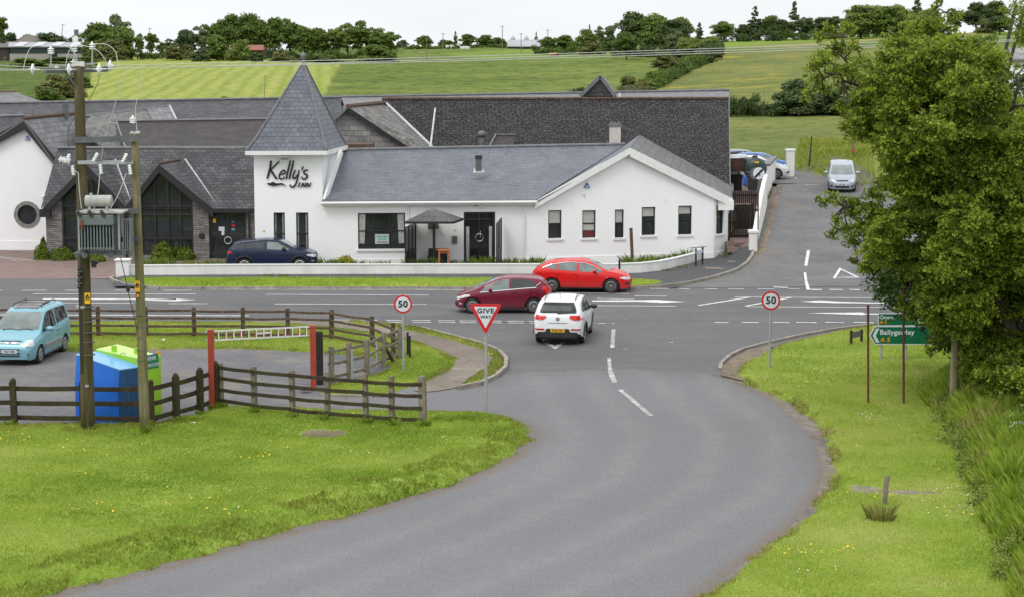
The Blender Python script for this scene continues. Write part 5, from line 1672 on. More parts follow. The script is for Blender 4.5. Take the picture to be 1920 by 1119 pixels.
ridge_roof(mid_, 212, 229, 113.5, 560, 224, 113.5, 292, 292, 6.5, M['slate_brown'], False)
mb=MB();slab(mb, [A(150, 246, 108), A(228, 300, 106), A(222, 228, 113.6), A(170, 217, 116)], .1);mb.build('hip_roof', M['slate_moss'], mid_)
mb=MB();slab(mb, [A(170, 218, 116), A(222, 236, 112.8), A(300, 240, 112.8), A(272, 205, 119)], .1);mb.build('hip_roof', M['slate_moss'], mid_)
mb=MB();slab(mb, [A(274, 204, 119), A(290, 232, 113.4), A(331, 229, 114), A(318, 199, 120)], .1);mb.build('hip_roof', M['slate_light'], mid_)
mb=MB();mb.beam(A(318, 199, 119.9), A(331, 226, 114.2), .1, .12);mb.build('hip_flashing', M['lead_light'], mid_)
mb=MB();mb.tube([A(160, 219, 115.9), A(272, 205, 118.9), A(318, 199, 119.9)], .1, 6);mb.build('ridge_tiles', M['lead'], mid_)
mb=MB();mb.beam(A(218, 229, 113.3), A(236, 280, 107), .09, .1);mb.build('hip_flashing', M['lead'], mid_)
lft=thing('left_range', 'dark slated roof slope at the left edge behind the white round-window gable', 'building range', (-31, 112, 0))
ridge_roof(lft, -140, 226, 113, 46, 218, 113, 330, 330, 7, M['slate_grey'], False)
mb=MB();slab(mb, [A(-140, 222, 118), A(60, 222, 118), A(60, 205, 121), A(-140, 207, 121)], .1);mb.build('upper_roof', M['slate_grey'], lft)
hip=thing('hipped_roof_house', 'grey hipped slate roof showing above the rear ridge at the left edge', 'house', (-38, 134, 2))
hp=A(30, 173, 133);hq=A(-60, 173, 133)
mb=MB();slab(mb, [A(-120, 200, 128), A(66, 200, 128), hp, hq], .1);slab(mb, [A(66, 200, 128), A(90, 196, 136), hp], .1);mb.build('roof', M['slate_light'], hip)
mb=MB();mb.box(((A(-60, 190, 133).x+A(60, 190, 133).x)/2, 134, 4.4), (5, 6, 4.2));mb.build('wall', M['white'], hip)
mb=MB();mb.tube([hq, hp], .1, 6);mb.build('ridge_tiles', M['ridge_moss'], hip)
mb=MB();mb.box(A(664, 276, 104.5)+Vector((0, 1, -.6)), (1.9, 2.5, 1.5));mb.build('flat_roof_link', M['ridge_moss'], sg)
# ==== FENCES, WALLS, SIGNS, POLES
# ---- low white wall
def wall_run(name, label, cat, pts, h, th, mat, parent=None, cap=None, follow=False, wob=0.0):
 mb=MB()
 P=[Vector(p)for p in pts]
 n=len(P)
 L_, R_=[], []
 for i, p in enumerate(P):
  d=(P[min(i+1, n-1)]-P[max(i-1, 0)]);d.z=0;d.normalize()
  s=Vector((-d.y, d.x, 0))*th/2
  L_.append(p+s);R_.append(p-s)
 for i in range(n-1):
  z0, z1=P[i].z, P[i+1].z
  hh0=h[i]if hasattr(h, '__len__')else h
  hh1=h[i+1]if hasattr(h, '__len__')else h
  def q(p, z):return Vector((p.x, p.y, z))
  A0, A1, B0, B1=R_[i], R_[i+1], L_[i], L_[i+1]
  mb.add([q(A0, z0-.2), q(A1, z1-.2), q(A1, z1+hh1), q(A0, z0+hh0), q(B0, z0-.2), q(B1, z1-.2), q(B1, z1+hh1), q(B0, z0+hh0)], [(0, 1, 2, 3), (5, 4, 7, 6), (3, 2, 6, 7)]+([(0, 3, 7, 4)]if i==0 else[])+([(1, 5, 6, 2)]if i==n-2 else[]))
 return mb
lw_pts=[(245, 519.5), (400, 518.5), (600, 517.5), (900, 517), (1050, 517), (1150, 517), (1200, 515), (1235, 511), (1268, 503), (1296, 494.5), (1318, 487.5)]
P=[Gh(u, v)for u, v in lw_pts]
for p in P:p.z=float(hgt(p.x, p.y))+.05
root=thing('garden_wall', 'low white painted wall running along the pavement in front of the inn', 'wall', P[3])
wall_run('', '', '', P, [.5]*7+[.5, .48, .4, .34], .22, M['white_wall']).build('wall', M['white_wall'], root)
mb=MB()
for a, b in zip(P[:-1], P[1:]):
 d=(b-a).normalized()*.0
 mb.beam(a+UP*(.5-(.0 if a.x<7 else(a.x-7)*.03)), b+UP*(.5-(.0 if b.x<7 else(b.x-7)*.03)), .27, .05)
mb.build('coping', M['white_trim'], root)
c=G(230, 521);mb=MB();mb.box(c+Vector((0, .2, .4)), (.62, .5, .8));pr=mb.build('pillar', M['white_wall'], root, bevel=.01)
mb=MB();mb.box(c+Vector((0, .2, .84)), (.74, .62, .08));mb.build('cap', M['white_trim'], pr, bevel=.015)
# ---- white walls beside the lane
def gh(u, v):return Gh(u, v)
root=thing('lane_wall', 'white rendered stepped wall climbing along the left of the side lane', 'wall', gh(1430, 420))
P=[gh(1413, 470), gh(1417, 455), gh(1423, 432), gh(1430, 405), gh(1435, 385)]
mb=wall_run('', '', '', P, [.75, .95, 1.45, 1.75, 1.75], .22, M['white_wall'])
mb.build('wall', M['white_wall'], root)
p=gh(1413, 471);mb=MB();mb.box(p+Vector((-.02, .12, .42)), (.4, .42, 1.0));pr=mb.build('pier', M['white_wall'], root, bevel=.02)
mb=MB();mb.box(p+Vector((-.02, .12, .98)), (.5, .52, .16));mb.build('cap', M['white_trim'], pr, bevel=.03)
root=thing('yard_wall', 'tall white wall with a dark weathered coping between the yard and the lane top', 'wall', gh(1445, 350))
q0=gh(1436, 362);q1=gh(1457, 343)
q0=Vector((q0.x, q0.y, q0.z));q1=Vector((q1.x+.2, q1.y+3.0, q1.z))
htop0=A(1434, 312, q0.y).z-q0.z;htop1=A(1457, 297, q1.y).z-q1.z
wall_run('', '', '', [q0, q1], [htop0, htop1], .3, None).build('wall', M['white_wall'], root)
mb=MB();mb.beam(q0+UP*(htop0+.06), q1+UP*(htop1+.06), .4, .14)
mb.beam(q0+UP*(htop0+.06), q0+Vector((-.05, 0, htop0+.06)), .4, .14)
mb.build('coping', M['lead'], root)
mb=MB();b0=A(1372, 300, q1.y);b1=A(1457, 297, q1.y)
root=thing('yard_back_wall', 'grey block wall closing the back of the yard behind the oil tank', 'wall', (b0.x+1.5, q1.y, 2.6))
mb.box(((b0.x+b1.x)/2, q1.y+.2, (b0.z+2.4)/2), (b1.x-b0.x, .25, b0.z-2.4));mb.build('wall', plain('yard_blockwork', (.13, .12, .11), .9, var=.35, scale=2), root)
p=gh(1482, 332)
pY=p.y;mb=MB()
zt_=A(1482, 283, pY).z
root=thing('gate_pillar', 'tall square white gate pillar at the car park entrance up the lane', 'pillar', (p.x, pY, p.z))
mb.box((p.x, pY+.25, (p.z+zt_)/2-.1), (.5, .5, zt_-p.z+.2));mb.build('shaft', M['white_wall'], root, bevel=.01)
mb=MB();mb.box((p.x, pY+.25, zt_+.04), (.6, .6, .12));mb.build('cap', M['white_trim'], root, bevel=.02)
# ---- picket gate and screen
def pickets(u0, u1, vtop, vbot, Y, n, root, mat, nm, w=.07):
 a0=A(u0, vbot, Y);a1=A(u1, vbot, Y);zt=A(u0, vtop, Y).z;zb=a0.z
 mb=MB()
 for k in range(n):
  x=lerp(a0.x, a1.x, (k+.5)/n)
  mb.box((x, Y, (zt+zb)/2), (w, .025, zt-zb+random.uniform(-.04, .04)))
 for f in(.12, .5, .88):mb.box(((a0.x+a1.x)/2, Y+.035, lerp(zb, zt, f)), (a1.x-a0.x, .04, .09))
 return mb.build(nm, mat, root), (a0, a1, zb, zt)
gY=99.5
root=thing('picket_gate', 'dark brown picket gate with diagonal brace beside the white gable corner', 'gate', A(1385, 450, gY))
_, (a0, a1, zb, zt2)=pickets(1368, 1407, 384, 451, gY, 11, root, M['gate_wood'], 'pickets', .065)
mb=MB();mb.beam((a0.x, gY-.03, zb+.2), (a1.x, gY-.03, zt2-.15), .03, .09);mb.build('brace', M['gate_wood'], root)
mb=MB();mb.box((a1.x+.06, gY, (zb+zt2)/2), (.11, .11, zt2-zb+.1));mb.build('post', M['gate_wood'], root)
mb=MB();mb.box(((a0.x+a1.x)/2, gY, zt2+.03), (a1.x-a0.x, .1, .05));mb.build('top_rail', M['wood_grey'], root)
root=thing('picket_fence', 'tall dark picket fence standing behind the brown gate', 'fence', A(1395, 440, 100.6))
pickets(1372, 1422, 358, 430, 100.6, 13, root, M['gate_wood'], 'pickets', .08)
root=A(1390, 466, 98.4)
mb=MB();mb.box((root.x, 98.9, .75), (1.5, 1.1, .3));mb.box((root.x, 98.2, .55), (1.5, .5, .25))
o=mb.build('gate_steps', M['paving']);tag(o, 'brown paved steps leading up to the picket gate', 'steps')
tkY=111.5
root=thing('oil_tank', 'dark green horizontal oil tank with a yellow label in the yard', 'oil tank', A(1416, 340, tkY))
c=A(1416, 316, tkY);mb=MB()
mb.lathe(c+Vector((0, -.6, 0)), [(.2, 0), (.48, .05), (.62, .18), (.62, 1.7), (.48, 1.83), (.2, 1.88)], 22, Vector((0, 1, 0)))
mb.build('tank', plain('tank_green', (.012, .03, .028), .35, var=.2), root, smooth=True)
mb=MB();mb.box(c+Vector((0, -.62, .38)), (.26, .02, .1));mb.build('label_plate', M['sign_yellow'], root)
mb=MB();mb.lathe(c+Vector((0, .2, .6)), [(.16, 0), (.16, .1), (.1, .13)], 12);mb.build('filler_cap', M['black_plastic'], root)
mb=MB();mb.box(c+Vector((0, .3, -.85)), (1.0, 1.6, .5));mb.build('stand', M['soil'], root)
root=thing('wheelie_bin', 'black wheelie bin standing in front of the oil tank', 'bin', A(1411, 357, 109.4))
p=A(1411, 357, 109.4)
mb=MB()
mb.add([p+Vector(v)for v in((-.24, -.25, 0), (.24, -.25, 0), (.24, .25, 0), (-.24, .25, 0), (-.3, -.32, .95), (.3, -.32, .95), (.3, .32, .95), (-.3, .32, .95))], [(0, 3, 2, 1), (4, 5, 6, 7), (0, 1, 5, 4), (1, 2, 6, 5), (2, 3, 7, 6), (3, 0, 4, 7)]);mb.build('body', M['black_plastic'], root, bevel=.03)
mb=MB();mb.box(p+Vector((0, 0, 1.0)), (.66, .72, .08));mb.build('lid', M['black_plastic'], root, bevel=.02)
root=thing('wooden_crate_stack', 'low brown timber shed front with a white top in the yard corner', 'shed', A(1383, 345, 112))
mb=MB();p=A(1383, 330, 112.5)
for k in range(6):mb.box(p+Vector((0, 0, .3+k*.13)), (.85, .6, .115))
mb.build('boards', plain('red_brown_boards', (.07, .028, .02), .7, var=.4, scale=12), root)
mb=MB();mb.box(p+Vector((0, 0, 1.16)), (1.0, .8, .12));mb.build('top', M['white_trim'], root)
mb=MB();mb.box(p+Vector((-.1, .1, -.4)), (.7, .4, .95));mb.build('frame', M['gate_wood'], root)
root=thing('blue_canister', 'small blue gas canister beside the wheelie bin', 'canister', A(1396, 349, 110.2))
mb=MB();mb.lathe(A(1396, 349, 110.2), [(.1, 0), (.11, .05), (.11, .5), (.06, .58), (.05, .62)], 12);mb.build('cylinder', M['blue_bin'], root, smooth=True)
mb=MB();mb.lathe(A(1396, 349, 110.2)+UP*.6, [(.03, 0), (.03, .08)], 8);mb.build('valve', M['chrome'], root)
def post(root, x, y, z0, z1, r, mat, nm='post'):
 mb=MB();mb.tube([(x, y, z0-.1), (x, y, z1)], r, 10);return mb.build(nm, mat, root)
def disc(root, c, r, mat, nm, nrm=Vector((0, -1, 0)), t=.02, n=36):
 mb=MB();mb.lathe(Vector(c)-nrm*t, [(r, 0), (r, t)], n, nrm);return mb.build(nm, mat, root)
nY=97.0;p=A(1423, 325.5, nY);gz=float(hgt(A(1423, 440, nY).x, nY))
p=A(1423, 325.5, nY)
root=thing('derestriction_sign', 'round white sign with a black diagonal bar on a thin post by the lane wall', 'road sign', (p.x, nY, gz))
nn=Vector((.12, -1, 0)).normalized()
post(root, p.x, nY+.05, gz, p.z-.1, .035, M['steel_dark'])
disc(root, p, .3, M['sign_white'], 'plate', nn)
xd=Vector((1, .12, 0)).normalized()
mb=MB();dgn=(xd+UP).normalized();pp=(xd-UP).normalized()
q=[p+nn*.012+dgn*.285*s+pp*.055*t for s, t in((-1, -1), (1, -1), (1, 1), (-1, 1))]
mb.add(q, [(0, 1, 2, 3)]);mb.build('bar', M['black_letter'], root)
disc(root, p-Vector((.18, -.15, .02)), .3, M['steel_dark'], 'back_plate', Vector((-.6, -.8, 0)).normalized())
# ---- post and rail fences
def fence(label, posts, ph, rails, mats, psize=(.12, .12), rail=(.05, .1), side=-1, domed=False, mat_post=None, thick_ends=None, wob=.03, seed=1, name='post_and_rail_fence'):
 r=random.Random(seed)
 P=[G(u, v)for u, v in posts]
 n=len(P)
 root=thing(name, label, 'fence', P[n//2])
 mp_=mat_post or mats
 for i, p in enumerate(P):
  a, b=P[max(i-1, 0)], P[min(i+1, n-1)]
  d=(b-a);rz=math.atan2(d.y, d.x)
  s=psize
  if thick_ends and i in thick_ends:s=(thick_ends[i], thick_ends[i])
  hh=(ph[i]if hasattr(ph, '__len__')else ph)+r.uniform(-.02, .02)
  mb=MB();R=Matrix.Rotation(rz, 3, 'Z')@Matrix.Rotation(r.uniform(-wob, wob), 3, 'Y')
  mb.box(p+UP*(hh/2-.1), (s[0], s[1], hh+.2), M=R)
  if domed:
   mb.lathe(p+UP*(hh-.02), [(s[0]*.5, 0), (s[0]*.56, .04), (s[0]*.42, .1), (s[0]*.15, .13)], 10)
  else:
   mb.box(p+UP*(hh+.0), (s[0]*.8, s[1]*.9, .05), M=R)
  mb.build('post', mp_, root)
 for i in range(n-1):
  a, b=P[i], P[i+1]
  d=(b-a).normalized();s=Vector((d.y, -d.x, 0))
  if s.y>0:s=-s
  off=s*(-side)*(psize[1]/2+rail[0]/2+.003)
  for k, h in enumerate(rails):
   j0, j1=r.uniform(-.015, .015), r.uniform(-.015, .015)
   mb=MB();q0=a+off+UP*(h+j0)-d*.06;q1=b+off+UP*(h+j1)+d*.0
   m1=q0.lerp(q1, .5)-UP*r.uniform(0, .02)
   mb.beam(q0, m1, rail[0], rail[1]);mb.beam(m1, q1, rail[0], rail[1])
   mb.build('rail', mats, root)
 return root
fence('dark three-rail fence with dome-topped posts running in front of the blue and lime banks', [(-260, 802), (-120, 802), (27, 801), (156, 802), (284.5, 803), (331, 791), (376, 778.5), (404, 768)], [1.3]*7+[1.36], (1.1, .69, .26), M['wood_dark'], (.16, .16), (.05, .13), domed=True, thick_ends={7:.2}, seed=3, side=1)
fence('dark four-rail fence with pale-sided posts standing alone on the near lawn', [(414.5, 767), (477.5, 777), (548.5, 784.5), (614.5, 791), (686, 797), (735, 801.5), (793, 804)], [1.36, 1.4, 1.4, 1.42, 1.45, 1.45, 1.5], (1.28, .95, .62, .29), M['wood_dark'], (.13, .13), (.05, .1), mat_post=M['wood_grey'], thick_ends={6:.19}, seed=4, side=-1)
fence('long brown four-rail fence curving along the grass verge beside the main road', [(-180, 630), (-60, 630), (30, 630), (110, 630.5), (184.5, 631), (274.5, 631.5), (364.5, 631.5), (456, 632), (540, 633), (622, 636), (698, 650), (737.5, 668), (751, 675)], [1.1]*10+[1.08, 1.15, 1.12], (1.0, .72, .43, .15), M['wood_brown'], (.13, .13), (.05, .085), seed=5, side=-1)
root=fence('weathered grey three-rail fence angled between the sleeper post and the fence corner', [(622, 718), (655, 712), (688, 704), (719.5, 687), (750, 676)], [1.16, 1.2, 1.2, 1.15, 1.1], (1.02, .62, .2), M['wood_grey'], (.13, .13), (.045, .09), seed=6, side=1)
mb=MB();mb.beam(G(719, 686)+UP*.75, G(738, 681)+UP*.05, .05, .1);mb.build('brace', M['wood_dark'], root)
p=G(599, 721);mb=MB();mb.box(p+UP*.82, (.24, .2, 1.74));mb.box(p+UP*1.7, (.2, .16, .05))
o=mb.build('gate_post', plain('dark_sleeper', (.02, .014, .011), .85, var=.4, scale=9, bump=.4), bevel=.015);tag(o, 'thick black timber gate post beside the taller red barrier post', 'post')
for(u, v, h)in((659, 714, 1.0), (707, 678, 1.0), (654, 680, .9)):
 pass
root=thing('metal_gate_frame', 'small galvanised gate posts standing just behind the grey fence', 'gate frame', G(684, 700))
for(u, v, h)in((660, 716, 1.05), (707, 688, 1.0), (692, 700, .8)):
 p=G(u, v);post(root, p.x, p.y+.1, 0, h, .04, M['galv'])
for(u, v, h, lb)in((764.5, 668, .82, 'black plastic marker post nearer the road in the pair right of the fence'), (768.5, 674, .8, 'black plastic marker post in front of its twin right of the fence')):
 p=G(u, v);mb=MB();mb.box(p+UP*(h/2), (.075, .05, h));mb.box(p+UP*(h+.02), (.09, .07, .05))
 o=mb.build('marker_post', M['black_plastic'], bevel=.008);tag(o, lb, 'marker post')
# ---- height barrier
b0=G(398, 769);b1=G(588, 732)
root=thing('height_barrier', 'red steel height barrier posts with a white ladder-like crossbar over the car park entrance', 'height barrier', b0)
for p, vt, ut in((b0, 617, 394), (b1, 609, 585)):
 zt_=A(ut, vt, p.y).z
 mb=MB();mb.box(p+UP*(zt_/2-.1), (.17, .17, zt_+.2));mb.build('post', M['red_paint'], root, bevel=.008)
zt_=2.3
t0=b0+UP*(A(394, 619, b0.y).z)+Vector((.1, 0, -.02));t1=b1+UP*(A(585, 609, b1.y).z)+Vector((-.1, 0, -.05))
mb=MB();hh=.27
mdl=t0.lerp(t1, .5)
for a, b in((t0, mdl), (mdl, t1)):
 mb.beam(a, b, .04, .045);mb.beam(a-UP*hh, b-UP*hh, .04, .045)
mb.beam(t0.lerp(t1, .43)-UP*hh*.5, t0.lerp(t1, .58)-UP*hh*.45, .04, .04)
mb.build('crossbar', M['white_paint'], root)
for k in range(13):
 mb=MB();mb2=MB();q=t0.lerp(t1, (k+.5)/13)
 mb.box(q-UP*hh/2+Vector((.015, -.005, 0)), (.03, .045, hh-.03));mb2.box(q-UP*hh/2-Vector((.02, -.015, 0)), (.035, .03, hh-.03))
 rg=mb.build('rung', M['white_paint'], root);mb2.build('red_side', M['red_paint'], rg)
mb=MB();mb.box(t0-Vector((.22, 0, .02)), (.1, .1, .06));mb.box(t0-Vector((.22, 0, .27)), (.1, .1, .06));mb.build('bolts', M['galv'], root)
p=G(572, 736);mb=MB()
mb.lathe(p+UP*.1, [(.16, 0), (.17, .05), (.1, .09)], 9);o=mb.build('stone', M['ridge_moss']);tag(o, 'reddish brick lump lying at the foot of the barrier post', 'stone')
# ---- bottle and textile banks
def poly_prism(mb, base, top, mi=0):
 n=len(base);mb.add(list(base)+list(top), [tuple(range(n))[::-1], tuple(range(n, 2*n))]+[(i, (i+1)%n, n+(i+1)%n, n+i)for i in range(n)], mi)
def up(p, z, dx=0, dy=0):return Vector((p.x+dx, p.y+dy, z))
dAB, dBC=Vector((1.27, -.75, 0)), Vector((.5, .82, 0))
def bank(B, L_, D_, tops):
 """corners A (far left) B (near) C (right) D (back) with their lid heights taken at pixels"""
 Bq=Vector(B);Aq=Bq-dAB*L_;Cq=Bq+dBC*D_;Dq=Aq+dBC*D_
 return[Aq, Bq, Cq, Dq], [A(u, v, q.y).z for q, (u, v)in zip((Aq, Bq, Cq, Dq), tops)]
(Aq, Bq, Cq, Dq), zz=bank(G(224, 797), 1.12, 1.05, ((146, 665), (226, 693), (260, 686), (183, 658.5)))
root=thing('bottle_bank', 'bright blue steel bottle bank with a sloping paler blue lid beside the utility poles', 'recycling bank', Bq)
zm=1.1
T=[Vector((q.x, q.y, z))for q, z in zip((Aq, Bq, Cq, Dq), zz)]
Mq=[Vector((q.x, q.y, zm*(1 if i in(0, 3)else.93)))for i, q in enumerate((Aq, Bq, Cq, Dq))]
ins=-dBC.normalized()*-.1
T[0]=T[0]+ins;T[1]=T[1]+ins*.6
mb=MB()
mb.add([Aq, Bq, Mq[1], Mq[0]], [(0, 1, 2, 3)]);mb.add([Mq[0], Mq[1], T[1], T[0]], [(0, 1, 2, 3)])
mb.add([Bq, Cq, T[2], T[1], Mq[1]], [(0, 1, 2, 3, 4)]);mb.add([Cq, Dq, T[3], T[2]], [(0, 1, 2, 3)]);mb.add([Dq, Aq, Mq[0], T[0], T[3]], [(0, 1, 2, 3, 4)])
mb.build('body', M['blue_bin'], root)
en=Vector((dBC.y, -dBC.x, 0)).normalized()*.008
mb=MB();mb.add([Bq+en, Cq+en, T[2]+en, T[1]+en, Mq[1]+en], [(0, 1, 2, 3, 4)]);mb.build('side_panel', M['blue_stained'], root)
mb=MB();cpt=(T[0]+T[1]+T[2]+T[3])/4
lid=[cpt+(p-cpt)*1.03+UP*.012 for p in T]
poly_prism(mb, [p-UP*.03 for p in lid], lid);mb.build('lid', paint('blue_lid', (.16, .42, .78), .3), root)
mb=MB();q=lid[2].lerp(lid[3], .45);mb.tube([q+Vector((.09*math.cos(t), 0, .09+.1*math.sin(t)))for t in np.linspace(0, 6.28, 13)], .012, 6);mb.build('lifting_ring', M['steel_dark'], root)
root=thing('textile_bank', 'lime green steel textile bank with a blue and white notice on its end panel', 'recycling bank', G(275, 765))
Cg=G(304, 777)
(M0, N0, N1, M1), zz=bank(Cg-dBC*.95, 1.12, .95, ((187, 655.5), (272, 673), (303, 668), (217, 646.5)))
mb=MB()
T=[up(N0, zz[1]), up(N1, zz[2]), up(M1, zz[3]), up(M0, zz[0])]
mb.add([N0, N1, M1, M0]+T, [(0, 1, 5, 4), (1, 2, 6, 5), (2, 3, 7, 6), (3, 0, 4, 7)]);mb.build('body', M['green_bin'], root)
mb=MB();poly_prism(mb, [p+UP*.002 for p in T], [p+UP*.03 for p in T]);mb.build('lid', plain('lime_lid', (.5, .74, .2), .45, var=.06), root)
for f, k in((.38, .1), (.72, .45)):
 mb=MB();q=T[3].lerp(T[0], f).lerp(T[2].lerp(T[1], f), k);mb.box(q+UP*.12, (.16, .03, .2));mb.build('lifting_lug', M['green_bin'], root)
dn=(N1-N0).normalized();nn_=Vector((dn.y, -dn.x, 0))
def onend(f, z, o=.01):return N0.lerp(N1, f)+UP*z+nn_*o
mb=MB();zc=1.62
def sq(f0, f1, z0, z1, o=.012):
 mb.add([onend(f0, z0, o), onend(f1, z0, o), onend(f1, z1, o), onend(f0, z1, o)], [(0, 1, 2, 3)])
sq(.12, .88, 1.42, 1.84);pn=mb.build('notice', plain('notice_green', (.02, .22, .08), .4, var=.1), root)
mb=MB();mb.add([onend(.12, 1.84, .014), onend(.12, 1.7, .014), onend(.45, 1.84, .014)], [(0, 1, 2)]);mb.add([onend(.4, 1.84, .014), onend(.45, 1.64, .014), onend(.7, 1.84, .014)], [(0, 1, 2)]);mb.build('notice_band', M['sign_blue'], pn)
fr4=frame4(onend(.5, 1.72, .018), dn, UP)
offw=world_off(pn)
fr4.translation-=offw
text_mesh('OXFAM', .17, 'lettering', M['sign_white'], pn, fr4, .002, .004, sx=.75)
fr4=frame4(onend(.5, 1.52, .018), dn, UP);fr4.translation-=offw
text_mesh('DONATION STATION', .13, 'lettering', M['sign_white'], pn, fr4, .002, .003, sx=.62)
mb=MB();mb.lathe(onend(.9, 1.84, .01), [(.07, 0), (.07, .02)], 14, nn_);mb.build('sun_badge', M['sign_yellow'], root)
mb=MB();mb.beam(onend(.02, 1.35, .02), onend(.3, .55, .02), .02, .04);mb.beam(onend(.3, .55, .02), onend(.62, .1, .02), .02, .04);mb.build('yellow_stripe', M['sign_yellow'], root)
# ---- road signs
def sign50(u, v, r_px, ub, vb, label):
 b=G(ub, vb);s=px(b.y)
 c=A(u, v, b.y);R=r_px/s*.995
 root=thing('speed_limit_sign', label, 'road sign', b)
 post(root, c.x, b.y+.05, 0, c.z+R*.7, .04, M['galv'])
 disc(root, c, R, M['sign_red'], 'rim');
 pl=disc(root, c+Vector((0, -.004, 0)), R*.8, M['sign_white'], 'plate')
 fr=frame4(c+Vector((0, -.009, 0)), Vector((1, 0, 0)), UP);fr.translation-=world_off(root)
 text_mesh('50', R*1.02, 'lettering', M['black_letter'], root, fr, .002, .010, sx=1.02, spacing=1.08)
sign50(755.5, 570, 17.3, 757.5, 698, 'round red-rimmed 50 sign on a grey post left of the give way sign')
sign50(1445.5, 563.5, 17.8, 1447, 695, 'round red-rimmed 50 sign on the right-hand lawn')
b=G(912.5, 778);Y=b.y
root=thing('give_way_sign', 'inverted red and white triangular give way sign on a grey post', 'road sign', b)
def rtri(pts, rad, z, n=5):
 out=[]
 m=len(pts)
 for i in range(m):
  p, a, c=Vector(pts[i]), Vector(pts[i-1]), Vector(pts[(i+1)%m])
  d1=(a-p).normalized();d2=(c-p).normalized()
  bis=(d1+d2).normalized();half=math.acos(max(-1, min(1, d1.dot(d2))))/2
  ctr=p+bis*rad/math.sin(half)
  st=p+d1*rad/math.tan(half);en=p+d2*rad/math.tan(half)
  a0=math.atan2((st-ctr).y, (st-ctr).x);a1=math.atan2((en-ctr).y, (en-ctr).x)
  dl=(a1-a0+math.pi)%(2*math.pi)-math.pi
  for k in range(n+1):
   t=a0+dl*k/n;out.append((ctr.x+rad*math.cos(t), ctr.y+rad*math.sin(t)))
 return out
c1, c2, c3=A(879, 569, Y), A(941.5, 569.5, Y), A(910.5, 627, Y)
tri=[(c1.x, c1.z), (c2.x, c2.z), (c3.x, c3.z)]
ctr=Vector(((c1.x+c2.x+c3.x)/3, (c1.z+c2.z+c3.z)/3))
post(root, c3.x+.01, Y+.05, 0, c1.z-.12, .045, M['galv'])
def plate(pts, y, th, mat, nm):
 mb=MB();poly_prism(mb, [(p[0], y+th, p[1])for p in pts], [(p[0], y, p[1])for p in pts]);return mb.build(nm, mat, root)
plate(rtri(tri, .05, 0), Y-.01, .02, M['sign_red'], 'rim')
inn_t=[tuple(ctr+(Vector(p)-ctr)*.70+Vector((0, .012)))for p in tri]
plate(rtri(inn_t, .015, 0), Y-.014, .003, M['sign_white'], 'plate')
fr=frame4((ctr.x, Y-.018, c1.z-.21), (1, 0, 0), UP);fr.translation-=world_off(root)
text_mesh('GIVE', .195, 'lettering', M['black_letter'], root, fr, .002, .006, sx=1.12, spacing=1.12)
fr=frame4((ctr.x+.01, Y-.018, c1.z-.385), (1, 0, 0), UP);fr.translation-=world_off(root)
text_mesh('WAY', .125, 'lettering', M['black_letter'], root, fr, .002, .004, sx=1.05, spacing=1.05)
b=G(1652, 682);Y=b.y;s=px(Y)
root=thing('direction_sign', 'green direction sign with a white chevron reading Ballygawley A5 partly under the tree', 'road sign', b)
for(u0, u1, vb)in((1652, 1654.5, 682), (1697, 1698, 680)):
 q=G(u0, vb);t=A(u1, 600, Y);mb=MB();mb.tube([(q.x, Y+.06, -.1), (t.x, Y+.06, t.z)], .045, 8);mb.build('post', M['galv'], root)
def pl(pts, y, th, mat, nm, par=root):
 P=[A(u, v, Y)for u, v in pts]
 mb=MB();poly_prism(mb, [(p.x, y+th, p.z)for p in P][::-1], [(p.x, y, p.z)for p in P][::-1]);return mb.build(nm, mat, par)
pl([(1630, 628), (1640, 610.5), (1788, 610.5), (1788, 645.5), (1640, 645.5)], Y-.01, .02, M['sign_white'], 'border')
pl([(1632.3, 628), (1641, 612.3), (1786, 612.3), (1786, 643.7), (1641, 643.7)], Y-.013, .003, M['sign_green'], 'board')
pl([(1636, 628), (1642.5, 615), (1649, 615), (1642, 628), (1649, 641.5), (1642.5, 641.5)], Y-.017, .003, M['sign_white'], 'chevron')
def dtext(t, u, v, size, mat, par, sp=1.08, b_=.006):
 p=A(u, v, Y);fr=frame4((p.x, Y-.019, p.z), (1, 0, 0), UP);fr.translation-=world_off(par)
 text_mesh(t, size, 'lettering', mat, par, fr, .002, b_, 'LEFT', spacing=sp)
dtext('Ballygawley', 1649.5, 622.5, .235, M['sign_white'], root);dtext('A 5', 1651, 636.5, .215, M['sign_orange'], root)
root2=thing('direction_sign', 'smaller green sign reading Omagh A5 mounted above the chevron sign', 'road sign', b+UP*2.0)
pl([(1646.5, 587), (1722, 587), (1722, 610.0), (1646.5, 610.0)], Y-.01, .02, M['sign_white'], 'border', root2)
pl([(1647.8, 588.2), (1720.5, 588.2), (1720.5, 608.7), (1647.8, 608.7)], Y-.013, .003, M['sign_green'], 'board', root2)
dtext('Omagh', 1649, 594.5, .18, M['sign_white'], root2, 1.03, .003);dtext('A 5', 1650, 603.2, .15, M['sign_orange'], root2)
b=G(1599, 651)
root=thing('low_board_sign', 'low black wooden board on two posts seen from behind on the right lawn', 'sign board', b)
q0, q1=G(1595.5, 653), G(1615, 647.5)
for q, h in((q0, .66), (q1, .6)):mb=MB();mb.box(q+UP*(h/2), (.09, .09, h));mb.build('post', M['wood_dark'], root)
mb=MB();mb.beam(q0+UP*.48, q1+UP*.46, .03, .22);mb.build('board', M['steel_dark'], root)
for(u, vt, ub, vb, lb)in((1627.5, 571, 1628, 764, 'rusty scaffold-like steel pole standing left of its twin on the right lawn'), (1694, 545, 1694.5, 763, 'rusty steel pole rising in front of the green direction sign')):
 b=G(ub, vb);t=A(u, vt, b.y);mb=MB();mb.tube([(b.x, b.y, -.1), (t.x, b.y, t.z)], .036, 10)
 o=mb.build('steel_pole', M['rust'], smooth=False);tag(o, lb, 'steel pole')
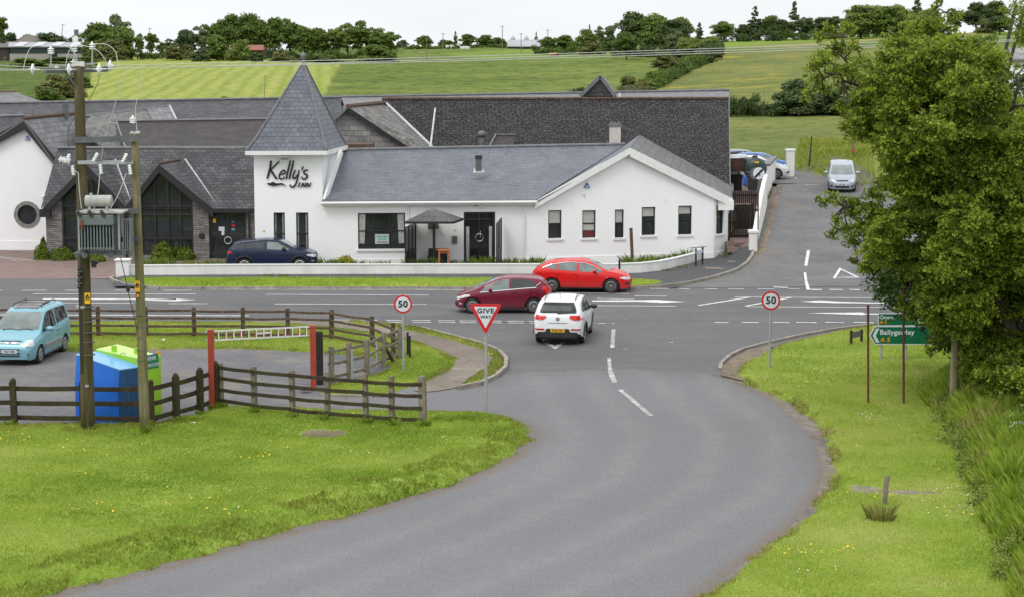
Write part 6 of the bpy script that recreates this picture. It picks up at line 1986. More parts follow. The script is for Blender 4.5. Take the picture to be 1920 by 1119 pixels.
b=G(1656, 957);t=A(1663.5, 891, b.y+.02);mb=MB();mb.beam(Vector((b.x, b.y, -.1)), t, .10, .09)
o=mb.build('marker_post', M['wood_grey'], bevel=.008);tag(o, 'short leaning grey timber post in a grass tuft on the right lawn', 'marker post')
q0, q1=Gh(1304.5, 503), Gh(1317, 500)
root=thing('street_name_plate', 'small pale street name plate between two black posts on the pavement corner', 'street sign', q0)
for q in(q0, q1):mb=MB();mb.box(q+UP*.48, (.09, .09, .96));mb.build('post', M['black_plastic'], root)
mb=MB();mb.beam(q0+UP*.78+Vector((0, -.05, 0)), q1+UP*.78+Vector((0, -.05, 0)), .02, .17);mb.build('plate', M['sign_white'], root)
mb=MB();mb.beam(q0+UP*.99-Vector((.25, 0, 0)), q1+UP*.99+Vector((.12, 0, 0)), .2, .03);mb.build('top_board', M['wood_grey'], root)
q=G(1161, 519);q.y-=.15;mb=MB();mb.lathe(q, [(.05, 0), (.05, .72), (.055, .74), (.05, .8), (.02, .82)], 12);o=mb.build('bollard', M['black_plastic']);tag(o, 'thin black bollard in front of the low white wall behind the red car', 'bollard')
q=G(1186, 498);t=A(1183, 428, q.y);mb=MB();mb.beam(q+UP*.1, t, .07, .16);o=mb.build('wooden_post', M['wood_brown']);tag(o, 'tall leaning brown timber post in the planting by the gable', 'post')
# ---- utility poles and transformer
b1, b2=G(168, 811), G(270, 815)
Yp=(b1.y+b2.y)/2
t1=A(147.5, 124, Yp);t2=A(252.5, 252, Yp)
b1.y=b2.y=Yp
root=thing('utility_pole', 'tall mossy wooden utility pole carrying the overhead wires', 'utility pole', b1)
mb=MB();n=10
mb.tube([b1.lerp(t1, k/n)-(UP*.3 if k==0 else UP*0)for k in range(n+1)], [lerp(.2, .135, k/n)for k in range(n+1)], 14);mb.build('pole', M['pole_wood'], root, smooth=True)
mb=MB();mb.poly([t1+Vector((-.19, -.12, .0)), t1+Vector((.19, -.12, .0)), t1+Vector((.15, 0, .12)), t1+Vector((-.15, 0, .12))], thick=UP*-.02);mb.poly([t1+Vector((.19, .16, .0)), t1+Vector((-.19, .16, .0)), t1+Vector((-.15, 0, .12)), t1+Vector((.15, 0, .12))], thick=UP*-.02);mb.build('cap', M['trafo_light'], root)
def warnplate(parent, u, v, Yq, w_, h_):
 p=A(u, v, Yq);mb=MB();
 a0_=.0
 mb.box(p, (w_, .02, h_));o=mb.build('warning_plate', M['sign_yellow'], parent)
 mb=MB();z=h_*.12;t_=w_*.36
 q=p+Vector((0, -.012, z))
 for a, b in(((-t_, -t_*.6), (t_, -t_*.6)), ((t_, -t_*.6), (0, t_)), ((0, t_), (-t_, -t_*.6))):
  mb.beam(q+Vector((a[0], 0, a[1])), q+Vector((b[0], 0, b[1])), .004, .022)
 mb.beam(q+Vector((.01, 0, t_*.5)), q+Vector((-.02, 0, -t_*.3)), .004, .02);mb.box(q+Vector((0, 0, -t_*1.25)), (w_*.7, .003, .02))
 mb.build('symbol', M['black_letter'], o)
warnplate(root, 164, 559, Yp-.2, .155, .29)
mb=MB();p=A(153, 640, Yp-.05);mb.box(p+Vector((.02, -.1, .3)), (.07, .07, 2.3));mb.build('cable_guard', M['black_plastic'], root)
mb=MB()
for v in(574, 602, 622, 640, 664):
 p=A(lerp(168, 156, (811-v)/690), v, Yp);mb=MB();mb.lathe(p, [(.195, -.012), (.2, 0), (.195, .012)], 14);mb.build('wire_band', M['steel_dark'], root)
mb=MB();p=A(156, 574, Yp);mb.lathe(p, [(.19, -.04), (.195, 0), (.19, .04)], 14);mb.build('clamp', M['galv'], root)
mb=MB();p=A(163, 723, Yp-.21);mb.box(p, (.1, .01, .07));mb.build('tag', M['galv'], root)
mb=MB();c=A(147, 132, Yp)
arm0, arm1=c+Vector((-.72, -.75, -.02)), c+Vector((.62, .75, .02))
mb.beam(arm0, arm1, .1, .14);mb.build('crossarm', M['steel_dark'], root)
mb=MB();mb.beam(c+Vector((-.3, -.35, 0)), c+Vector((-.02, -.1, -.5)), .03, .05);mb.build('stay', M['steel_dark'], root)
def insulator(p, d, n_=3, r=.1, sp=.08, parent=root, nm='insulator'):
 prof=[(.02, 0)]
 for k in range(n_):
  z=.03+k*sp
  prof+=[(.03, z), (r, z+.012), (r*.92, z+.035), (.035, z+.045)]
 prof+=[(.02, n_*sp+.08)]
 mb=MB();mb.lathe(p, prof, 12, Vector(d));return mb.build(nm, M['porcelain'], parent, smooth=False)
def discins(u, v, dy, r=.16, ax=(1, .05, 0)):
 p=A(u, v, Yp+dy);mb=MB()
 mb.lathe(p, [(.03, -.08), (.04, -.05), (r*.6, -.03), (r, .0), (r, .02), (r*.45, .03), (.04, .06), (.02, .1)], 14, Vector(ax));mb.build('insulator', M['porcelain'], root, smooth=True)
 mb=MB();mb.tube([p-Vector(ax)*.16, p+Vector(ax)*.2], .022, 6);mb.build('shackle', M['galv'], root)
discins(61, 131, -.4);discins(106.5, 130, .5, .13);discins(129, 131, -.3, .17);discins(185.5, 130.5, -.3, .17);discins(206, 124, .5, .16);discins(139, 117, .2, .1, (0, 0, 1))
for(u, v)in((95.5, 98), (139, 94), (173, 90)):
 p=A(u, v, Yp+.1);insulator(p-UP*.08, (0, 0, 1), 3, .09, .055)
 mb=MB();mb.tube([p-UP*.08, A(u, 124, Yp+.1)], .02, 6);mb.build('bracket', M['galv'], root)
mb=MB();mb.beam(A(92, 124, Yp+.1), A(178, 120, Yp+.1), .05, .05);mb.build('bracket', M['galv'], root)
def arc(pts, r=.011, parent=root, nm='jumper_wire', mat=None, dy=0):
 P=[A(u, v, Yp+dy)for u, v in pts]
 Q=[]
 for i in range(len(P)-1):
  p0, p1, p2, p3=P[max(i-1, 0)], P[i], P[i+1], P[min(i+2, len(P)-1)]
  for k in range(6):
   t=k/6;Q.append(.5*((2*p1)+(-p0+p2)*t+(2*p0-5*p1+4*p2-p3)*t*t+(-p0+3*p1-3*p2+p3)*t**3))
 Q.append(P[-1]);mb=MB();mb.tube(Q, r, 6);return mb.build(nm, mat or M['wire'], parent)
arc([(44, 130), (50, 105), (62, 88), (96, 86), (122, 87), (137, 95), (144, 112), (145, 128)])
arc([(122, 130), (128, 100), (140, 86), (165, 88), (185, 97), (198, 115), (202, 126)])
arc([(173, 83), (200, 84), (216, 97), (221, 115), (226, 124)])
arc([(185, 140), (184, 155), (166, 190)], .008, mat=M['black_plastic']);arc([(237, 133), (225, 165), (210, 215), (196, 260), (190, 300)], .008);arc([(266, 128), (262, 165), (254, 205), (257, 250), (252, 262)], .01)
root_w=thing('overhead_wires', 'three pale overhead wires crossing the whole view above the roofs', 'wires', A(960, 105, Yp))
def wire(pts, r=.0115):
 mb=MB();mb.tube(pts, r, 6);mb.build('wire', M['wire'], root_w)
def span(u0, v0, y0, u1, v1, y1, sag):
 a, b=A(u0, v0, y0), A(u1, v1, y1)
 return[a.lerp(b, k/40)-UP*sag*4*(k/40)*(1-k/40)for k in range(41)]
wire(span(212, 123.5, Yp+.5, 1905, 69.5, Yp+14, .07));wire(span(190, 130, Yp-.3, 1905, 75, Yp+12.6, .05));wire(span(160, 130, Yp-.1, 1905, 77.5, Yp+13.3, .10), .012)
wire(span(60, 131, Yp-.4, -200, 122, Yp-6, .02));wire(span(106, 128, Yp+.5, -200, 110, Yp-4, .02));wire(span(129, 131, Yp-.3, -200, 131, Yp-5, .02), .011)
root2=thing('utility_pole', 'shorter pale utility pole joined to the taller one by crossarms', 'utility pole', b2)
mb=MB();mb.tube([b2.lerp(t2, k/n)-(UP*.3 if k==0 else UP*0)for k in range(n+1)], [lerp(.15, .1, k/n)for k in range(n+1)], 14);mb.build('pole', M['pole_wood_light'], root2, smooth=True)
mb=MB();mb.poly([t2+Vector((-.12, -.1, .03)), t2+Vector((.13, -.1, .03)), t2+Vector((.13, .1, .08)), t2+Vector((-.12, .1, .08))], thick=UP*-.03);mb.build('cap', M['trafo_light'], root2)
warnplate(root2, 257.5, 537, Yp-.15, .14, .3)
mb=MB();p=A(258.5, 555, Yp-.15);mb.box(p-Vector((.045, 0, 0)), (.04, .02, .07));mb.build('tag', M['sign_red'], root2)
mb=MB();p=A(258.5, 555, Yp-.15);mb.box(p+Vector((.0, 0, 0)), (.05, .022, .07));mb.build('tag', M['sign_yellow'], root2)
mb=MB()
for v in(590, 610, 632, 655, 675):mb=MB();mb.lathe(A(lerp(270, 252, (815-v)/565), v, Yp), [(.145, -.01), (.15, 0), (.145, .01)], 12);mb.build('wire_band', M['steel_dark'], root2)
p=A(249, 225, Yp);insulator(p-UP*.12, (0, 0, 1), 3, .09, .055, root2);mb=MB();mb.tube([p-UP*.12, t2], .015, 6);mb.build('bracket', M['steel_dark'], root2)
root3=thing('pole_transformer', 'grey-green finned transformer slung between the two utility poles', 'transformer', A(190, 470, Yp))
mb=MB();mb.beam(A(140, 263, Yp-.16), A(258, 260.5, Yp-.16), .07, .16);mb.build('crossbeam', M['steel_dark'], root3)
mb=MB();mb.beam(A(146, 305, Yp-.14), A(250, 305, Yp-.14), .07, .1);mb.build('crossbeam', M['galv'], root3)
for v in(396, 449):mb=MB();mb.beam(A(224, v, Yp-.2), A(262, v, Yp-.2), .07, .13);mb.build('support_arm', M['steel_dark'], root3)
mb=MB();mb.beam(A(156, 312, Yp), A(164, 336, Yp+.2), .04, .05);mb.build('stay', M['steel_dark'], root3)
yT=Yp-.85
x0, x1=A(149, 430, yT).x, A(222, 430, yT).x
zt_, zb_=A(185, 398, yT).z, A(185, 472, yT).z
mb=MB();mb.box(((x0+x1)/2, yT+.35, (zt_+zb_)/2), (x1-x0-.1, .55, zt_-zb_-.1));mb.build('tank', M['trafo'], root3, bevel=.02)
mb=MB();mb.box(((x0+x1)/2-.02, yT-.05, zt_-.2), (x1-x0-.12, .4, .28));mb.build('terminal_box', M['trafo'], root3, bevel=.02)
mb=MB();mb.box(((x0+x1)/2+.08, yT+.25, zt_+.0), (x1-x0+.16, .95, .05));mb.build('lid', M['trafo_light'], root3)
mb=MB()
for k in range(11):
 x=lerp(x0+.09, x1-.12, k/10);mb.box((x, yT-.05, (zt_+zb_)/2-.14), (.035, .26, zt_-zb_-.42));mb.lathe((x, yT-.06, zb_+.09), [(.03, -.14), (.045, -.1), (.045, .02)], 8, Vector((0, 1, 0)))
mb.build('cooling_fins', M['trafo'], root3)
mb=MB()
for k in range(4):mb.box((x1+.12+k*.055, yT+.3, (zt_+zb_)/2-.1), (.03, .5, zt_-zb_-.25))
mb.build('side_fins', M['trafo'], root3)
mb=MB();mb.box((x0-.01, yT+.3, (zt_+zb_)/2), (.04, .7, zt_-zb_-.05));mb.build('frame', M['galv'], root3);mb=MB();mb.box((x1+.02, yT-.02, (zt_+zb_)/2), (.05, .06, zt_-zb_-.1));mb.build('frame', M['galv'], root3)
c=A(185, 377, yT+.2);mb=MB();mb.lathe(c-Vector((.36, 0, 0)), [(.12, 0), (.155, .02), (.155, .7), (.12, .72)], 18, Vector((1, 0, 0)));mb.build('conservator', M['trafo_light'], root3, smooth=False)
mb=MB();mb.box(c+Vector((-.25, 0, -.2)), (.06, .1, .22));mb.box(c+Vector((.22, 0, -.2)), (.06, .1, .22));mb.lathe(c+Vector((-.2, 0, .15)), [(.04, 0), (.04, .06)], 8);mb.build('conservator_legs', M['galv'], root3)
for u in(155, 177, 200):
 p=A(u, 404, yT-.18);prof=[(.03, 0)]
 for k in range(5):prof+=[(.03, .03+k*.055), (.062, .045+k*.055), (.03, .075+k*.055)]
 mb=MB();mb.lathe(p-Vector((.02, 0, .1)), prof, 10, Vector((-.35, -.5, .8)).normalized());mb.build('bushing', M['bushing'], root3)
mb=MB();mb.box((x0+.12, yT-.26, zt_-.32), (.07, .02, .24));mb.build('rust_patch', M['rust'], root3)
for(u, v)in((159, 479), (208, 477)):mb=MB();mb.lathe(A(u, v, yT), [(.05, -.04), (.085, -.03), (.085, .03), (.05, .04)], 14, Vector((0, 1, 0)));mb.build('wheel', M['steel_dark'], root3)
mb=MB();mb.beam(A(142, 475, yT+.3), A(240, 473, yT+.3), .5, .06);mb.build('platform', M['steel_dark'], root3)
def fuse(u, v, par):
 p=A(u, v, Yp-.3)
 for(dx, dz, ax)in((-.1, .1, (-.5, -.3, -1)), (.05, -.22, (.15, -.2, -1))):
  mb=MB();prof=[(.02, -.16)]
  for k in range(4):prof+=[(.035, -.14+k*.07), (.06, -.12+k*.07), (.035, -.09+k*.07)]
  mb.lathe(p+Vector((dx, 0, dz)), prof, 10, Vector(ax).normalized());mb.build('fuse', M['porcelain'], par)
 mb=MB();mb.beam(p+Vector((-.12, 0, .04)), p+Vector((.1, 0, .04)), .04, .04);mb.beam(p+Vector((.03, 0, -.38)), p+Vector((.12, .1, -.33)), .03, .04);mb.build('fuse_bracket', M['steel_dark'], par)
for(u, v)in((185, 304), (240, 305)):fuse(u, v, root3)
fuse(133, 306, root3)
p=A(121, 301, Yp-.3);mb=MB();prof=[(.02, -.16)]
for k in range(4):prof+=[(.05, -.14+k*.08), (.11, -.11+k*.08), (.05, -.08+k*.08)]
mb.lathe(p, prof, 12, Vector((1, 0, -.2)).normalized());mb.build('insulator', M['porcelain'], root3)
arc([(147, 325), (149, 360), (153, 392)], .012, root3, 'lead_wire', dy=-.7);arc([(187, 325), (184, 360), (176, 395)], .012, root3, 'lead_wire', dy=-.7);arc([(237, 325), (222, 365), (203, 398)], .012, root3, 'lead_wire', dy=-.7)
arc([(147, 325), (135, 318)], .01, root3, 'lead_wire', dy=-.4);arc([(137, 295), (128, 270), (129, 240), (140, 222)], .008, root3, 'lead_wire', M['black_plastic'], -.1)
mb=MB()
for k in range(7):mb.lathe(A(148.5+(k%2)*3, 505+k*5.5, Yp-.25), [(.03, -.05), (.06, -.03), (.06, .03), (.03, .05)], 8, Vector((1, 0, 0)))
mb.tube([A(152, 470, Yp-.25), A(150, 540, Yp-.25)], .02, 6);mb.build('cut_out', M['black_plastic'], root)
mb=MB();p=A(176, 495, Yp-.1);mb.box(p, (.12, .12, .2));mb.tube([p, p+Vector((.12, 0, .03))], .03, 6);mb.build('bracket_lamp', M['black_plastic'], root)
root4=thing('stay_wire', 'thin black stay wire with a small egg insulator slanting beside the paler pole', 'wire', G(256, 640))
mb=MB();mb.tube([A(226, 483, Yp-.3), A(240, 545, Yp-.3), A(256, 612, Yp-.1), A(262, 660, Yp-.0)], .012, 6);mb.build('wire', M['black_plastic'], root4)
mb=MB();mb.lathe(A(240, 543, Yp-.3), [(.02, -.07), (.055, -.04), (.055, .04), (.02, .07)], 10);mb.build('insulator', M['bushing'], root4)
b=G(1786, 773);t=A(1800, 420, b.y);mb=MB();mb.tube([b.lerp(t, k/6)for k in range(7)], [.125-.006*k for k in range(7)], 12)
o=mb.build('utility_pole', woody('pole_wood_new', (0.2, 0.17, 0.1), (0.33, 0.29, 0.19), (0.46, 0.42, 0.3), (10, 10, .8)), smooth=True);tag(o, 'pale new-looking wooden pole rising into the right-hand tree', 'utility pole')
root5=thing('stay_poles', 'pair of thin dark leaning poles at the top right above the tree', 'poles', A(1875, 100, 66))
for(u0, v0, u1, v1)in((1868, 170, 1905, 10), (1878, 175, 1925, 0)):
 y_=66;a, c=A(u0, v0, y_), A(u1, v1, y_);a2=a+(a-c)*1.9
 mb=MB();mb.tube([a2, a, c], .06, 8);mb.build('pole', M['bark_dark'], root5)
b=gh(1601, 300);b=Vector((A(1600, 300, 128).x, 128, float(hgt(A(1600, 300, 128).x, 128))));t=A(1598.5, 175, 128)
root6=thing('utility_pole', 'pale slender pole beside the lane behind the silver car', 'utility pole', b)
mb=MB();mb.tube([b, t], [.1, .075], 10);mb.build('pole', M['pole_wood_light'], root6);mb=MB();mb.box(A(1599.5, 284, 127.8), (.2, .04, .1));mb.build('tag', M['sign_red'], root6)
b=Vector((A(1517, 300, 127).x, 127, float(hgt(A(1517, 300, 127).x, 127))))
mb=MB();mb.tube([b, A(1522, 256, 127)], [.07, .04], 8);o=mb.build('stay_post', M['bark_dark']);tag(o, 'short dark leaning stake on the grass bank beyond the gate pillar', 'stake')
hill_poles=[(800.5, 114, 70, 470, 'thin pole standing in front of the right end of the long tree row'), (942, 72, 49, 640, 'tall thin wire pole on the skyline left of the far shed'), (831, 84, 63, 640, 'thin skyline pole above the white cattle'), (118, 62, 46, 560, 'pole with a lamp left of the farmhouse chimneys'), (1027, 88, 56, 620, 'thin pole on the skyline right of the far shed'), (281, 75, 53, 540, 'thin pole between the big bush and the row of thin trees'), (497.5, 186, 141, 240, 'short thin pole in the hay field left of the tower'), (9, 170, 105, 200, 'thin dark pole at the left edge below the farm sheds'), (977, 92, 63, 560, 'thin pole in front of the far shed'), (1432, 182, 165, 190, 'dark stake above the right-hand hedge')]
for(u, vb, vt, Yq, lb)in hill_poles:
 x=(u-960)/FPX*Yq;zb_=float(hgt(x, Yq));t=A(u, vt, Yq)
 mb=MB();mb.tube([(x, Yq, min(zb_, t.z-.5)), (t.x, Yq, t.z)], [.00022*Yq, .00016*Yq], 6)
 if 'stake' not in lb:mb.beam(t+Vector((-.0012*Yq, 0, -.2)), t+Vector((.0012*Yq, 0, -.2)), .0002*Yq, .0002*Yq)
 o=mb.build('utility_pole' if 'stake' not in lb else 'fence_stake', M['wood_grey']);tag(o, lb, 'utility pole' if 'stake' not in lb else 'stake')
# ---- smoking shelter and furniture
Ys=93.4
root=thing('smoking_shelter', 'small black canopy with a hipped slate-look roof on one central post by the inn wall', 'canopy', A(813, 492, Ys))
e=[A(758, 416, Ys-.9), A(850, 416, Ys-.9), A(868, 406, Ys+1.1), A(775, 404, Ys+1.1)]
z_=e[0].z
for q in e:q.z=z_
ap_=A(811, 391, Ys+.1)
mb=MB()
for i in range(4):mb.poly([e[i], e[(i+1)%4], ap_+UP*.02], 0, uvaxis=e[(i+1)%4]-e[i])
mb.build('roof', M['slate_barge'], root)
mb=MB()
for i in range(4):mb.beam(e[i]-UP*.05, e[(i+1)%4]-UP*.05, .06, .11)
mb.poly([q-UP*.06 for q in e][::-1]);mb.build('eaves', M['black_trim'], root)
mb=MB();c=A(814, 492, Ys);mb.box((c.x, Ys, z_/2), (.13, .13, z_));mb.build('post', M['black_trim'], root)
def screen(u0, u1, Y0_, Y1_, vt, label):
 a=A(u0, vt, Y0_);b=A(u1, vt+(-3), Y1_)
 zt=a.z;b.z=zt
 root=thing('glazed_screen', label, 'screen', (a.x, Y0_, 0))
 a0_, b0_=Vector((a.x, Y0_, .02)), Vector((b.x, Y1_, .02))
 mb=MB()
 for f in(0, .33, .66, 1):
  q=a0_.lerp(b0_, f);mb.box(q+UP*zt/2, (.07, .07, zt))
 for z in(.06, zt*.45, zt):mb.beam(a0_+UP*z, b0_+UP*z, .05, .08)
 mb.build('frame', M['black_trim'], root)
 mb=MB();mb.beam(a0_+UP*zt*.72, b0_+UP*zt*.72, .015, zt*.5);mb.build('pane', M['glass'], root)
 mb=MB();mb.beam(a0_+UP*zt*.23, b0_+UP*zt*.23, .03, zt*.42);mb.build('lower_panel', M['black_trim'], root)
 return root
screen(760, 779, Ys-1.0, 94.9, 429, 'black framed screen left of the smoking shelter')
screen(931.5, 940, Ys-1.6, 95.0, 421, 'black framed screen with panes right of the inn door')
def rattan(u, Yq, w_, h_, back, label):
 root=thing('rattan_seat', label, 'outdoor seat', (A(u, 490, Yq).x, Yq, 0))
 x=A(u, 490, Yq).x
 mb=MB();mb.box((x, Yq, .24), (w_, .6, .42));mb.build('seat', M['black_plastic'], root, bevel=.03)
 mb=MB();mb.box((x, Yq+.28, back/2), (w_, .1, back));mb.build('backrest', M['black_plastic'], root, bevel=.03)
 for s in(-1, 1):mb=MB();mb.box((x+s*w_/2, Yq, .32), (.09, .6, .62));mb.build('armrest', M['black_plastic'], root, bevel=.02)
rattan(789, Ys-.7, .75, .4, .55, 'black woven armchair nearest the left screen')
rattan(822, Ys+.9, 1.0, .4, .98, 'black woven bench against the wall behind the shelter post')
tY=Ys-.6;c=A(832, 468, tY)
root=thing('round_table', 'orange-brown round wooden table under the black canopy', 'table', (c.x, tY, 0))
mb=MB();mb.lathe((c.x, tY, c.z-.02), [(.36, -.03), (.37, -.01), (.37, .01), (.36, .02)], 24);mb.build('tabletop', M['orange_wood'], root)
for sx in(-1, 1):
 for sy in(-1, 1):mb=MB();mb.box((c.x+sx*.22, tY+sy*.22, (c.z-.04)/2), (.07, .07, c.z-.04));mb.build('leg', M['orange_wood'], root)
mb=MB();mb.box((c.x, tY-.22, c.z-.12), (.46, .03, .1));mb.build('apron', M['orange_wood'], root)
q=A(851, 494, Ys);q.z=0;root=thing('waste_bin', 'small grey tapered bin right of the orange table', 'bin', q)
mb=MB();mb.lathe(q, [(.12, 0), (.17, .42), (.18, .44)], 16);mb.build('bucket', plain('grey_bucket', (.1, .1, .1), .5), root)
mb=MB();mb.lathe(q+UP*.43, [(.185, 0), (.19, .02), (.185, .04)], 16);mb.build('rim', M['steel_dark'], root)
p=G(361, 802);mb=MB();mb.lathe(p+Vector((-.08, 0, .14)), [(.02, 0), (.03, .03), (.03, .14), (.02, .17)], 8, Vector((1, .3, .05)).normalized());o=mb.build('litter', M['white_trim']);tag(o, 'small white tube of litter lying on the near lawn by the pale pole', 'litter')
p=G(307, 645);mb=MB();mb.lathe(p+UP*.15, [(.05, 0), (.06, .02), (.04, .05)], 7);o=mb.build('litter', M['white_trim']);tag(o, 'crumpled white scrap on the verge left of the red barrier', 'litter')
# ==== VEHICLES
def smooth_interp(pts, x, k=0.05):
 px_=np.array([p[0]for p in pts]);py_=np.array([p[1]for p in pts])
 x=np.atleast_1d(np.asarray(x, float))
 acc=0
 for o, w in((-1.6, .12), (-.8, .22), (0, .32), (.8, .22), (1.6, .12)):
  acc=acc+w*np.interp(x+o*k, px_, py_)
 return acc
class Car:
 """body described along its length (x forward): roof line, belt line, plan width, sill"""
 def __init__(s, spec):
  s.s=spec
  s.Lf, s.Lr=spec['x1'], spec['x0']
 def top(s, x):return smooth_interp(s.s['top'], x, .035)
 def belt(s, x):return np.minimum(smooth_interp(s.s['belt'], x, .05), s.top(x)-.02)
 def hw(s, x):return smooth_interp(s.s['plan'], x, .04)
 def bot(s, x):
  x=np.atleast_1d(x)
  b=smooth_interp(s.s['bot'], x, .03)
  for xw in s.s['wheels']:
   R=s.s['arch'];d=np.abs(x-xw)
   b=np.where(d<R, np.maximum(b, s.s['wr']+np.sqrt(np.maximum(R*R-d*d, 0))-.01), b)
  return b
 def section(s, x):
  """points from roof centre down to sill: arrays y, z"""
  T, B, W=float(s.top(x)[0]), float(s.belt(x)[0]), float(s.hw(x)[0])
  bt=float(s.bot(x)[0])
  tum=s.s.get('tumble', .36)
  g=max(T-B, .02)
  Wb=W-.035
  ye=Wb-min(g*.86, .6)*tum
  Wl=W*s.s.get('lowk', .985)
  pts=[(0, T), (ye*.45, T-g*.012-.002), (ye*.8, T-g*.045-.006), (ye*.95, T-g*.1-.01), (ye, T-g*.17-.012), (lerp(ye, Wb, .5), lerp(T-g*.17-.012, B, .5)), (Wb, B), (W-.012, B-.05), (W, B-.12), (W*1.0, lerp(B-.12, .42, .5)), (Wl, .42), (Wl*.995, .30), (Wl*.96, min(.22, .3))]
  zz=[max(p[1], bt)for p in pts]
  out=[]
  last=1e9
  for(y, _), z in zip(pts, zz):
   z=min(z, last-1e-4);last=z;out.append((y, z))
  if bt<out[-1][1]:out[-1]=(out[-1][0], bt)
  return out
 def grid(s, n=100):
  xs=np.concatenate([np.linspace(s.Lr, s.Lr+.3, 14)[:-1], np.linspace(s.Lr+.3, s.Lf-.3, n), np.linspace(s.Lf-.3, s.Lf, 14)[1:]])
  return xs
 def prep(s):
  s.xs=s.grid()
  s.sec=[s.section(x)for x in s.xs]
  s.Y=np.array([[p[0]for p in c]for c in s.sec]);s.Z=np.array([[p[1]for p in c]for c in s.sec])
 def half(s, i, z):
  return np.interp(z, s.Z[i][::-1], s.Y[i][::-1], left=s.Y[i][-1], right=0.0)
 def yat(s, x, z):
  i=np.clip(np.searchsorted(s.xs, x)-1, 0, len(s.xs)-2)
  t=(x-s.xs[i])/(s.xs[i+1]-s.xs[i])
  return float(s.half(i, z)*(1-t)+s.half(i+1, z)*t)
 def xat(s, y, z, front=True):
  """outermost x of the body at (|y|, z)"""
  y=abs(y)
  rng=range(len(s.xs)-1, 0, -1)if front else range(0, len(s.xs)-1)
  st=-1 if front else 1
  prev=None
  for i in rng:
   zt=s.Z[i][0]
   h=s.half(i, z)-y if z<=zt else-1-(z-zt)
   if h>=0:
    if prev is None:return float(s.xs[i])
    j, hp=prev
    if hp<-1:
     a=(s.top(s.xs[j])[0]-z);b=(s.top(s.xs[i])[0]-z)
     t=(0-a)/(b-a+1e-9);t=min(max(t, 0), 1)
    else:t=-hp/(h-hp+1e-9)
    return float(s.xs[j]+(s.xs[i]-s.xs[j])*t)
   prev=(i, h)
  return 0.0
def car_body(c, root, mat):
 n, m=c.Y.shape
 mb=MB();vs=[];
 for sgn in(1, -1):
  pass
 ring=[]
 for i in range(n):
  r=[(c.xs[i], y, z)for y, z in c.sec[i]]+[(c.xs[i], -y, z)for y, z in c.sec[i][:0:-1]]
  ring.append(r)
 k=len(ring[0])
 for r in ring:vs+=r
 fs=[]
 half=m
 for i in range(n-1):
  for j in range(k):
   j2=(j+1)%k
   if j==m-1:continue
   fs.append((i*k+j, (i+1)*k+j, (i+1)*k+j2, i*k+j2))
 for i, rev in((0, False), (n-1, True)):
  for j in range(m-1):
   a, b=i*k+j, i*k+j+1
   a2=i*k+(k-j)%k;b2=i*k+(k-j-1)
   q=(a, b, b2, a2)if j>0 else(a, b, b2)
   fs.append(q if not rev else q[::-1])
 mb.add(vs, fs)
 o=mb.build('body', mat, root, smooth=True, local=True)
 md=o.modifiers.new('wn', 'EDGE_SPLIT');md.split_angle=math.radians(38)
 return o
def side_patch(c, root, outline, mat, nm, off=.008, sides=(1, -1), par=None, nx=14, nz=6, z_edges=None):
 """outline: list of (x, zlo, zhi)"""
 res=[]
 X_=[p[0]for p in outline]
 for sd in sides:
  vs, fs=[], []
  xs=np.linspace(X_[0], X_[-1], nx)
  for x in xs:
   lo=np.interp(x, X_, [p[1]for p in outline]);hi=np.interp(x, X_, [p[2]for p in outline])
   for k in range(nz):
    z=lerp(lo, hi, k/(nz-1));vs.append((x, sd*(c.yat(x, z)+off), z))
  for i in range(nx-1):
   for k in range(nz-1):
    q=(i*nz+k, (i+1)*nz+k, (i+1)*nz+k+1, i*nz+k+1)
    fs.append(q[::-1]if sd>0 else q)
  mb=MB();mb.add(vs, fs);res.append(mb.build(nm, mat, par or root, smooth=True, local=True))
 return res
def end_patch(c, root, outline, mat, nm, front=True, off=.008, par=None, ny=12, nz=6):
 """outline: list of (z, ylo, yhi)"""
 Zs=[p[0]for p in outline]
 vs, fs=[], []
 zs=np.linspace(Zs[0], Zs[-1], nz)
 for z in zs:
  lo=np.interp(z, Zs, [p[1]for p in outline]);hi=np.interp(z, Zs, [p[2]for p in outline])
  for k in range(ny):
   y=lerp(lo, hi, k/(ny-1));x=c.xat(y, z, front)
   vs.append((x+(off if front else-off), y, z+off*.35))
 for i in range(nz-1):
  for k in range(ny-1):
   q=(i*ny+k, i*ny+k+1, (i+1)*ny+k+1, (i+1)*ny+k)
   fs.append(q if front else q[::-1])
 mb=MB();mb.add(vs, fs)
 return mb.build(nm, mat, par or root, smooth=True, local=True)
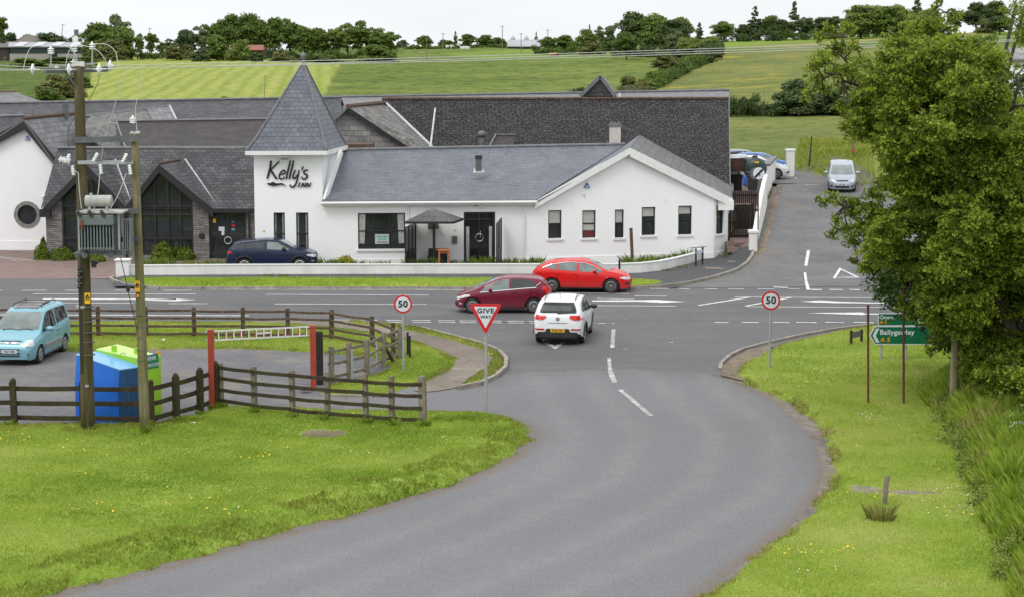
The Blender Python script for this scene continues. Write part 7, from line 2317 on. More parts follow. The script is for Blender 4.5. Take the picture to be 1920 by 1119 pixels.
def wheel(root, x, y, r, w, spokes, rim_mat, sd):
 mb=MB()
 prof=[(r*.62, -w/2+.01), (r*.8, -w/2), (r*.95, -w/2+.015), (r, -w/2+.05), (r, w/2-.05), (r*.95, w/2-.015), (r*.8, w/2), (r*.62, w/2-.01)]
 mb.lathe((x, y, r), prof, 28, Vector((0, 1, 0)))
 t=mb.build('wheel', M['rubber'], root, smooth=True, local=True)
 mb=MB();yo=y+sd*(w/2-.006)
 mb.lathe((x, yo-sd*.05, r), [(r*.6, 0), (r*.3, .004)]if sd>0 else[(r*.3, -.004), (r*.6, 0)], 24, Vector((0, 1, 0)))
 mb.build('brake_disc', M['alloy_dark'], t, local=True)
 mb=MB()
 for k in range(24):
  a0, a1=2*math.pi*k/24, 2*math.pi*(k+1)/24
  def q(rr, a, oy):return(x+rr*math.cos(a), yo+sd*oy, r+rr*math.sin(a))
  mb.add([q(r*.66, a0, 0), q(r*.66, a1, 0), q(r*.58, a1, .008), q(r*.58, a0, .008), q(r*.56, a1, -.04), q(r*.56, a0, -.04)], [(0, 1, 2, 3), (3, 2, 4, 5)])
 for k in range(spokes):
  a=2*math.pi*k/spokes+.2
  wd=2.6/spokes*.5
  p=[q(r*.14, a-wd*1.3, .0), q(r*.14, a+wd*1.3, .0), q(r*.59, a+wd*.62, .006), q(r*.59, a-wd*.62, .006)]
  b=[(v[0], v[1]-sd*.03, v[2])for v in p]
  mb.add(p+b, [(0, 1, 2, 3), (0, 4, 5, 1), (1, 5, 6, 2), (2, 6, 7, 3), (3, 7, 4, 0)])
 mb.lathe((x, yo-sd*.01, r), [(r*.17, -.01), (r*.17, .01), (r*.1, .016)]if sd>0 else[(r*.1, -.016), (r*.17, -.01), (r*.17, .01)], 16, Vector((0, 1, 0)))
 mb.build('rim', rim_mat, t, local=True)
 return t
def mirror(c, root, x, z, mat, sd, k=1.0):
 y=c.yat(x, z)
 mb=MB();cx, cy, cz=x+.0, sd*(y+.12*k), z+.04
 n, m=8, 8;vs=[];fs=[]
 for i in range(n+1):
  th=math.pi*i/n
  for j in range(m):
   ph=2*math.pi*j/m
   vs.append((cx+.075*k*math.sin(th)*math.cos(ph)-(.02 if math.cos(ph)<0 else 0), cy+.115*k*math.cos(th), cz+.075*k*math.sin(th)*math.sin(ph)))
 for i in range(n):
  for j in range(m):fs.append((i*m+j, i*m+(j+1)%m, (i+1)*m+(j+1)%m, (i+1)*m+j))
 mb.add(vs, fs);o=mb.build('mirror', mat, root, smooth=True, local=True)
 mb=MB();mb.beam((x, sd*(y-.02), z), (x, sd*(y+.06), z+.02), .05, .035);mb.build('mirror_stalk', M['black_plastic'], o, local=True)
 return o
def number_plate(c, root, txt, z, front, yellow, w=.52, h=.115, y0=0.0):
 x=c.xat(0.1, z, front)+(.022 if front else-.022)
 mb=MB();mb.box((x, y0, z), (.012, w, h));p=mb.build('number_plate', M['sign_yellow']if yellow else M['sign_white'], root, local=True)
 fr=frame4((x+(.009 if front else-.009), y0, z), (0, 1 if front else-1, 0), UP)
 text_mesh(txt, h*.88, 'lettering', M['black_letter'], p, fr, .001, .003, sx=.84, spacing=1.05)
def build_car(label, cat, name, spec, pos, heading, mat, opts):
 root=thing(name, label, cat, pos, heading)
 if 'tilt' in opts:root.rotation_euler=(0, opts['tilt'], heading)
 c=Car(spec);c.prep()
 car_body(c, root, mat)
 mb=MB();Wm=max(p[1]for p in spec['plan'])
 mb.box(((spec['x0']+spec['x1'])/2, 0, .42), (spec['x1']-spec['x0']-.5, 2*(Wm-.27), .42));
 mb.box(((spec['x0']+spec['x1'])/2, 0, .26), (spec['x1']-spec['x0']-.45, 2*(Wm-.14), .08))if False else None
 mb.build('underbody', M['black_plastic'], root, local=True)
 wr=spec['wr']
 for xw in spec['wheels']:
  for sd in(1, -1):
   wheel(root, xw, sd*(Wm-.135), wr, .21, opts.get('spokes', 10), opts.get('rim', M['alloy']), sd)
 glass=opts.get('glass', M['car_glass'])
 for nm, ol, g in opts['side_windows']:
  for o in side_patch(c, root, ol, g or glass, 'side_window'):pass
 end_patch(c, root, opts['screen'], opts.get('screen_mat', M['car_glass_light']), 'windscreen', True, .01, ny=18, nz=10)
 if opts.get('rear'):end_patch(c, root, opts['rear'], M['rear_glass'], 'rear_window', False, .01, ny=16, nz=8)
 if opts.get('belt_trim'):
  x0, x1, m_=opts['belt_trim']
  X_=np.linspace(x0, x1, 6);side_patch(c, root, [(x, float(c.belt(x)[0])-.012, float(c.belt(x)[0])+.018)for x in X_], m_, 'window_trim', .012, nz=3)
 if opts.get('roof_trim'):
  P=opts['roof_trim'][0]
  for sd in(1, -1):
   Q=[]
   for i in range(len(P)-1):
    for k in range(5):
     x, z=lerp(P[i][0], P[i+1][0], k/5), lerp(P[i][1], P[i+1][1], k/5);Q.append((x, sd*(c.yat(x, z)+.012), z))
   mb=MB();mb.tube(Q, .014, 5);mb.build('roof_trim', opts['roof_trim'][1], root, local=True)
 for x in opts.get('seams', ()):
  side_patch(c, root, [(x[0]-.006, x[1], x[2]), (x[0]+.006, x[1], x[2])], M['black_plastic'], 'door_seam', .003, nx=2, nz=8)
 for x, z in opts.get('handles', ()):
  for sd in(1, -1):
   y=c.yat(x, z);mb=MB();mb.beam((x-.1, sd*(y+.015), z), (x+.1, sd*(y+.015), z), .03, .035);mb.build('door_handle', opts.get('handle_mat', mat), root, local=True, bevel=.008)
 if opts.get('clad'):
  m_=M['black_plastic']
  for xw in spec['wheels']:
   for sd in(1, -1):
    R=spec['arch'];Q=[]
    for k in range(15):
     a=math.pi*k/14;x=xw+(R+.02)*math.cos(a);z=wr+(R+.02)*math.sin(a);Q.append((x, sd*(c.yat(x, max(z, .3))+.004), z))
    mb=MB();mb.tube(Q, .045, 6);mb.build('arch_trim', m_, root, local=True)
  side_patch(c, root, [(spec['wheels'][0]+spec['arch']+.02, .24, .4), (spec['wheels'][1]-spec['arch']-.02, .24, .4)], m_, 'sill_trim', .012, nz=3)
 else:
  side_patch(c, root, [(spec['wheels'][0]+spec['arch']+.01, .2, .25), (spec['wheels'][1]-spec['arch']-.01, .2, .25)], M['black_plastic'], 'sill_trim', .01, nz=2)
 for it in opts.get('front', ()):end_patch(c, root, it[1], it[2], it[0], True, it[3]if len(it)>3 else.01)
 for it in opts.get('back', ()):end_patch(c, root, it[1], it[2], it[0], False, it[3]if len(it)>3 else.01)
 for it in opts.get('side', ()):side_patch(c, root, it[1], it[2], it[0], it[3]if len(it)>3 else.012)
 if opts.get('mirror'):
  x, z, m_, k=opts['mirror']
  for sd in(1, -1):mirror(c, root, x, z, m_ or mat, sd, k)
 for p in opts.get('plates', ()):number_plate(c, root, *p)
 if opts.get('extra'):opts['extra'](c, root)
 return root, c
def two_sided(o):
 return o
def pair(nm, ol, mat, off=.012):
 neg=[(z, -hi, -lo)for z, lo, hi in ol]
 return[(nm, ol, mat, off), (nm, neg, mat, off)]
def heading_from(pr, pf):
 """pixel of rear and front wheel contact on the near side"""
 return math.atan2(pf.y-pr.y, pf.x-pr.x)
def place(spec, rear_px, front_px, side, z=0.0):
 r, f=G(*rear_px, z), G(*front_px, z)
 h=math.atan2(f.y-r.y, f.x-r.x)
 mid_w=(r+f)/2
 Wm=max(p[1]for p in spec['plan'])-.06
 left=Vector((-math.sin(h), math.cos(h), 0))
 c=mid_w-left*side*Wm
 xm=(spec['wheels'][0]+spec['wheels'][1])/2
 c-=Vector((math.cos(h), math.sin(h), 0))*xm
 c.z=z
 return c, h
# --- red family hatchback
sp_red=dict(x0=-2.18, x1=2.19, wheels=(-1.28, 1.34), wr=.325, arch=.385, tumble=.38, top=[(-2.2, .62), (-2.16, .96), (-2.04, 1.05), (-1.84, 1.19), (-1.62, 1.31), (-1.2, 1.395), (-.5, 1.46), (.0, 1.46), (.35, 1.41), (.85, 1.17), (1.12, 1.02), (1.6, .93), (1.95, .82), (2.1, .7), (2.2, .52)], belt=[(-2.2, .6), (-2.0, 1.03), (-1.3, 1.03), (-.2, .96), (.8, .90), (1.1, .87), (1.7, .80), (2.1, .64), (2.2, .5)], plan=[(-2.19, .66), (-2.12, .78), (-1.9, .86), (-1.3, .9), (0, .905), (1.2, .895), (1.75, .82), (2.05, .66), (2.19, .42)], bot=[(-2.2, .36), (-2.0, .26), (-1.6, .22), (1.6, .2), (2.0, .2), (2.2, .28)])
RED=paint('car_red', (.66, .008, .008), .3)
opt_red=dict(rim=plain('red_car_rim', (.28, .28, .28), .35, .6), spokes=10, side_windows=[('rear', [(-1.5, 1.07, 1.1), (-1.25, 1.05, 1.25), (-1.02, 1.02, 1.32)], M['car_glass_light']), ('mid', [(-.98, 1.02, 1.34), (-.55, .99, 1.375), (-.18, .97, 1.375)], M['car_glass_light']), ('front', [(-.08, .965, 1.37), (.25, .945, 1.33), (.62, .93, 1.17), (.98, .915, .945)], M['car_glass_light'])], screen=[(.99, -.68, .68), (1.2, -.64, .64), (1.41, -.55, .55)], rear=[(1.07, -.6, .6), (1.3, -.52, .52)], roof_trim=([(-1.7, 1.1), (-1.3, 1.26), (-.6, 1.362), (.15, 1.335), (.6, 1.19), (1.02, .95)], M['chrome']), seams=[(-.13, .3, .95), (-1.0, .45, 1.02), (.92, .3, .88)], handles=[(-.25, .84), (-1.08, .87)], mirror=(.62, .96, None, 1.0), side=[('headlight', [(1.72, .66, .70), (1.9, .62, .745), (2.08, .6, .68)], M['lamp_clear'], .012), ('tail_light', [(-2.1, .8, .93), (-1.85, .82, .9), (-1.72, .86, .88)], M['lamp_red'], .014), ('badge', [(1.08, .7, .72), (1.2, .7, .72)], M['chrome'], .012), ('bumper_vent', [(1.9, .4, .42), (2.12, .36, .5)], M['black_plastic'], .01)], front=pair('headlight', [(.6, .5, .7), (.7, .45, .68)], M['lamp_clear'])+[('grille', [(.42, -.5, .5), (.58, -.42, .42)], M['black_plastic'], .012)], back=pair('tail_light', [(.82, .5, .76), (.94, .45, .74)], M['lamp_red']))
pos, h=place(sp_red, (1033, 549), (1147.5, 550.5), -1)
r_red, c_red=build_car('bright red five-door hatchback driving right along the main road', 'car', 'hatchback_car', sp_red, pos, h, RED, opt_red)
# --- burgundy supermini, moving left
sp_bur=dict(x0=-1.95, x1=2.0, wheels=(-1.2, 1.29), wr=.31, arch=.37, tumble=.36, top=[(-1.96, .6), (-1.93, .95), (-1.78, 1.12), (-1.62, 1.32), (-1.4, 1.42), (-.7, 1.475), (.0, 1.46), (.3, 1.4), (.9, 1.13), (1.15, 1.0), (1.55, .88), (1.82, .74), (1.95, .6), (2.01, .48)], belt=[(-1.96, .58), (-1.75, 1.05), (-1.2, 1.06), (-.2, .97), (.7, .89), (1.1, .85), (1.6, .74), (1.9, .58), (2.0, .46)], plan=[(-1.96, .62), (-1.88, .76), (-1.6, .83), (-1.1, .86), (0, .865), (1.1, .85), (1.6, .77), (1.88, .6), (2.0, .38)], bot=[(-1.96, .36), (-1.8, .26), (-1.5, .22), (1.5, .2), (1.8, .2), (2.0, .28)])
BUR=paint('car_burgundy', (.16, .004, .022), .28)
opt_bur=dict(rim=plain('burgundy_rim', (.36, .36, .36), .35, .6), spokes=16, side_windows=[('rear', [(-1.32, 1.1, 1.16), (-1.12, 1.07, 1.33), (-.8, 1.05, 1.38), (-.3, 1.0, 1.395)], M['car_glass']), ('front', [(-.2, .99, 1.39), (.12, .965, 1.37), (.5, .94, 1.2), (.92, .91, .96)], M['car_glass_light'])], screen=[(.97, -.64, .64), (1.2, -.6, .6), (1.4, -.5, .5)], rear=[(1.08, -.55, .55), (1.32, -.5, .5)], belt_trim=(-1.3, 1.0, M['chrome']), roof_trim=([(-1.3, 1.12), (-1.42, 1.2), (-1.5, 1.26)], M['chrome']), seams=[(-.25, .3, .95), (-1.0, .55, 1.02), (.95, .3, .84)], handles=[(-.42, .86), (-1.15, .9)], mirror=(.58, .93, None, .95), side=[('headlight', [(1.4, .7, .76), (1.62, .64, .76), (1.85, .58, .66)], M['lamp_clear'], .012), ('tail_light', [(-1.87, .78, .86), (-1.7, .78, 1.1), (-1.55, .98, 1.12)], M['lamp_red'], .014), ('fog_light', [(1.72, .38, .4), (1.84, .36, .46)], M['lamp_clear'], .014)], front=pair('headlight', [(.55, .4, .62), (.66, .38, .6)], M['lamp_clear'])+[('grille', [(.32, -.5, .5), (.46, -.45, .45)], M['black_plastic'], .012)], back=pair('tail_light', [(.8, .5, .74), (1.05, .52, .68)], M['lamp_red']))
pos, h=place(sp_bur, (1002, 587.5), (885, 587.5), 1)
build_car('dark burgundy five-door small hatchback crossing left in front of the red car', 'car', 'hatchback_car', sp_bur, pos, h, BUR, opt_bur)
# --- white crossover seen from behind
sp_suv=dict(x0=-2.2, x1=2.22, wheels=(-1.32, 1.32), wr=.345, arch=.42, tumble=.34, lowk=.99, top=[(-2.22, .62), (-2.17, 1.04), (-2.02, 1.2), (-1.82, 1.52), (-1.6, 1.6), (-.6, 1.655), (.2, 1.62), (.5, 1.52), (1.0, 1.22), (1.25, 1.1), (1.8, 1.0), (2.1, .84), (2.22, .6)], belt=[(-2.22, .6), (-2.0, 1.14), (-1.2, 1.14), (0, 1.06), (1.0, 1.0), (1.7, .92), (2.1, .74), (2.22, .58)], plan=[(-2.21, .74), (-2.12, .84), (-1.9, .9), (-1.3, .925), (0, .925), (1.3, .91), (1.8, .84), (2.1, .68), (2.22, .45)], bot=[(-2.2, .46), (-2.0, .34), (-1.6, .26), (1.6, .24), (2.0, .28), (2.2, .38)])
WHT=paint('car_white', (.72, .73, .75), .3)
def suv_extra(c, root):
 for sd in(1, -1):
  mb=MB();P=[(x, sd*.56, float(c.top(x)[0])+.03-(.05 if abs(x-.0)>1.3 else 0))for x in np.linspace(-1.6, .3, 9)];mb.tube(P, .018, 6);mb.build('roof_rail', M['black_plastic'], root, local=True)
 mb=MB();x=-1.4;mb.tube([(x, 0, 1.62), (x-.12, 0, 1.82)], .008, 5);mb.build('aerial', M['black_plastic'], root, local=True)
 x=c.xat(.1, 1.17, False);mb=MB();mb.beam((x-.04, 0.02, 1.16), (x-.02, -.42, 1.2), .02, .025);mb.build('wiper', M['black_plastic'], root, local=True)
 x=c.xat(0, .97, False);mb=MB();mb.lathe((x-.016, 0, .97), [(.07, 0), (.07, .012)], 18, Vector((-1, 0, 0)))
 o=mb.build('badge', M['chrome'], root, local=True);o.scale=(1, 1, 1)
sp_o=dict(rim=M['alloy'], spokes=10, clad=True, glass=M['car_glass'], side_windows=[('q', [(-1.7, 1.2, 1.24), (-1.5, 1.18, 1.42), (-1.3, 1.17, 1.5)], None), ('r', [(-1.22, 1.17, 1.51), (-.3, 1.1, 1.555)], None), ('f', [(-.2, 1.09, 1.555), (.3, 1.06, 1.5), (.95, 1.02, 1.1)], None)], screen=[(1.12, -.7, .7), (1.35, -.64, .64), (1.56, -.55, .55)], rear=[(1.17, -.66, .66), (1.25, -.665, .665), (1.42, -.6, .6), (1.53, -.54, .54)], seams=[(-.25, .4, 1.05), (-1.25, .6, 1.1)], handles=[(-.4, .95), (-1.3, .98)], mirror=(.78, 1.05, M['black_plastic'], 1.15), back=pair('tail_light', [(.93, .56, .82), (1.0, .42, .82), (1.1, .44, .8)], M['lamp_red'], .022)+[('bumper', [(.30, -.82, .82), (.5, -.88, .88)], M['black_plastic'], .02), ('lower_trim', [(.5, -.46, .46), (.62, -.40, .40)], M['black_plastic'], .014), ('step', [(.82, -.36, .36), (.835, -.36, .36)], M['black_plastic'], .012)]+pair('reflector', [(.565, .46, .82), (.62, .5, .84)], M['lamp_red'], .02), side=[('tail_light', [(-2.06, .94, 1.0), (-1.95, .96, 1.02)], M['lamp_red'], .014)], front=pair('headlight', [(.72, .45, .78), (.86, .5, .76)], M['lamp_clear']), plates=[('FT65 OEU', .555, False, True)], extra=suv_extra)
pos, h=place(sp_suv, (1094.5, 642.5), (1109.5, 622.5), -1)
build_car('white crossover seen from behind pulling out of the side road at the junction', 'car', 'crossover_car', sp_suv, pos, h, WHT, sp_o)
# --- pale blue people carrier facing the camera
sp_van=dict(x0=-2.05, x1=2.07, wheels=(-1.33, 1.33), wr=.31, arch=.375, tumble=.24, lowk=.99, top=[(-2.06, .6), (-2.03, 1.2), (-1.95, 1.66), (-1.8, 1.77), (-1.0, 1.82), (.0, 1.81), (.35, 1.74), (.62, 1.58), (1.15, 1.12), (1.3, 1.04), (1.7, .93), (1.95, .8), (2.05, .66), (2.08, .5)], belt=[(-2.06, .58), (-1.95, 1.12), (-.5, 1.06), (.6, 1.0), (1.2, .96), (1.7, .85), (1.98, .7), (2.07, .5)], plan=[(-2.05, .76), (-1.98, .84), (-1.7, .86), (0, .87), (1.2, .86), (1.7, .82), (1.95, .73), (2.06, .58)], bot=[(-2.05, .34), (-1.8, .26), (1.6, .22), (2.0, .2), (2.07, .24)])
VAN=paint('car_pale_blue', (.2, .42, .5), .32, metal=.15)
def van_extra(c, root):
 mb=MB()
 n=9
 for i in range(n):
  pass
 X_=np.linspace(-1.1, .3, 10);vs=[]
 for x in X_:
  for y in(-.42, -.14, .14, .42):vs.append((x, y, float(c.top(x)[0])+.012-abs(y)*.02))
 mb.add(vs, [(i*4+k, i*4+k+4, i*4+k+5, i*4+k+1)for i in range(9)for k in range(3)][::1])
 o=mb.build('glass_roof', plain('smoked_roof_glass', (.1, .085, .09), .15, var=.2), root, local=True)
 for sd in(1, -1):
  mb=MB();P=[(x, sd*.5, float(c.top(x)[0])+(.0 if i in(0, 8)else.06))for i, x in enumerate(np.linspace(-1.4, .15, 9))];mb.tube(P, .02, 6);mb.build('roof_rail', M['black_plastic'], root, local=True)
 for x in(-.9, -.35):
  mb=MB();z=float(c.top(x)[0])+.05;mb.tube([(x, -.48, z), (x, .48, z)], .014, 6);mb.build('roof_bar', M['black_plastic'], root, local=True)
 for y0 in(-.52, .02):
  P=[(c.xat(y0+.5*k/6, 1.12+.04*math.sin(k/6*3), True)+.025, y0+.5*k/6, 1.12+.035*math.sin(k/6*3))for k in range(7)]
  mb=MB();mb.tube(P, .012, 5);mb.build('wiper', M['black_plastic'], root, local=True)
 x=c.xat(0, .79)+.02;mb=MB()
 for dz in(0, .045):
  mb.beam((x, -.06, .755+dz), (x, 0, .8+dz), .012, .02);mb.beam((x, .06, .755+dz), (x, 0, .8+dz), .012, .02)
 mb.build('badge', M['chrome'], root, local=True)
 for y in(-.62, .62):
  x=c.xat(y, .4);mb=MB();mb.lathe((x-.01, y, .4), [(.055, 0), (.055, .02), (.03, .022)], 12, Vector((1, 0, 0)));mb.build('fog_light', M['steel_dark'], root, local=True)
opt_van=dict(rim=M['alloy'], spokes=7, side_windows=[('r', [(-1.75, 1.2, 1.62), (-.55, 1.13, 1.66)], None), ('f', [(-.42, 1.11, 1.66), (.2, 1.08, 1.64), (.5, 1.06, 1.5), (.98, 1.03, 1.1)], None)], screen=[(1.13, -.71, .71), (1.4, -.69, .69), (1.66, -.64, .64)], rear=[(1.2, -.6, .6), (1.6, -.55, .55)], screen_mat=M['car_glass_light'], seams=[(-.48, .3, 1.1), (.95, .3, 1.0), (-1.55, .75, 1.1)], handles=[(-.35, .95), (-.62, .95)], mirror=(.72, 1.07, None, 1.3), side=[('rubbing_strip', [(-.9, .42, .62), (.9, .42, .6)], plain('van_grey_strip', (.2, .22, .23), .5), .012), ('indicator', [(-.9, .62, .645), (.9, .6, .625)], M['sign_white'], .013), ('headlight', [(1.82, .68, .86), (1.98, .66, .8)], M['lamp_clear'], .012)], front=pair('headlight', [(.66, .44, .75), (.76, .45, .77), (.87, .5, .74)], M['lamp_clear'], .02)+[('grille', [(.825, -.36, .36), (.85, -.36, .36)], M['black_plastic'], .014), ('grille', [(.75, -.34, .34), (.765, -.34, .34)], M['black_plastic'], .014), ('bumper_intake', [(.55, -.36, .36), (.585, -.36, .36)], M['black_plastic'], .012), ('bumper_intake', [(.41, -.36, .36), (.46, -.36, .36)], M['black_plastic'], .012), ('bumper_intake', [(.32, -.36, .36), (.375, -.36, .36)], M['black_plastic'], .012)], plates=[('KHZ 5306', .505, True, False)], extra=van_extra)
pos, h=place(sp_van, (115, 661.5), (83, 677), 1)
build_car('pale metallic blue boxy people carrier parked at the left edge', 'car', 'people_carrier', sp_van, pos, h, VAN, opt_van)
# --- navy SUV behind the wall
sp_nav=dict(x0=-2.18, x1=2.19, wheels=(-1.3, 1.36), wr=.37, arch=.43, tumble=.4, top=[(-2.2, .7), (-2.16, 1.1), (-2.0, 1.22), (-1.75, 1.48), (-1.5, 1.53), (-.3, 1.62), (.2, 1.6), (.5, 1.53), (1.0, 1.22), (1.2, 1.14), (1.75, 1.05), (2.05, .93), (2.16, .8), (2.2, .6)], belt=[(-2.2, .68), (-2.0, 1.16), (-1.0, 1.15), (0, 1.11), (1.0, 1.08), (1.7, .99), (2.1, .8), (2.2, .58)], plan=[(-2.19, .74), (-2.1, .84), (-1.8, .91), (-1.3, .945), (0, .92), (1.3, .94), (1.8, .88), (2.06, .76), (2.19, .6)], bot=[(-2.2, .42), (-2.0, .32), (1.7, .26), (2.2, .36)])
NAV=paint('car_navy', (.004, .012, .045), .28)
opt_nav=dict(rim=M['alloy'], spokes=9, clad=True, side_windows=[('q', [(-1.85, 1.21, 1.27), (-1.5, 1.2, 1.42), (-1.28, 1.19, 1.44)], None), ('r', [(-1.2, 1.19, 1.445), (-.35, 1.16, 1.5)], None), ('f', [(-.2, 1.15, 1.505), (.3, 1.13, 1.47), (.85, 1.11, 1.17)], M['car_glass_light'])], screen=[(1.16, -.7, .7), (1.35, -.66, .66), (1.55, -.56, .56)], rear=[(1.22, -.6, .6), (1.45, -.52, .52)], roof_trim=([(-1.9, 1.3), (-1.4, 1.46), (-.3, 1.545), (.3, 1.51), (.9, 1.17)], M['black_plastic']), seams=[(-.28, .4, 1.1), (-1.25, .6, 1.13), (.95, .45, 1.05)], handles=[(-.45, 1.02), (-1.3, 1.04)], mirror=(.62, 1.15, M['black_plastic'], 1.15), handle_mat=NAV, side=[('headlight', [(1.72, .83, .9), (2.0, .76, .9), (2.1, .75, .84)], M['lamp_clear'], .014), ('tail_light', [(-2.12, .93, 1.06), (-1.9, .95, 1.04)], M['lamp_red'], .014), ('vent', [(1.0, .9, .98), (1.28, .93, .97)], M['black_plastic'], .012), ('daylight', [(1.9, .57, .6), (2.08, .56, .6)], M['lamp_clear'], .012)], front=pair('headlight', [(.78, .5, .74), (.88, .5, .74)], M['lamp_clear'])+[('grille', [(.76, -.5, .5), (.92, -.45, .45)], M['black_plastic'], .012)])
q0=G(450, 512);q1=G(554, 511.5)
pos, h=place(sp_nav, (458, 512.5), (562.5, 512), -1)
build_car('dark navy sport utility car parked behind the low white wall', 'car', 'sport_utility_car', sp_nav, pos, h, NAV, opt_nav)
# --- silver hatchback coming down the lane
sp_sil=dict(x0=-1.92, x1=1.93, wheels=(-1.25, 1.22), wr=.3, arch=.36, tumble=.33, top=[(-1.93, .6), (-1.9, 1.1), (-1.75, 1.4), (-1.5, 1.48), (-.5, 1.53), (.1, 1.48), (.35, 1.4), (1.0, 1.08), (1.15, 1.0), (1.55, .9), (1.8, .76), (1.9, .64), (1.94, .48)], belt=[(-1.93, .58), (-1.75, 1.08), (0, 1.0), (1.0, .9), (1.5, .8), (1.8, .64), (1.93, .46)], plan=[(-1.92, .66), (-1.8, .8), (0, .85), (1.1, .84), (1.55, .78), (1.82, .65), (1.93, .48)], bot=[(-1.93, .34), (-1.6, .24), (1.5, .2), (1.93, .22)])
SIL=paint('car_silver', (.36, .4, .46), .3, metal=.35)
def sil_extra(c, root):
 x=c.xat(0, .72)+.02;mb=MB();mb.tube([(x, .07*math.cos(t), .74+.035*math.sin(t))for t in np.linspace(0, 6.28, 14)], .01, 5);mb.build('badge', M['chrome'], root, local=True)
opt_sil=dict(rim=M['alloy'], spokes=9, side_windows=[('r', [(-1.35, 1.14, 1.34), (-.3, 1.06, 1.42)], None), ('f', [(-.2, 1.05, 1.42), (.2, 1.02, 1.36), (.85, .97, 1.02)], None)], screen=[(1.0, -.68, .68), (1.2, -.63, .63), (1.41, -.55, .55)], rear=[(1.1, -.5, .5), (1.35, -.5, .5)], screen_mat=M['car_glass_light'], mirror=(.72, 1.0, None, 1.2), seams=[(-.25, .3, 1.0)], handles=[(-.4, .9)], front=pair('headlight', [(.62, .5, .72), (.7, .48, .74), (.8, .58, .72)], M['lamp_clear'], .02)+[('grille', [(.68, -.32, .32), (.75, -.36, .36)], M['black_plastic'], .014), ('bumper_intake', [(.3, -.4, .4), (.41, -.44, .44)], M['black_plastic'], .014)]+pair('fog_recess', [(.34, .56, .66), (.44, .54, .72)], M['black_plastic'], .012), plates=[('JHZ 1289', .5, True, False)], extra=sil_extra)
yS=114.0;xS=A(1586, 340, yS).x
build_car('silver small hatchback coming down the side lane half behind the tree', 'car', 'hatchback_car', sp_sil, Vector((xS, yS+1.5, float(hgt(xS, yS+1.5))+.012)), -math.pi/2-.15, SIL, {**opt_sil, 'tilt':math.atan(.1)})
# --- cars parked in the upper car park
def simple_car(label, spec, opt, pos, h, mat, name='hatchback_car', skip=()):
 o={k:v for k, v in opt.items()if k not in('extra', 'plates', 'seams')}
 return build_car(label, 'car', name, spec, pos, h, mat, o)
def up_at(u, Yq):
 x=A(u, 300, Yq).x;return Vector((x, Yq, 2.84))
simple_car('white car nose showing between the yard wall and the gate pillar', sp_red, opt_red, up_at(1414, 120.2), -.05, paint('parked_white', (.7, .7, .7), .3))
simple_car('bright blue car roof showing behind the white car at the gate pillar', sp_bur, opt_bur, up_at(1428, 123.6), -.1, paint('parked_blue', (.03, .16, .5), .3))
simple_car('silver blue car roof above the yard wall coping', sp_sil, opt_sil, up_at(1396, 127.0), .05, paint('parked_grey_blue', (.3, .36, .42), .3, metal=.3))
# ==== TREES AND PLANTS
def quads_at(C, N, size, r, aspect=.62, jit=.5):
 """leaf quads centred at C with normals near N"""
 n=len(C)
 Nn=N+r.standard_normal((n, 3))*jit
 Nn/=np.linalg.norm(Nn, axis=1, keepdims=True)+1e-9
 T=np.cross(Nn, r.standard_normal((n, 3)));T/=np.linalg.norm(T, axis=1, keepdims=True)+1e-9
 B=np.cross(Nn, T)
 s=(size*r.uniform(.65, 1.35, n))[:, None]
 V=np.zeros((n, 4, 3))
 V[:, 0]=C-T*s*.5;V[:, 1]=C-B*s*.5*aspect-T*s*.05
 V[:, 2]=C+T*s*.5;V[:, 3]=C+B*s*.5*aspect-T*s*.05
 return V
def crown_cloud(r, kind, nleaf, leaf):
 """crown in a unit box: height 0..1 (of the tree), radius about .5"""
 cl=[]
 if kind in('round', 'open', 'bush', 'weep'):
  nb={'round':50, 'open':40, 'bush':34, 'weep':52}[kind]
  lo={'round':.0, 'open':.12, 'bush':-.1, 'weep':-.05}[kind]
  c0=np.array([0, 0, (1+lo)/2]);rz=(1-lo)/2
  for i in range(nb):
   d=r.standard_normal(3);d/=np.linalg.norm(d)
   k=r.uniform(.45, .9)if kind!='open' else r.uniform(.3, .95)
   w=(1+.16*math.sin(3*math.atan2(d[1], d[0])+i))if kind!='bush' else 1.05
   c=c0+d*np.array([.40*w, .40*w, rz*.84])*k
   if kind=='bush':
    rho=.4*math.sqrt(r.random());a=r.uniform(0, 6.28)
    c=np.array([rho*math.cos(a), rho*math.sin(a), r.uniform(.02, .84)*math.sqrt(max(.05, 1-(rho/.46)**2))])
   cl.append((c, r.uniform(.11, .2)*(.8 if kind=='open' else 1), .72 if kind!='bush' else 1.0))
 elif kind=='spruce':
  for i in range(80):
   t=r.uniform(0, 1)**.8
   z=.06+.92*t;R=.46*(1-t)**.8+.02
   a=r.uniform(0, 6.28);q=R*r.uniform(.4, 1)
   cl.append((np.array([q*math.cos(a), q*math.sin(a), z-q*.12]), max(.05, .13*(1-t)+.03), .45))
 elif kind=='hedge':
  for i in range(60):
   cl.append((np.array([r.uniform(-.5, .5), r.uniform(-.25, .25), r.uniform(.1, .85)]), r.uniform(.05, .1), 1.6))
 tot=sum(c[1]**2 for c in cl)
 Cs, Ns=[], []
 for c, rad, fl in cl:
  m=max(8, int(nleaf*rad**2/tot))
  d=r.standard_normal((m, 3));d/=np.linalg.norm(d, axis=1, keepdims=True)
  d[:, 2]=np.where(d[:, 2]<-.25, -d[:, 2]*.7, d[:, 2])
  k=r.uniform(.55, 1.12, m)[:, None]
  Cs.append(c+d*k*rad*np.array([1.15, 1.15, fl]));Ns.append(d+np.array([0, 0, .5]))
 C=np.concatenate(Cs);N=np.concatenate(Ns)
 return quads_at(C, N, leaf, r, .75, .6), cl
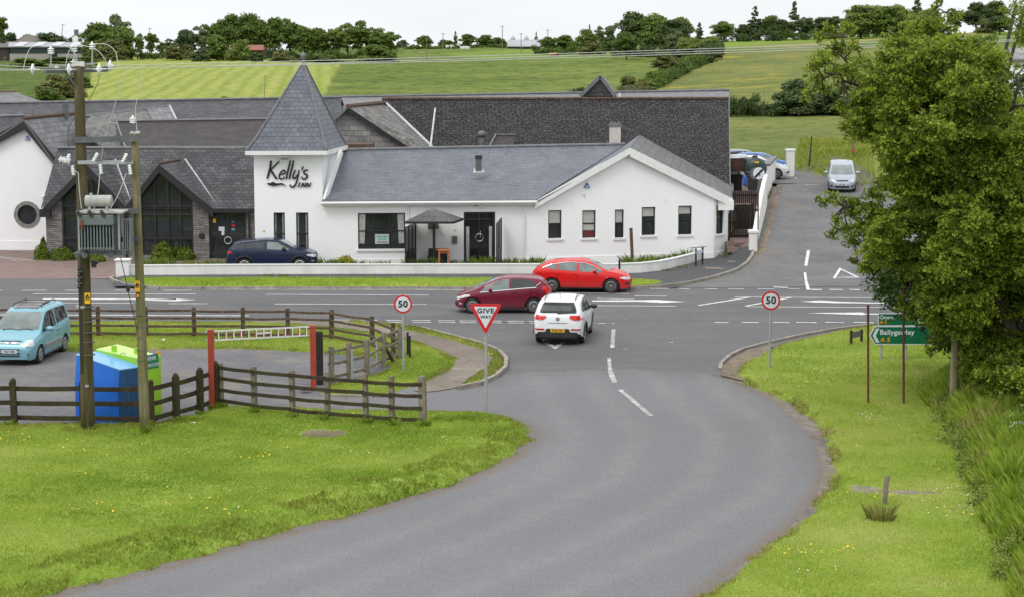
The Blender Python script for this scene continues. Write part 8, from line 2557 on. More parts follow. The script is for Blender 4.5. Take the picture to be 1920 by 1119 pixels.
LEAF={'oak':leafy('leaf_oak', (0.047, 0.084, 0.016), (0.176, 0.250, 0.041), .3, .05), 'dark':leafy('leaf_dark', (0.032, 0.057, 0.020), (0.115, 0.162, 0.047), .25, .05), 'light':leafy('leaf_light', (0.095, 0.142, 0.030), (0.270, 0.338, 0.074), .35, .05), 'brown':leafy('leaf_brownish', (0.074, 0.088, 0.024), (0.230, 0.243, 0.074), .3, .05), 'grey':leafy('leaf_greyish', (0.081, 0.108, 0.047), (0.216, 0.257, 0.108), .35, .05), }  # hill-tree leaf colours lightened, painting in a little aerial haze
PROTO={}
def tree_proto(kind, var, mat, nleaf, leaf):
 key=(kind, var, mat)
 if key in PROTO:return PROTO[key]
 r=np.random.default_rng(hash((kind, var))%1000+5 if False else(sum(map(ord, kind))*7+var*31))
 V, cl=crown_cloud(r, kind, nleaf, leaf)
 n=len(V)
 me_o=np_mesh('crown', V.reshape(-1, 3), np.arange(n*4).reshape(n, 4), LEAF[mat], tint=np.clip(r.normal(.5, .22, n), 0, 1))
 mb=MB()
 if kind in('round', 'open', 'weep'):
  tops=sorted(cl, key=lambda c:c[0][2])
  mb.tube([(0, 0, -.05), (.005, 0, .2), (-.01, .01, .45), (0, 0, .7)], [.028, .022, .016, .008], 7)
  for c, rad, _ in tops[::2]:
   z0=max(.14, min(.5, c[2]-.25));mb.tube([(0, 0, z0), (c[0]*.55, c[1]*.55, (z0+c[2])/2-.02), tuple(c)], [.012, .008, .003], 5)
 elif kind=='spruce':
  mb.tube([(0, 0, -.05), (0, 0, .98)], [.02, .003], 7)
 else:
  for k in range(5):
   a=k*1.3;mb.tube([(0.02*math.cos(a), .02*math.sin(a), -.05), (.2*math.cos(a), .2*math.sin(a), .6)], [.015, .005], 5)
 tr_o=mb.build('trunk', M['bark_dark'], local=True)
 COL.objects.unlink(me_o);COL.objects.unlink(tr_o)
 PROTO[key]=(me_o.data, tr_o.data)
 bpy.data.objects.remove(me_o);bpy.data.objects.remove(tr_o)
 return PROTO[key]
def plant_tree(u, vt, wpx, D, kind, mat, label, var=0, group=None, cat=None, name=None, nleaf=2600, leaf=.05, zb=None, dup=1.0):
 x=(u-960)/FPX*D
 g=float(hgt(x, D))if zb is None else zb
 top=A(u, vt, D).z
 Hh=max(top-g, 1.0);Wd=wpx/FPX*D
 cat=cat or{'hedge':'hedge', 'bush':'bush'}.get(kind, 'tree')
 name=name or{'bush':'bush', 'hedge':'hedge', 'spruce':'conifer_tree'}.get(kind, 'broadleaf_tree')
 root=thing(name, label, cat, (x, D, g), random.uniform(0, 6.28), group)
 cm, tm=tree_proto(kind, var, mat, nleaf, leaf)
 for nm, me_ in(('crown', cm), ('trunk', tm)):
  if kind in('bush', 'hedge')and nm=='trunk':nm='stems'
  o=bpy.data.objects.new(nm, me_);COL.objects.link(o);o.parent=root
  o.scale=(Wd/.84, Wd/.84*dup, Hh)
 return root
ORD=['first', 'second', 'third', 'fourth', 'fifth', 'sixth', 'seventh', 'eighth', 'ninth', 'tenth', 'eleventh', 'twelfth', 'thirteenth', 'fourteenth', 'fifteenth', 'sixteenth']
TREES=[(9, 22, 36, 560, 'open', 'oak', 0, 'lone tree with a flat open crown at the top left corner'), (26, 58, 34, 540, 'bush', 'dark', 0, 'dark rounded bush left of the stone farm gable'), (0, 60, 26, 530, 'bush', 'light', 1, 'pale green bush at the left edge of the skyline'), (63, 62, 36, 560, 'bush', 'light', 0, 'pale bush behind the stone farm gable'), (97, 58, 56, 545, 'round', 'dark', 1, 'dark spreading tree left of the farmhouse'), (131, 63, 13, 545, 'bush', 'oak', 1, 'tiny bush touching the farmhouse gable'), (225, 20, 50, 500, 'open', 'grey', 1, 'thin airy tree crown rising above the big clump by the farmhouse'), (198, 38, 64, 480, 'round', 'oak', 0, 'left half of the big tree clump right of the farmhouse'), (238, 42, 60, 475, 'round', 'oak', 2, 'right half of the big tree clump right of the farmhouse'), (215, 70, 48, 455, 'bush', 'brown', 0, 'yellowish bush at the foot of the big tree clump'), (180, 66, 34, 470, 'bush', 'oak', 1, 'dark bush between the farm shed and the big tree clump'), (268, 62, 18, 490, 'open', 'oak', 2, 'slim tree just right of the big clump'), (290, 58, 26, 490, 'open', 'oak', 0, 'slim open tree in the row of thin trees'), (307, 74, 22, 490, 'open', 'oak', 1, 'low thin tree in the middle of the thin tree row'), (323, 72, 24, 490, 'open', 'grey', 2, 'low greyish tree at the right of the thin tree row'), (344, 74, 46, 465, 'bush', 'brown', 1, 'wide low bush below the dark round tree'), (357, 49, 42, 500, 'round', 'dark', 2, 'dark round tree at the left end of the long tree row'), (382, 45, 36, 500, 'open', 'grey', 1, 'open greyish tree next to the dark round tree'), (408, 37, 54, 505, 'open', 'oak', 0, None), (438, 20, 60, 505, 'round', 'oak', 1, None), (468, 20, 58, 500, 'round', 'oak', 0, None), (494, 28, 54, 500, 'round', 'oak', 2, None), (520, 27, 48, 500, 'round', 'oak', 1, None), (548, 29, 48, 505, 'open', 'oak', 1, None), (575, 47, 50, 500, 'round', 'oak', 0, None), (603, 46, 50, 500, 'round', 'oak', 2, None), (632, 47, 44, 500, 'open', 'light', 0, None), (655, 42, 44, 500, 'open', 'light', 2, None), (677, 37, 52, 500, 'open', 'oak', 2, None), (705, 48, 54, 500, 'round', 'oak', 1, None), (728, 55, 44, 495, 'open', 'oak', 0, None), (412, 62, 54, 455, 'bush', 'oak', 0, 'round bushy tree in front of the red-roofed shed, left side'), (452, 60, 40, 450, 'bush', 'light', 1, 'bright bushy tree in front of the red-roofed shed'), (485, 92, 26, 440, 'bush', 'dark', 1, 'small dark bush at the right end of the red-roofed shed'), (380, 92, 30, 445, 'bush', 'dark', 0, 'small dark bush below the left end of the long tree row'), (533, 89, 36, 440, 'bush', 'brown', 1, 'brownish round bush left of the tower point'), (600, 100, 70, 445, 'bush', 'oak', 1, 'low scrub just right of the tower point'), (712, 82, 62, 445, 'bush', 'oak', 0, 'spreading low bush at the right end of the long tree row'), (756, 74, 20, 690, 'bush', 'grey', 0, 'faint small bush alone right of the long tree row'), (797, 65, 32, 660, 'round', 'oak', 1, 'small round skyline tree left of the white cattle'), (838, 69, 26, 680, 'bush', 'oak', 1, 'low skyline bush above the white cattle'), (855, 59, 12, 680, 'spruce', 'oak', 0, 'narrow pointed tree on the middle skyline'), (876, 61, 32, 660, 'round', 'oak', 2, 'round skyline tree right of the narrow pointed one'), (912, 64, 34, 660, 'round', 'oak', 0, 'wider round tree left of the tall wire pole'), (935, 69, 26, 670, 'bush', 'oak', 0, 'low bushy tree left of the grey silos'), (1005, 59, 9, 720, 'spruce', 'grey', 1, 'wispy little tree right of the silos'), (1027, 67, 30, 560, 'round', 'oak', 1, 'bushy tree at the right end of the far shed'), (1056, 62, 38, 560, 'round', 'oak', 2, 'broad bushy tree right of the far shed'), (1076, 70, 26, 545, 'bush', 'oak', 1, 'low bush between two taller trees right of the far shed'), (1097, 52, 38, 555, 'round', 'light', 0, 'fresh green tree left of the pale poplars'), (1104, 46, 10, 590, 'spruce', 'grey', 0, 'narrow dark spire behind the fresh green tree'), (1122, 48, 22, 580, 'open', 'grey', 2, 'pale feathery tree left of the big clump'), (1143, 44, 22, 580, 'open', 'grey', 0, 'second pale feathery tree touching the big clump'), (1140, 66, 34, 540, 'bush', 'dark', 0, 'dark low tree at the foot of the pale feathery trees'), (1108, 80, 40, 500, 'bush', 'brown', 0, 'low hedge bush below the fresh green tree'), (1190, 17, 62, 500, 'round', 'dark', 0, 'tall dark left peak of the big middle tree clump'), (1225, 22, 62, 495, 'weep', 'oak', 1, 'tall dense tree in the centre of the big middle clump'), (1258, 30, 60, 480, 'weep', 'dark', 2, 'drooping dark tree in the big middle clump'), (1277, 24, 44, 500, 'round', 'light', 2, 'fresh green right peak of the big middle tree clump'), (1173, 54, 46, 455, 'round', 'oak', 2, 'compact round dark tree in front of the big middle clump'), (1262, 54, 38, 440, 'open', 'grey', 1, 'small greyish willow before the big middle clump'), (1292, 64, 42, 425, 'weep', 'light', 0, 'pale willow at the right of the big middle clump'), (1325, 66, 48, 425, 'weep', 'light', 1, 'wide pale willow above the diagonal hedge'), (1308, 43, 24, 560, 'spruce', 'dark', 0, 'dark little conifer right of the big middle clump'), (1353, 37, 46, 580, 'round', 'oak', 1, 'round tree standing clear on the skyline right of the sky gap'), (1391, 44, 34, 590, 'round', 'dark', 0, 'dark rounded tree left of the tall ragged conifer'), (1411, 10, 36, 590, 'spruce', 'dark', 1, 'tall ragged conifer on the right skyline'), (1440, 26, 42, 590, 'round', 'oak', 0, 'dark tree right of the tall ragged conifer'), (1462, 32, 40, 585, 'round', 'dark', 2, 'dark tree left of the symmetrical pointed conifer'), (1484, 3, 32, 600, 'spruce', 'dark', 2, 'symmetrical pointed conifer on the right skyline'), (1506, 30, 40, 590, 'round', 'dark', 1, 'dark tree right of the symmetrical pointed conifer'), (1532, 30, 38, 595, 'round', 'dark', 0, 'lower dark tree left of the big pale clump'), (1556, 27, 40, 595, 'open', 'dark', 0, 'open dark tree touching the big pale clump'), (1608, 3, 72, 560, 'weep', 'light', 2, 'big pale rounded tree forming the left of the clump above the sprig'), (1648, 2, 64, 560, 'weep', 'oak', 0, 'big rounded tree in the centre of the upper right clump'), (1682, 6, 56, 565, 'weep', 'light', 1, 'pale rounded tree at the right of the upper right clump'), (1712, -4, 44, 600, 'spruce', 'dark', 0, 'dark conifer peeping over the upper right clump'), (1738, 10, 52, 590, 'round', 'oak', 2, 'rounded tree behind the top of the foreground tree'), (1783, 12, 38, 600, 'open', 'dark', 1, 'flat-topped dark tree behind the foreground tree top'), (1822, 0, 48, 600, 'round', 'dark', 1, 'very dark round tree at the upper right'), (1852, -2, 48, 605, 'round', 'oak', 0, 'green dome tree behind the very dark round one'), (1838, 33, 30, 560, 'bush', 'brown', 0, 'brownish bush below the very dark round tree'), (1866, 26, 46, 540, 'round', 'dark', 2, 'dark round bush-like tree near the twin leaning poles'), (1180, 140, 40, 250, 'bush', 'brown', 0, 'scrubby bush right of the small roof dormer'), (1205, 148, 44, 255, 'bush', 'light', 1, 'pale bush at the lower end of the diagonal hedge'), (1222, 132, 44, 275, 'bush', 'oak', 0, 'dark bush low in the diagonal hedge'), (1243, 97, 52, 320, 'open', 'brown', 2, 'tall thin hawthorn in the diagonal hedge'), (1262, 105, 46, 330, 'bush', 'oak', 1, 'dense bush below the pale willows in the diagonal hedge'), (1288, 110, 44, 350, 'bush', 'oak', 0, 'middle bush of the diagonal hedge'), (1314, 100, 46, 380, 'bush', 'oak', 1, 'big rounded bush near the top of the diagonal hedge'), (1336, 94, 26, 400, 'bush', 'dark', 0, 'last small bush at the top of the diagonal hedge'), (1079, 152, 38, 215, 'bush', 'dark', 1, 'dark dome bush behind the ridge left of the small dormer'), (1106, 158, 24, 215, 'bush', 'brown', 0, 'thin scrub just left of the small dormer'), (118, 122, 70, 260, 'bush', 'brown', 1, 'large brownish bush on the bank behind the transformer pole'), (97, 160, 46, 225, 'bush', 'oak', 0, 'green bush on the bank left of the transformer pole'), (150, 136, 42, 290, 'bush', 'oak', 1, 'bush at the left corner of the hay field'), (165, 104, 38, 400, 'bush', 'oak', 0, 'round bush below the right end of the green farm shed'), (60, 108, 60, 430, 'bush', 'light', 0, 'low bramble below the green farm shed'), (125, 106, 60, 430, 'bush', 'oak', 0, 'dark bramble below the green farm shed'), (75, 178, 40, 215, 'bush', 'light', 1, 'small pale bush just above the hipped roof'), (426, 178, 26, 205, 'bush', 'light', 0, 'tuft of pale weeds behind the rear ridge left of the tower'), (455, 180, 30, 205, 'bush', 'light', 1, 'second tuft of weeds behind the rear ridge near the tower'), ]
k=0
random.seed(5)
for t in TREES:
 u, vt, w_, D, kind, mat, var, lb=t
 if lb is None:
  lb=ORD[k]+' tree from the left in the tall dark row behind the tower';k+=1;grp='tall tree row behind the tower'
 else:grp=None
 plant_tree(u, vt, w_, D, kind, mat, lb, var, grp, nleaf=7000 if kind not in('open', 'spruce')else 4600, leaf=.06 if kind!='bush' else.08)
def plant_hedge(p, q, H, T, mat, label, seed, leaf=.26, per=1.0, gappy=0.0):
 """hedge built at its true size between two plan points"""
 r=np.random.default_rng(seed)
 p, q=np.array(p, float), np.array(q, float)
 Ln=np.linalg.norm(q-p);dr=(q-p)/Ln;sd_=np.array([-dr[1], dr[0]])
 C, N=[], []
 mb=MB();base=onh(*((p+q)/2))
 for i in range(int(Ln/H*16)):
  t=r.uniform(0, 1)*Ln;hk=H*(.82+.28*math.sin(t*1.9/H+seed)+.12*math.sin(t*5/H))
  rad=H*r.uniform(.16, .3);z=r.uniform(.08, .9)*hk
  s_=r.uniform(-.5, .5)*T*(1-.35*z/hk)
  xy=p+dr*t+sd_*s_;c=np.array([xy[0], xy[1], float(hgt(xy[0], xy[1]))+z])
  m=int(per*34*(rad/leaf)**1.6)
  d=r.standard_normal((m, 3));d/=np.linalg.norm(d, axis=1, keepdims=True)
  C.append(c+d*r.uniform(.5, 1.1, m)[:, None]*rad);N.append(d+np.array([0, 0, .3]))
  if i%6==0:mb.tube([Vector((xy[0], xy[1], c[2]-z-.1)), Vector(c)], [.06, .02], 4)
 C=np.concatenate(C);N=np.concatenate(N)
 Vh=quads_at(C, N, leaf, r, .7, .6)
 root=thing('hedge', label, 'hedge', base)
 np_mesh('crown', Vh.reshape(-1, 3), np.arange(len(Vh)*4).reshape(-1, 4), LEAF[mat], parent=root, tint=np.clip(r.normal(.5, .22, len(Vh)), 0, 1))
 tag(mb.build('stems', M['bark_dark'], root), kind='stuff')
def uD(u, D):return((u-960)/FPX*D, D)
HG=[(238, 366, 478, 478, 2.2, 'oak', 'low hedge under the thin tree row beyond the hay field'), (375, 560, 486, 486, 2.6, 'dark', 'dark undergrowth below the tallest trees of the long row'), (560, 745, 486, 486, 2.4, 'oak', 'low undergrowth below the right half of the long tree row'), (1000, 1130, 545, 530, 2.2, 'oak', 'hedge joining the small trees right of the far shed'), (1150, 1330, 480, 440, 2.8, 'dark', 'undergrowth below the big middle tree clump'), (760, 950, 655, 655, 1.6, 'oak', 'thin skyline hedge behind the white cattle'), (1340, 1460, 575, 575, 3.0, 'dark', 'dark hedge joining the skyline trees by the ragged conifer'), (1445, 1580, 580, 580, 3.0, 'oak', 'hedge below the dark skyline trees by the pointed conifer'), (1580, 1760, 575, 575, 3.0, 'oak', 'hedge below the upper right tree clump'), (1168, 1212, 235, 258, 1.3, 'brown', 'brambly lowest length of the diagonal hedge'), (1218, 1262, 268, 315, 1.7, 'oak', 'second length of the diagonal hedge, rising behind the brambles'), (1262, 1312, 320, 375, 2.4, 'oak', 'third length of the diagonal hedge below the pale willows'), (1305, 1345, 370, 430, 2.8, 'dark', 'darkest top length of the diagonal hedge')]
for k_, (u0, u1, D0_, D1_, H_, mat, lb)in enumerate(HG):plant_hedge(uD(u0, D0_), uD(u1, D1_), H_, 2.4, mat, lb, 200+k_, leaf=.3 if D0_>300 else.22, per=.7)
plant_hedge(uD(1362, 180), uD(1470, 181), 1.75, 1.8, 'dark', 'dark clipped hedge between the two fields right of the dark roof', 301, .15, 1.0)
plant_hedge(uD(1465, 181), uD(1660, 182), 2.0, 1.8, 'dark', 'right-hand length of dark hedge running in behind the tree sprig', 302, .15, 1.0)
plant_tree(1484, 144, 72, 179, 'bush', 'dark', 'rounded dark bush swelling out of the hedge left of the sprig', 0, nleaf=7000, leaf=.04)
plant_tree(1545, 150, 80, 180, 'bush', 'dark', 'dark bush in the hedge directly behind the sprig', 1, nleaf=7000, leaf=.04)
plant_tree(1400, 172, 36, 183, 'bush', 'oak', 'small paler bush on top of the hedge near the roof end', 1, nleaf=4000)
plant_tree(1610, 165, 70, 178, 'bush', 'oak', 'hedge bush seen through the gap of the foreground tree', 0, nleaf=5000)
# ---- the big foreground tree on the right
def sprays(blobs, Y0, r, spread, per=1.0, leaf=.07, gap=.9):
 C, N, cent, TT=[], [], [], []
 for(u, v, rp)in blobs:
  rad=rp/px(Y0)
  dY=r.uniform(-1, 1)*spread*min(1, rp/45)
  c=np.array(A(u, v, Y0+dY));rad=rp/px(Y0+dY)*1.06
  cent.append((c, rad))
  ns=max(14, int(21*(rp/30)**1.7))
  for _ in range(ns):
   d=r.standard_normal(3);d/=np.linalg.norm(d)
   sc=c+d*rad*r.uniform(.2, 1.0)*np.array([1, 1.4, .9])
   sr=min(r.uniform(.16, .36), rp/px(Y0)*.62)*(1 if rp>24 else.8)
   m=int(95*per*(sr/.28)**2)
   a=r.uniform(0, 6.28, m);q=sr*np.sqrt(r.uniform(0, 1, m))
   tilt=r.normal(0, .35, 2)
   x, y=q*np.cos(a)*1.25, q*np.sin(a)
   z=x*tilt[0]+y*tilt[1]-(q**2)*.9+r.normal(0, .045, m)
   C.append(sc+np.stack([x, y, z], -1))
   nn=np.stack([x*.8, y*.8, np.full(m, .35)], -1);N.append(nn)
   TT.append(np.clip(r.normal(.24, .2)+.65*(q/sr)**2+r.normal(0, .1, m), 0, 1))  # young tips paler; darker spray hearts also paint in shaded recesses
 C=np.concatenate(C);N=np.concatenate(N)
 global TINT
 TINT=np.concatenate(TT)
 return quads_at(C, N, leaf, r, .52, .45), cent
LEAF['haw']=leafy('leaf_hawthorn', (0.03, 0.065, 0.005), (0.31, 0.395, 0.042), .38, .9)
LEAF['syc']=leafy('leaf_sycamore', (0.02, 0.05, 0.01), (0.085, 0.15, 0.028), .3, .9)
LEAF['hdg']=leafy('leaf_hedge', (0.025, 0.045, 0.006), (0.1, 0.14, 0.02), .3, .9)
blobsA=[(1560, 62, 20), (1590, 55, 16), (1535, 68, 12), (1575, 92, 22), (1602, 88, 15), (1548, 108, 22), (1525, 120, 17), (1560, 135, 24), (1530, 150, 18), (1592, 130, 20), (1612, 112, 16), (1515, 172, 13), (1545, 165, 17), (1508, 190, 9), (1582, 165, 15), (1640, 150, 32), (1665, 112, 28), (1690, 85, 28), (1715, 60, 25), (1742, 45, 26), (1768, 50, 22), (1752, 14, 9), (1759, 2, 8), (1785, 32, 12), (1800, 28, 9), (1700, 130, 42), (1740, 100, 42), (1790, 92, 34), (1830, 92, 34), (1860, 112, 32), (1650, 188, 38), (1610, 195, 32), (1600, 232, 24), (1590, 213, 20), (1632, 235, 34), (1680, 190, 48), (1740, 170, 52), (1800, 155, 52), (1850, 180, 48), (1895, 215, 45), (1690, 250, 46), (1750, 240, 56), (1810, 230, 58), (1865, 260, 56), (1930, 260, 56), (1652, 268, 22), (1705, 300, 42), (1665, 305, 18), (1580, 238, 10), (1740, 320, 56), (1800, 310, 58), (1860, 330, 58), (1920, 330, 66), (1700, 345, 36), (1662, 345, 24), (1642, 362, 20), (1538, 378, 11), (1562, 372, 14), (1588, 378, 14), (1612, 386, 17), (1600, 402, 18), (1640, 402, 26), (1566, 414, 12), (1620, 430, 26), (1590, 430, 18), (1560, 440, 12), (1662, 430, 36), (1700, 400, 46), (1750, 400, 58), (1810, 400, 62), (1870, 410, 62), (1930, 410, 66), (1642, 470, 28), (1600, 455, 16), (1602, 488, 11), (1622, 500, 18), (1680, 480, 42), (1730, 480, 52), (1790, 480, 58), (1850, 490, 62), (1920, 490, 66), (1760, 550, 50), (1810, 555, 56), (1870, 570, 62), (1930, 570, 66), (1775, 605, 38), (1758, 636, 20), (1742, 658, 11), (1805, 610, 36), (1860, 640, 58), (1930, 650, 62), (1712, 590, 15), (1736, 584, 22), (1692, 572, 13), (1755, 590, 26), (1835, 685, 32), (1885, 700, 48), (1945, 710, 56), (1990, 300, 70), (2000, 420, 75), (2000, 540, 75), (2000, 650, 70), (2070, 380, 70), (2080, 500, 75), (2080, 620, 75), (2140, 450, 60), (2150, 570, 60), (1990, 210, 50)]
rA=np.random.default_rng(77)
YA=55.0
trA=G(1905, 752)
rootA=thing('hawthorn_tree', 'huge yellow-green foreground tree filling the right side of the picture', 'tree', trA)
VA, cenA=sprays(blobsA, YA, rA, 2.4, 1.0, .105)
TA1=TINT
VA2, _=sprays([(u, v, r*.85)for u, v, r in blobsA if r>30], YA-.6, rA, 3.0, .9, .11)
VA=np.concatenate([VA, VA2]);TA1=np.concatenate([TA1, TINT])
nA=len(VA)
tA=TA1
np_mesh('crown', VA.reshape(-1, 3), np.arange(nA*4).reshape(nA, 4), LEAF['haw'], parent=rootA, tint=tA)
limbs=[([(1905, 752), (1895, 640), (1870, 520), (1840, 400), (1800, 300), (1765, 180), (1752, 60), (1757, 8)], .3, .02), ([(1870, 520), (1800, 460), (1730, 425), (1660, 405), (1600, 390), (1545, 378)], .09, .01), ([(1800, 300), (1720, 230), (1660, 190), (1610, 160), (1588, 120), (1580, 60)], .07, .01), ([(1885, 580), (1800, 540), (1730, 510), (1670, 490), (1605, 488)], .08, .01), ([(1895, 640), (1830, 620), (1780, 630), (1740, 660)], .1, .012), ([(1840, 400), (1880, 300), (1900, 200), (1925, 120)], .14, .02), ([(1895, 640), (1960, 520), (2050, 430), (2120, 420)], .16, .02), ([(1780, 240), (1830, 170), (1850, 110)], .08, .012), ([(1610, 160), (1560, 140), (1515, 175)], .05, .01), ([(1590, 120), (1545, 90)], .04, .01), ([(1730, 425), (1710, 330), (1660, 290)], .06, .01)]
mb=MB();limbpts=[]
for L_, r0_, r1_ in limbs:
 P=[np.array(A(u, v, YA+(.0 if i==0 else rA.uniform(-.5, .5))))for i, (u, v)in enumerate(L_)]
 if L_[0]==(1905, 752):P[0]=np.array(trA)-[0, 0, .2]
 Q=[]
 for i in range(len(P)-1):
  for k in range(4):Q.append(P[i]+(P[i+1]-P[i])*k/4+rA.normal(0, .05, 3)*(k>0))
 Q.append(P[-1]);limbpts+=[(q)for q in Q]
 mb.tube([Vector(q)for q in Q], list(np.linspace(r0_, r1_, len(Q))), 9)
LP_=np.array(limbpts)
for c, rad in cenA:
 j=np.argmin(np.linalg.norm(LP_-c, axis=1));a=LP_[j]
 m1=(a+c)/2+rA.normal(0, .12, 3)
 mb.tube([Vector(a), Vector(m1), Vector(c)], [.035, .022, .012], 5)
 for _ in range(4):
  e=c+rA.normal(0, rad*.55, 3);mb.tube([Vector(c), Vector((c+e)/2+rA.normal(0, .05, 3)), Vector(e)], [.014, .009, .004], 4)
mb.build('trunk', M['bark'], rootA)
blobsB=[(1640, 500, 22), (1665, 520, 30), (1700, 520, 38), (1740, 530, 40), (1650, 545, 22), (1685, 560, 34), (1725, 575, 38), (1765, 585, 38), (1758, 608, 18), (1790, 560, 44), (1830, 580, 44), (1800, 630, 38), (1850, 620, 45), (1900, 600, 50), (1740, 470, 40), (1800, 500, 48)]
rootB=thing('sycamore_tree', 'darker broad-leaved tree behind the lower left of the foreground tree above the green signs', 'tree', G(1830, 700))
YB=61.5
VB, cenB=sprays(blobsB, YB, rA, 1.4, .7, .12)
nB=len(VB)
np_mesh('crown', VB.reshape(-1, 3), np.arange(nB*4).reshape(nB, 4), LEAF['syc'], parent=rootB, tint=np.clip(rA.normal(.5, .2, nB), 0, 1))
mb=MB();b_=np.array(G(1830, 700));t_=np.array(A(1790, 530, YB));mb.tube([Vector(b_), Vector((b_+t_)/2), Vector(t_)], [.18, .13, .06], 8)
for c, rad in cenB:mb.tube([Vector(t_), Vector((t_+c)/2+rA.normal(0, .1, 3)), Vector(c)], [.05, .03, .01], 5)
mb.build('trunk', M['bark_dark'], rootB)
rH=np.random.default_rng(99)
def hedge_mass(name, label, blobs, Y0, spread, mat, leaf, per):
 rt=thing(name, label, 'hedge', G(blobs[0][0], 740))
 Vh, ch_=sprays(blobs, Y0, rH, spread, per, leaf)
 nh=len(Vh);np_mesh('crown', Vh.reshape(-1, 3), np.arange(nh*4).reshape(nh, 4), LEAF[mat], parent=rt, tint=np.clip(rH.normal(.45, .2, nh), 0, 1))
 mb=MB()
 for c, rad in ch_:
  mb.tube([Vector((c[0], c[1], -.1)), Vector((c[0]+.1, c[1], c[2]*.5)), Vector(c)], [.04, .03, .01], 5)
 mb.build('stems', M['bark_dark'], rt)
hedge_mass('roadside_hedge', 'dark overgrown hedge under the foreground tree at the right edge', [(u, v, 40)for u in range(1845, 2120, 38)for v in(600, 645, 690, 735)]+[(1815, 700, 26), (1800, 735, 20)], 58.5, 1.0, 'hdg', .09, .55)
hedge_mass('roadside_hedge', 'bushy hedge behind the twin leaning poles at the right edge', [(u, v, 40)for u in range(1850, 2100, 40)for v in(150, 190, 230, 280, 330, 380, 430, 480, 530)], 70.0, 2.0, 'hdg', .1, .4)
rootC=thing('overhanging_branch', 'leafy branch hanging into the top right corner in front of the poles', 'branch', A(1930, 30, 50))
VC, cC=sprays([(1905, 18, 22), (1888, 38, 12), (1925, 45, 26), (1940, 10, 28), (1880, 18, 8), (1915, 72, 16), (1960, 60, 40), (1980, 10, 40)], 50, rA, .8, 1.0, .07)
nC=len(VC);np_mesh('crown', VC.reshape(-1, 3), np.arange(nC*4).reshape(nC, 4), LEAF['haw'], parent=rootC, tint=np.clip(rA.normal(.55, .2, nC), 0, 1))
mb=MB();e0=A(2030, 120, 50)
for c, rad in cC:mb.tube([e0, (e0+Vector(c))/2, Vector(c)], [.05, .03, .01], 5)
mb.build('stems', M['bark'], rootC)
# ---- planted borders
def clump_mesh(r, h, w, n, wid, flat=.5):
 a=r.uniform(0, 6.283, n);rad=w*.32*np.sqrt(r.random(n))
 x, y=rad*np.cos(a), rad*np.sin(a)
 hh=h*r.uniform(.5, 1, n);la=a+r.normal(0, .6, n);ll=hh*r.uniform(.1, flat*1.4, n)
 b=r.uniform(0, 6.28, n);bx, by=np.cos(b)*wid/2, np.sin(b)*wid/2
 V=np.zeros((n, 5, 3))
 V[:, 0]=np.stack([x-bx, y-by, 0*x], -1);V[:, 1]=np.stack([x+bx, y+by, 0*x], -1)
 mx_, my_=x+np.cos(la)*ll*.35, y+np.sin(la)*ll*.35
 V[:, 2]=np.stack([mx_+bx, my_+by, hh*.6], -1);V[:, 4]=np.stack([mx_-bx, my_-by, hh*.6], -1)
 V[:, 3]=np.stack([x+np.cos(la)*ll, y+np.sin(la)*ll, hh], -1)
 return V
LEAF['iris']=leafy('leaf_border', (0.1, 0.17, 0.02), (0.26, 0.36, 0.06), .35, 2)
LEAF['gold']=leafy('leaf_golden', (0.2, 0.22, 0.01), (0.52, 0.46, 0.03), .3, 3)
LEAF['box']=leafy('leaf_box_shrub', (0.06, 0.1, 0.01), (0.22, 0.29, 0.035), .3, 3)
rc=np.random.default_rng(15)
cl_me=[]
for i in range(4):
 Vc=clump_mesh(rc, 1, 1.1, 110, .075)
 o=np_mesh('leafy_clump', Vc.reshape(-1, 3), np.arange(len(Vc)*5).reshape(-1, 5), LEAF['iris'], tint=rc.random(len(Vc)))
 cl_me.append(o.data);COL.objects.unlink(o);bpy.data.objects.remove(o)
spots=[274, 297, 317, 336, 354, 379, 397, 416, 440, 470, 512, 545, 577, 592, 617, 632, 700, 722, 764, 776, 789, 801, 816, 861, 886, 896, 912, 934, 958, 975, 990, 1008, 1215, 1230, 1250, 1272, 1290]
for i, u in enumerate(spots):
 v=515 if u<1100 else 515-(u-1180)*.17
 p=Gh(u, v-4);p.y+=rc.uniform(.1, .45)
 if u>1100:p.z=float(hgt(p.x, p.y))
 o=bpy.data.objects.new('border_plant', cl_me[i%4]);COL.objects.link(o);o.location=(p.x, p.y, max(p.z, 0)+.02)
 s=rc.uniform(.55, .85);o.scale=(s*.75, s*.75, s);o.rotation_euler=(0, 0, rc.uniform(0, 6.28))
 tag(o, 'spiky green border plant growing just behind the low white wall', 'plant', 'border plants behind the low white wall')
def shrub(u, v, w_, h_, mat, label, spiky=False, Yo=0.0, leaf=.085, n=2600):
 p=G(u, v);p.y+=Yo
 if mat=='box':h_*=1.45;w_*=1.15
 r=rc
 d=r.standard_normal((n, 3));d/=np.linalg.norm(d, axis=1, keepdims=True);d[:, 2]=np.abs(d[:, 2])
 k=r.uniform(.7, 1.05, n)[:, None]*(1+.12*np.sin(d[:, :1]*7)*np.cos(d[:, 1:2]*6))
 C=d*k*np.array([w_/2, w_/2, h_])
 if mat=='box':p.y-=.75
 Vs=quads_at(C+np.array(p), d, leaf, r, .6, .6)
 root=thing('shrub', label, 'shrub', p)
 np_mesh('foliage', Vs.reshape(-1, 3), np.arange(n*4).reshape(n, 4), LEAF[mat], parent=root, tint=r.random(n))
 mb=MB()
 for q in range(5):mb.tube([p, p+Vector((math.cos(q)*w_*.25, math.sin(q)*w_*.25, h_*.7))], [.02, .008], 5)
 mb.build('stems', M['bark_dark'], root)
 return root, p
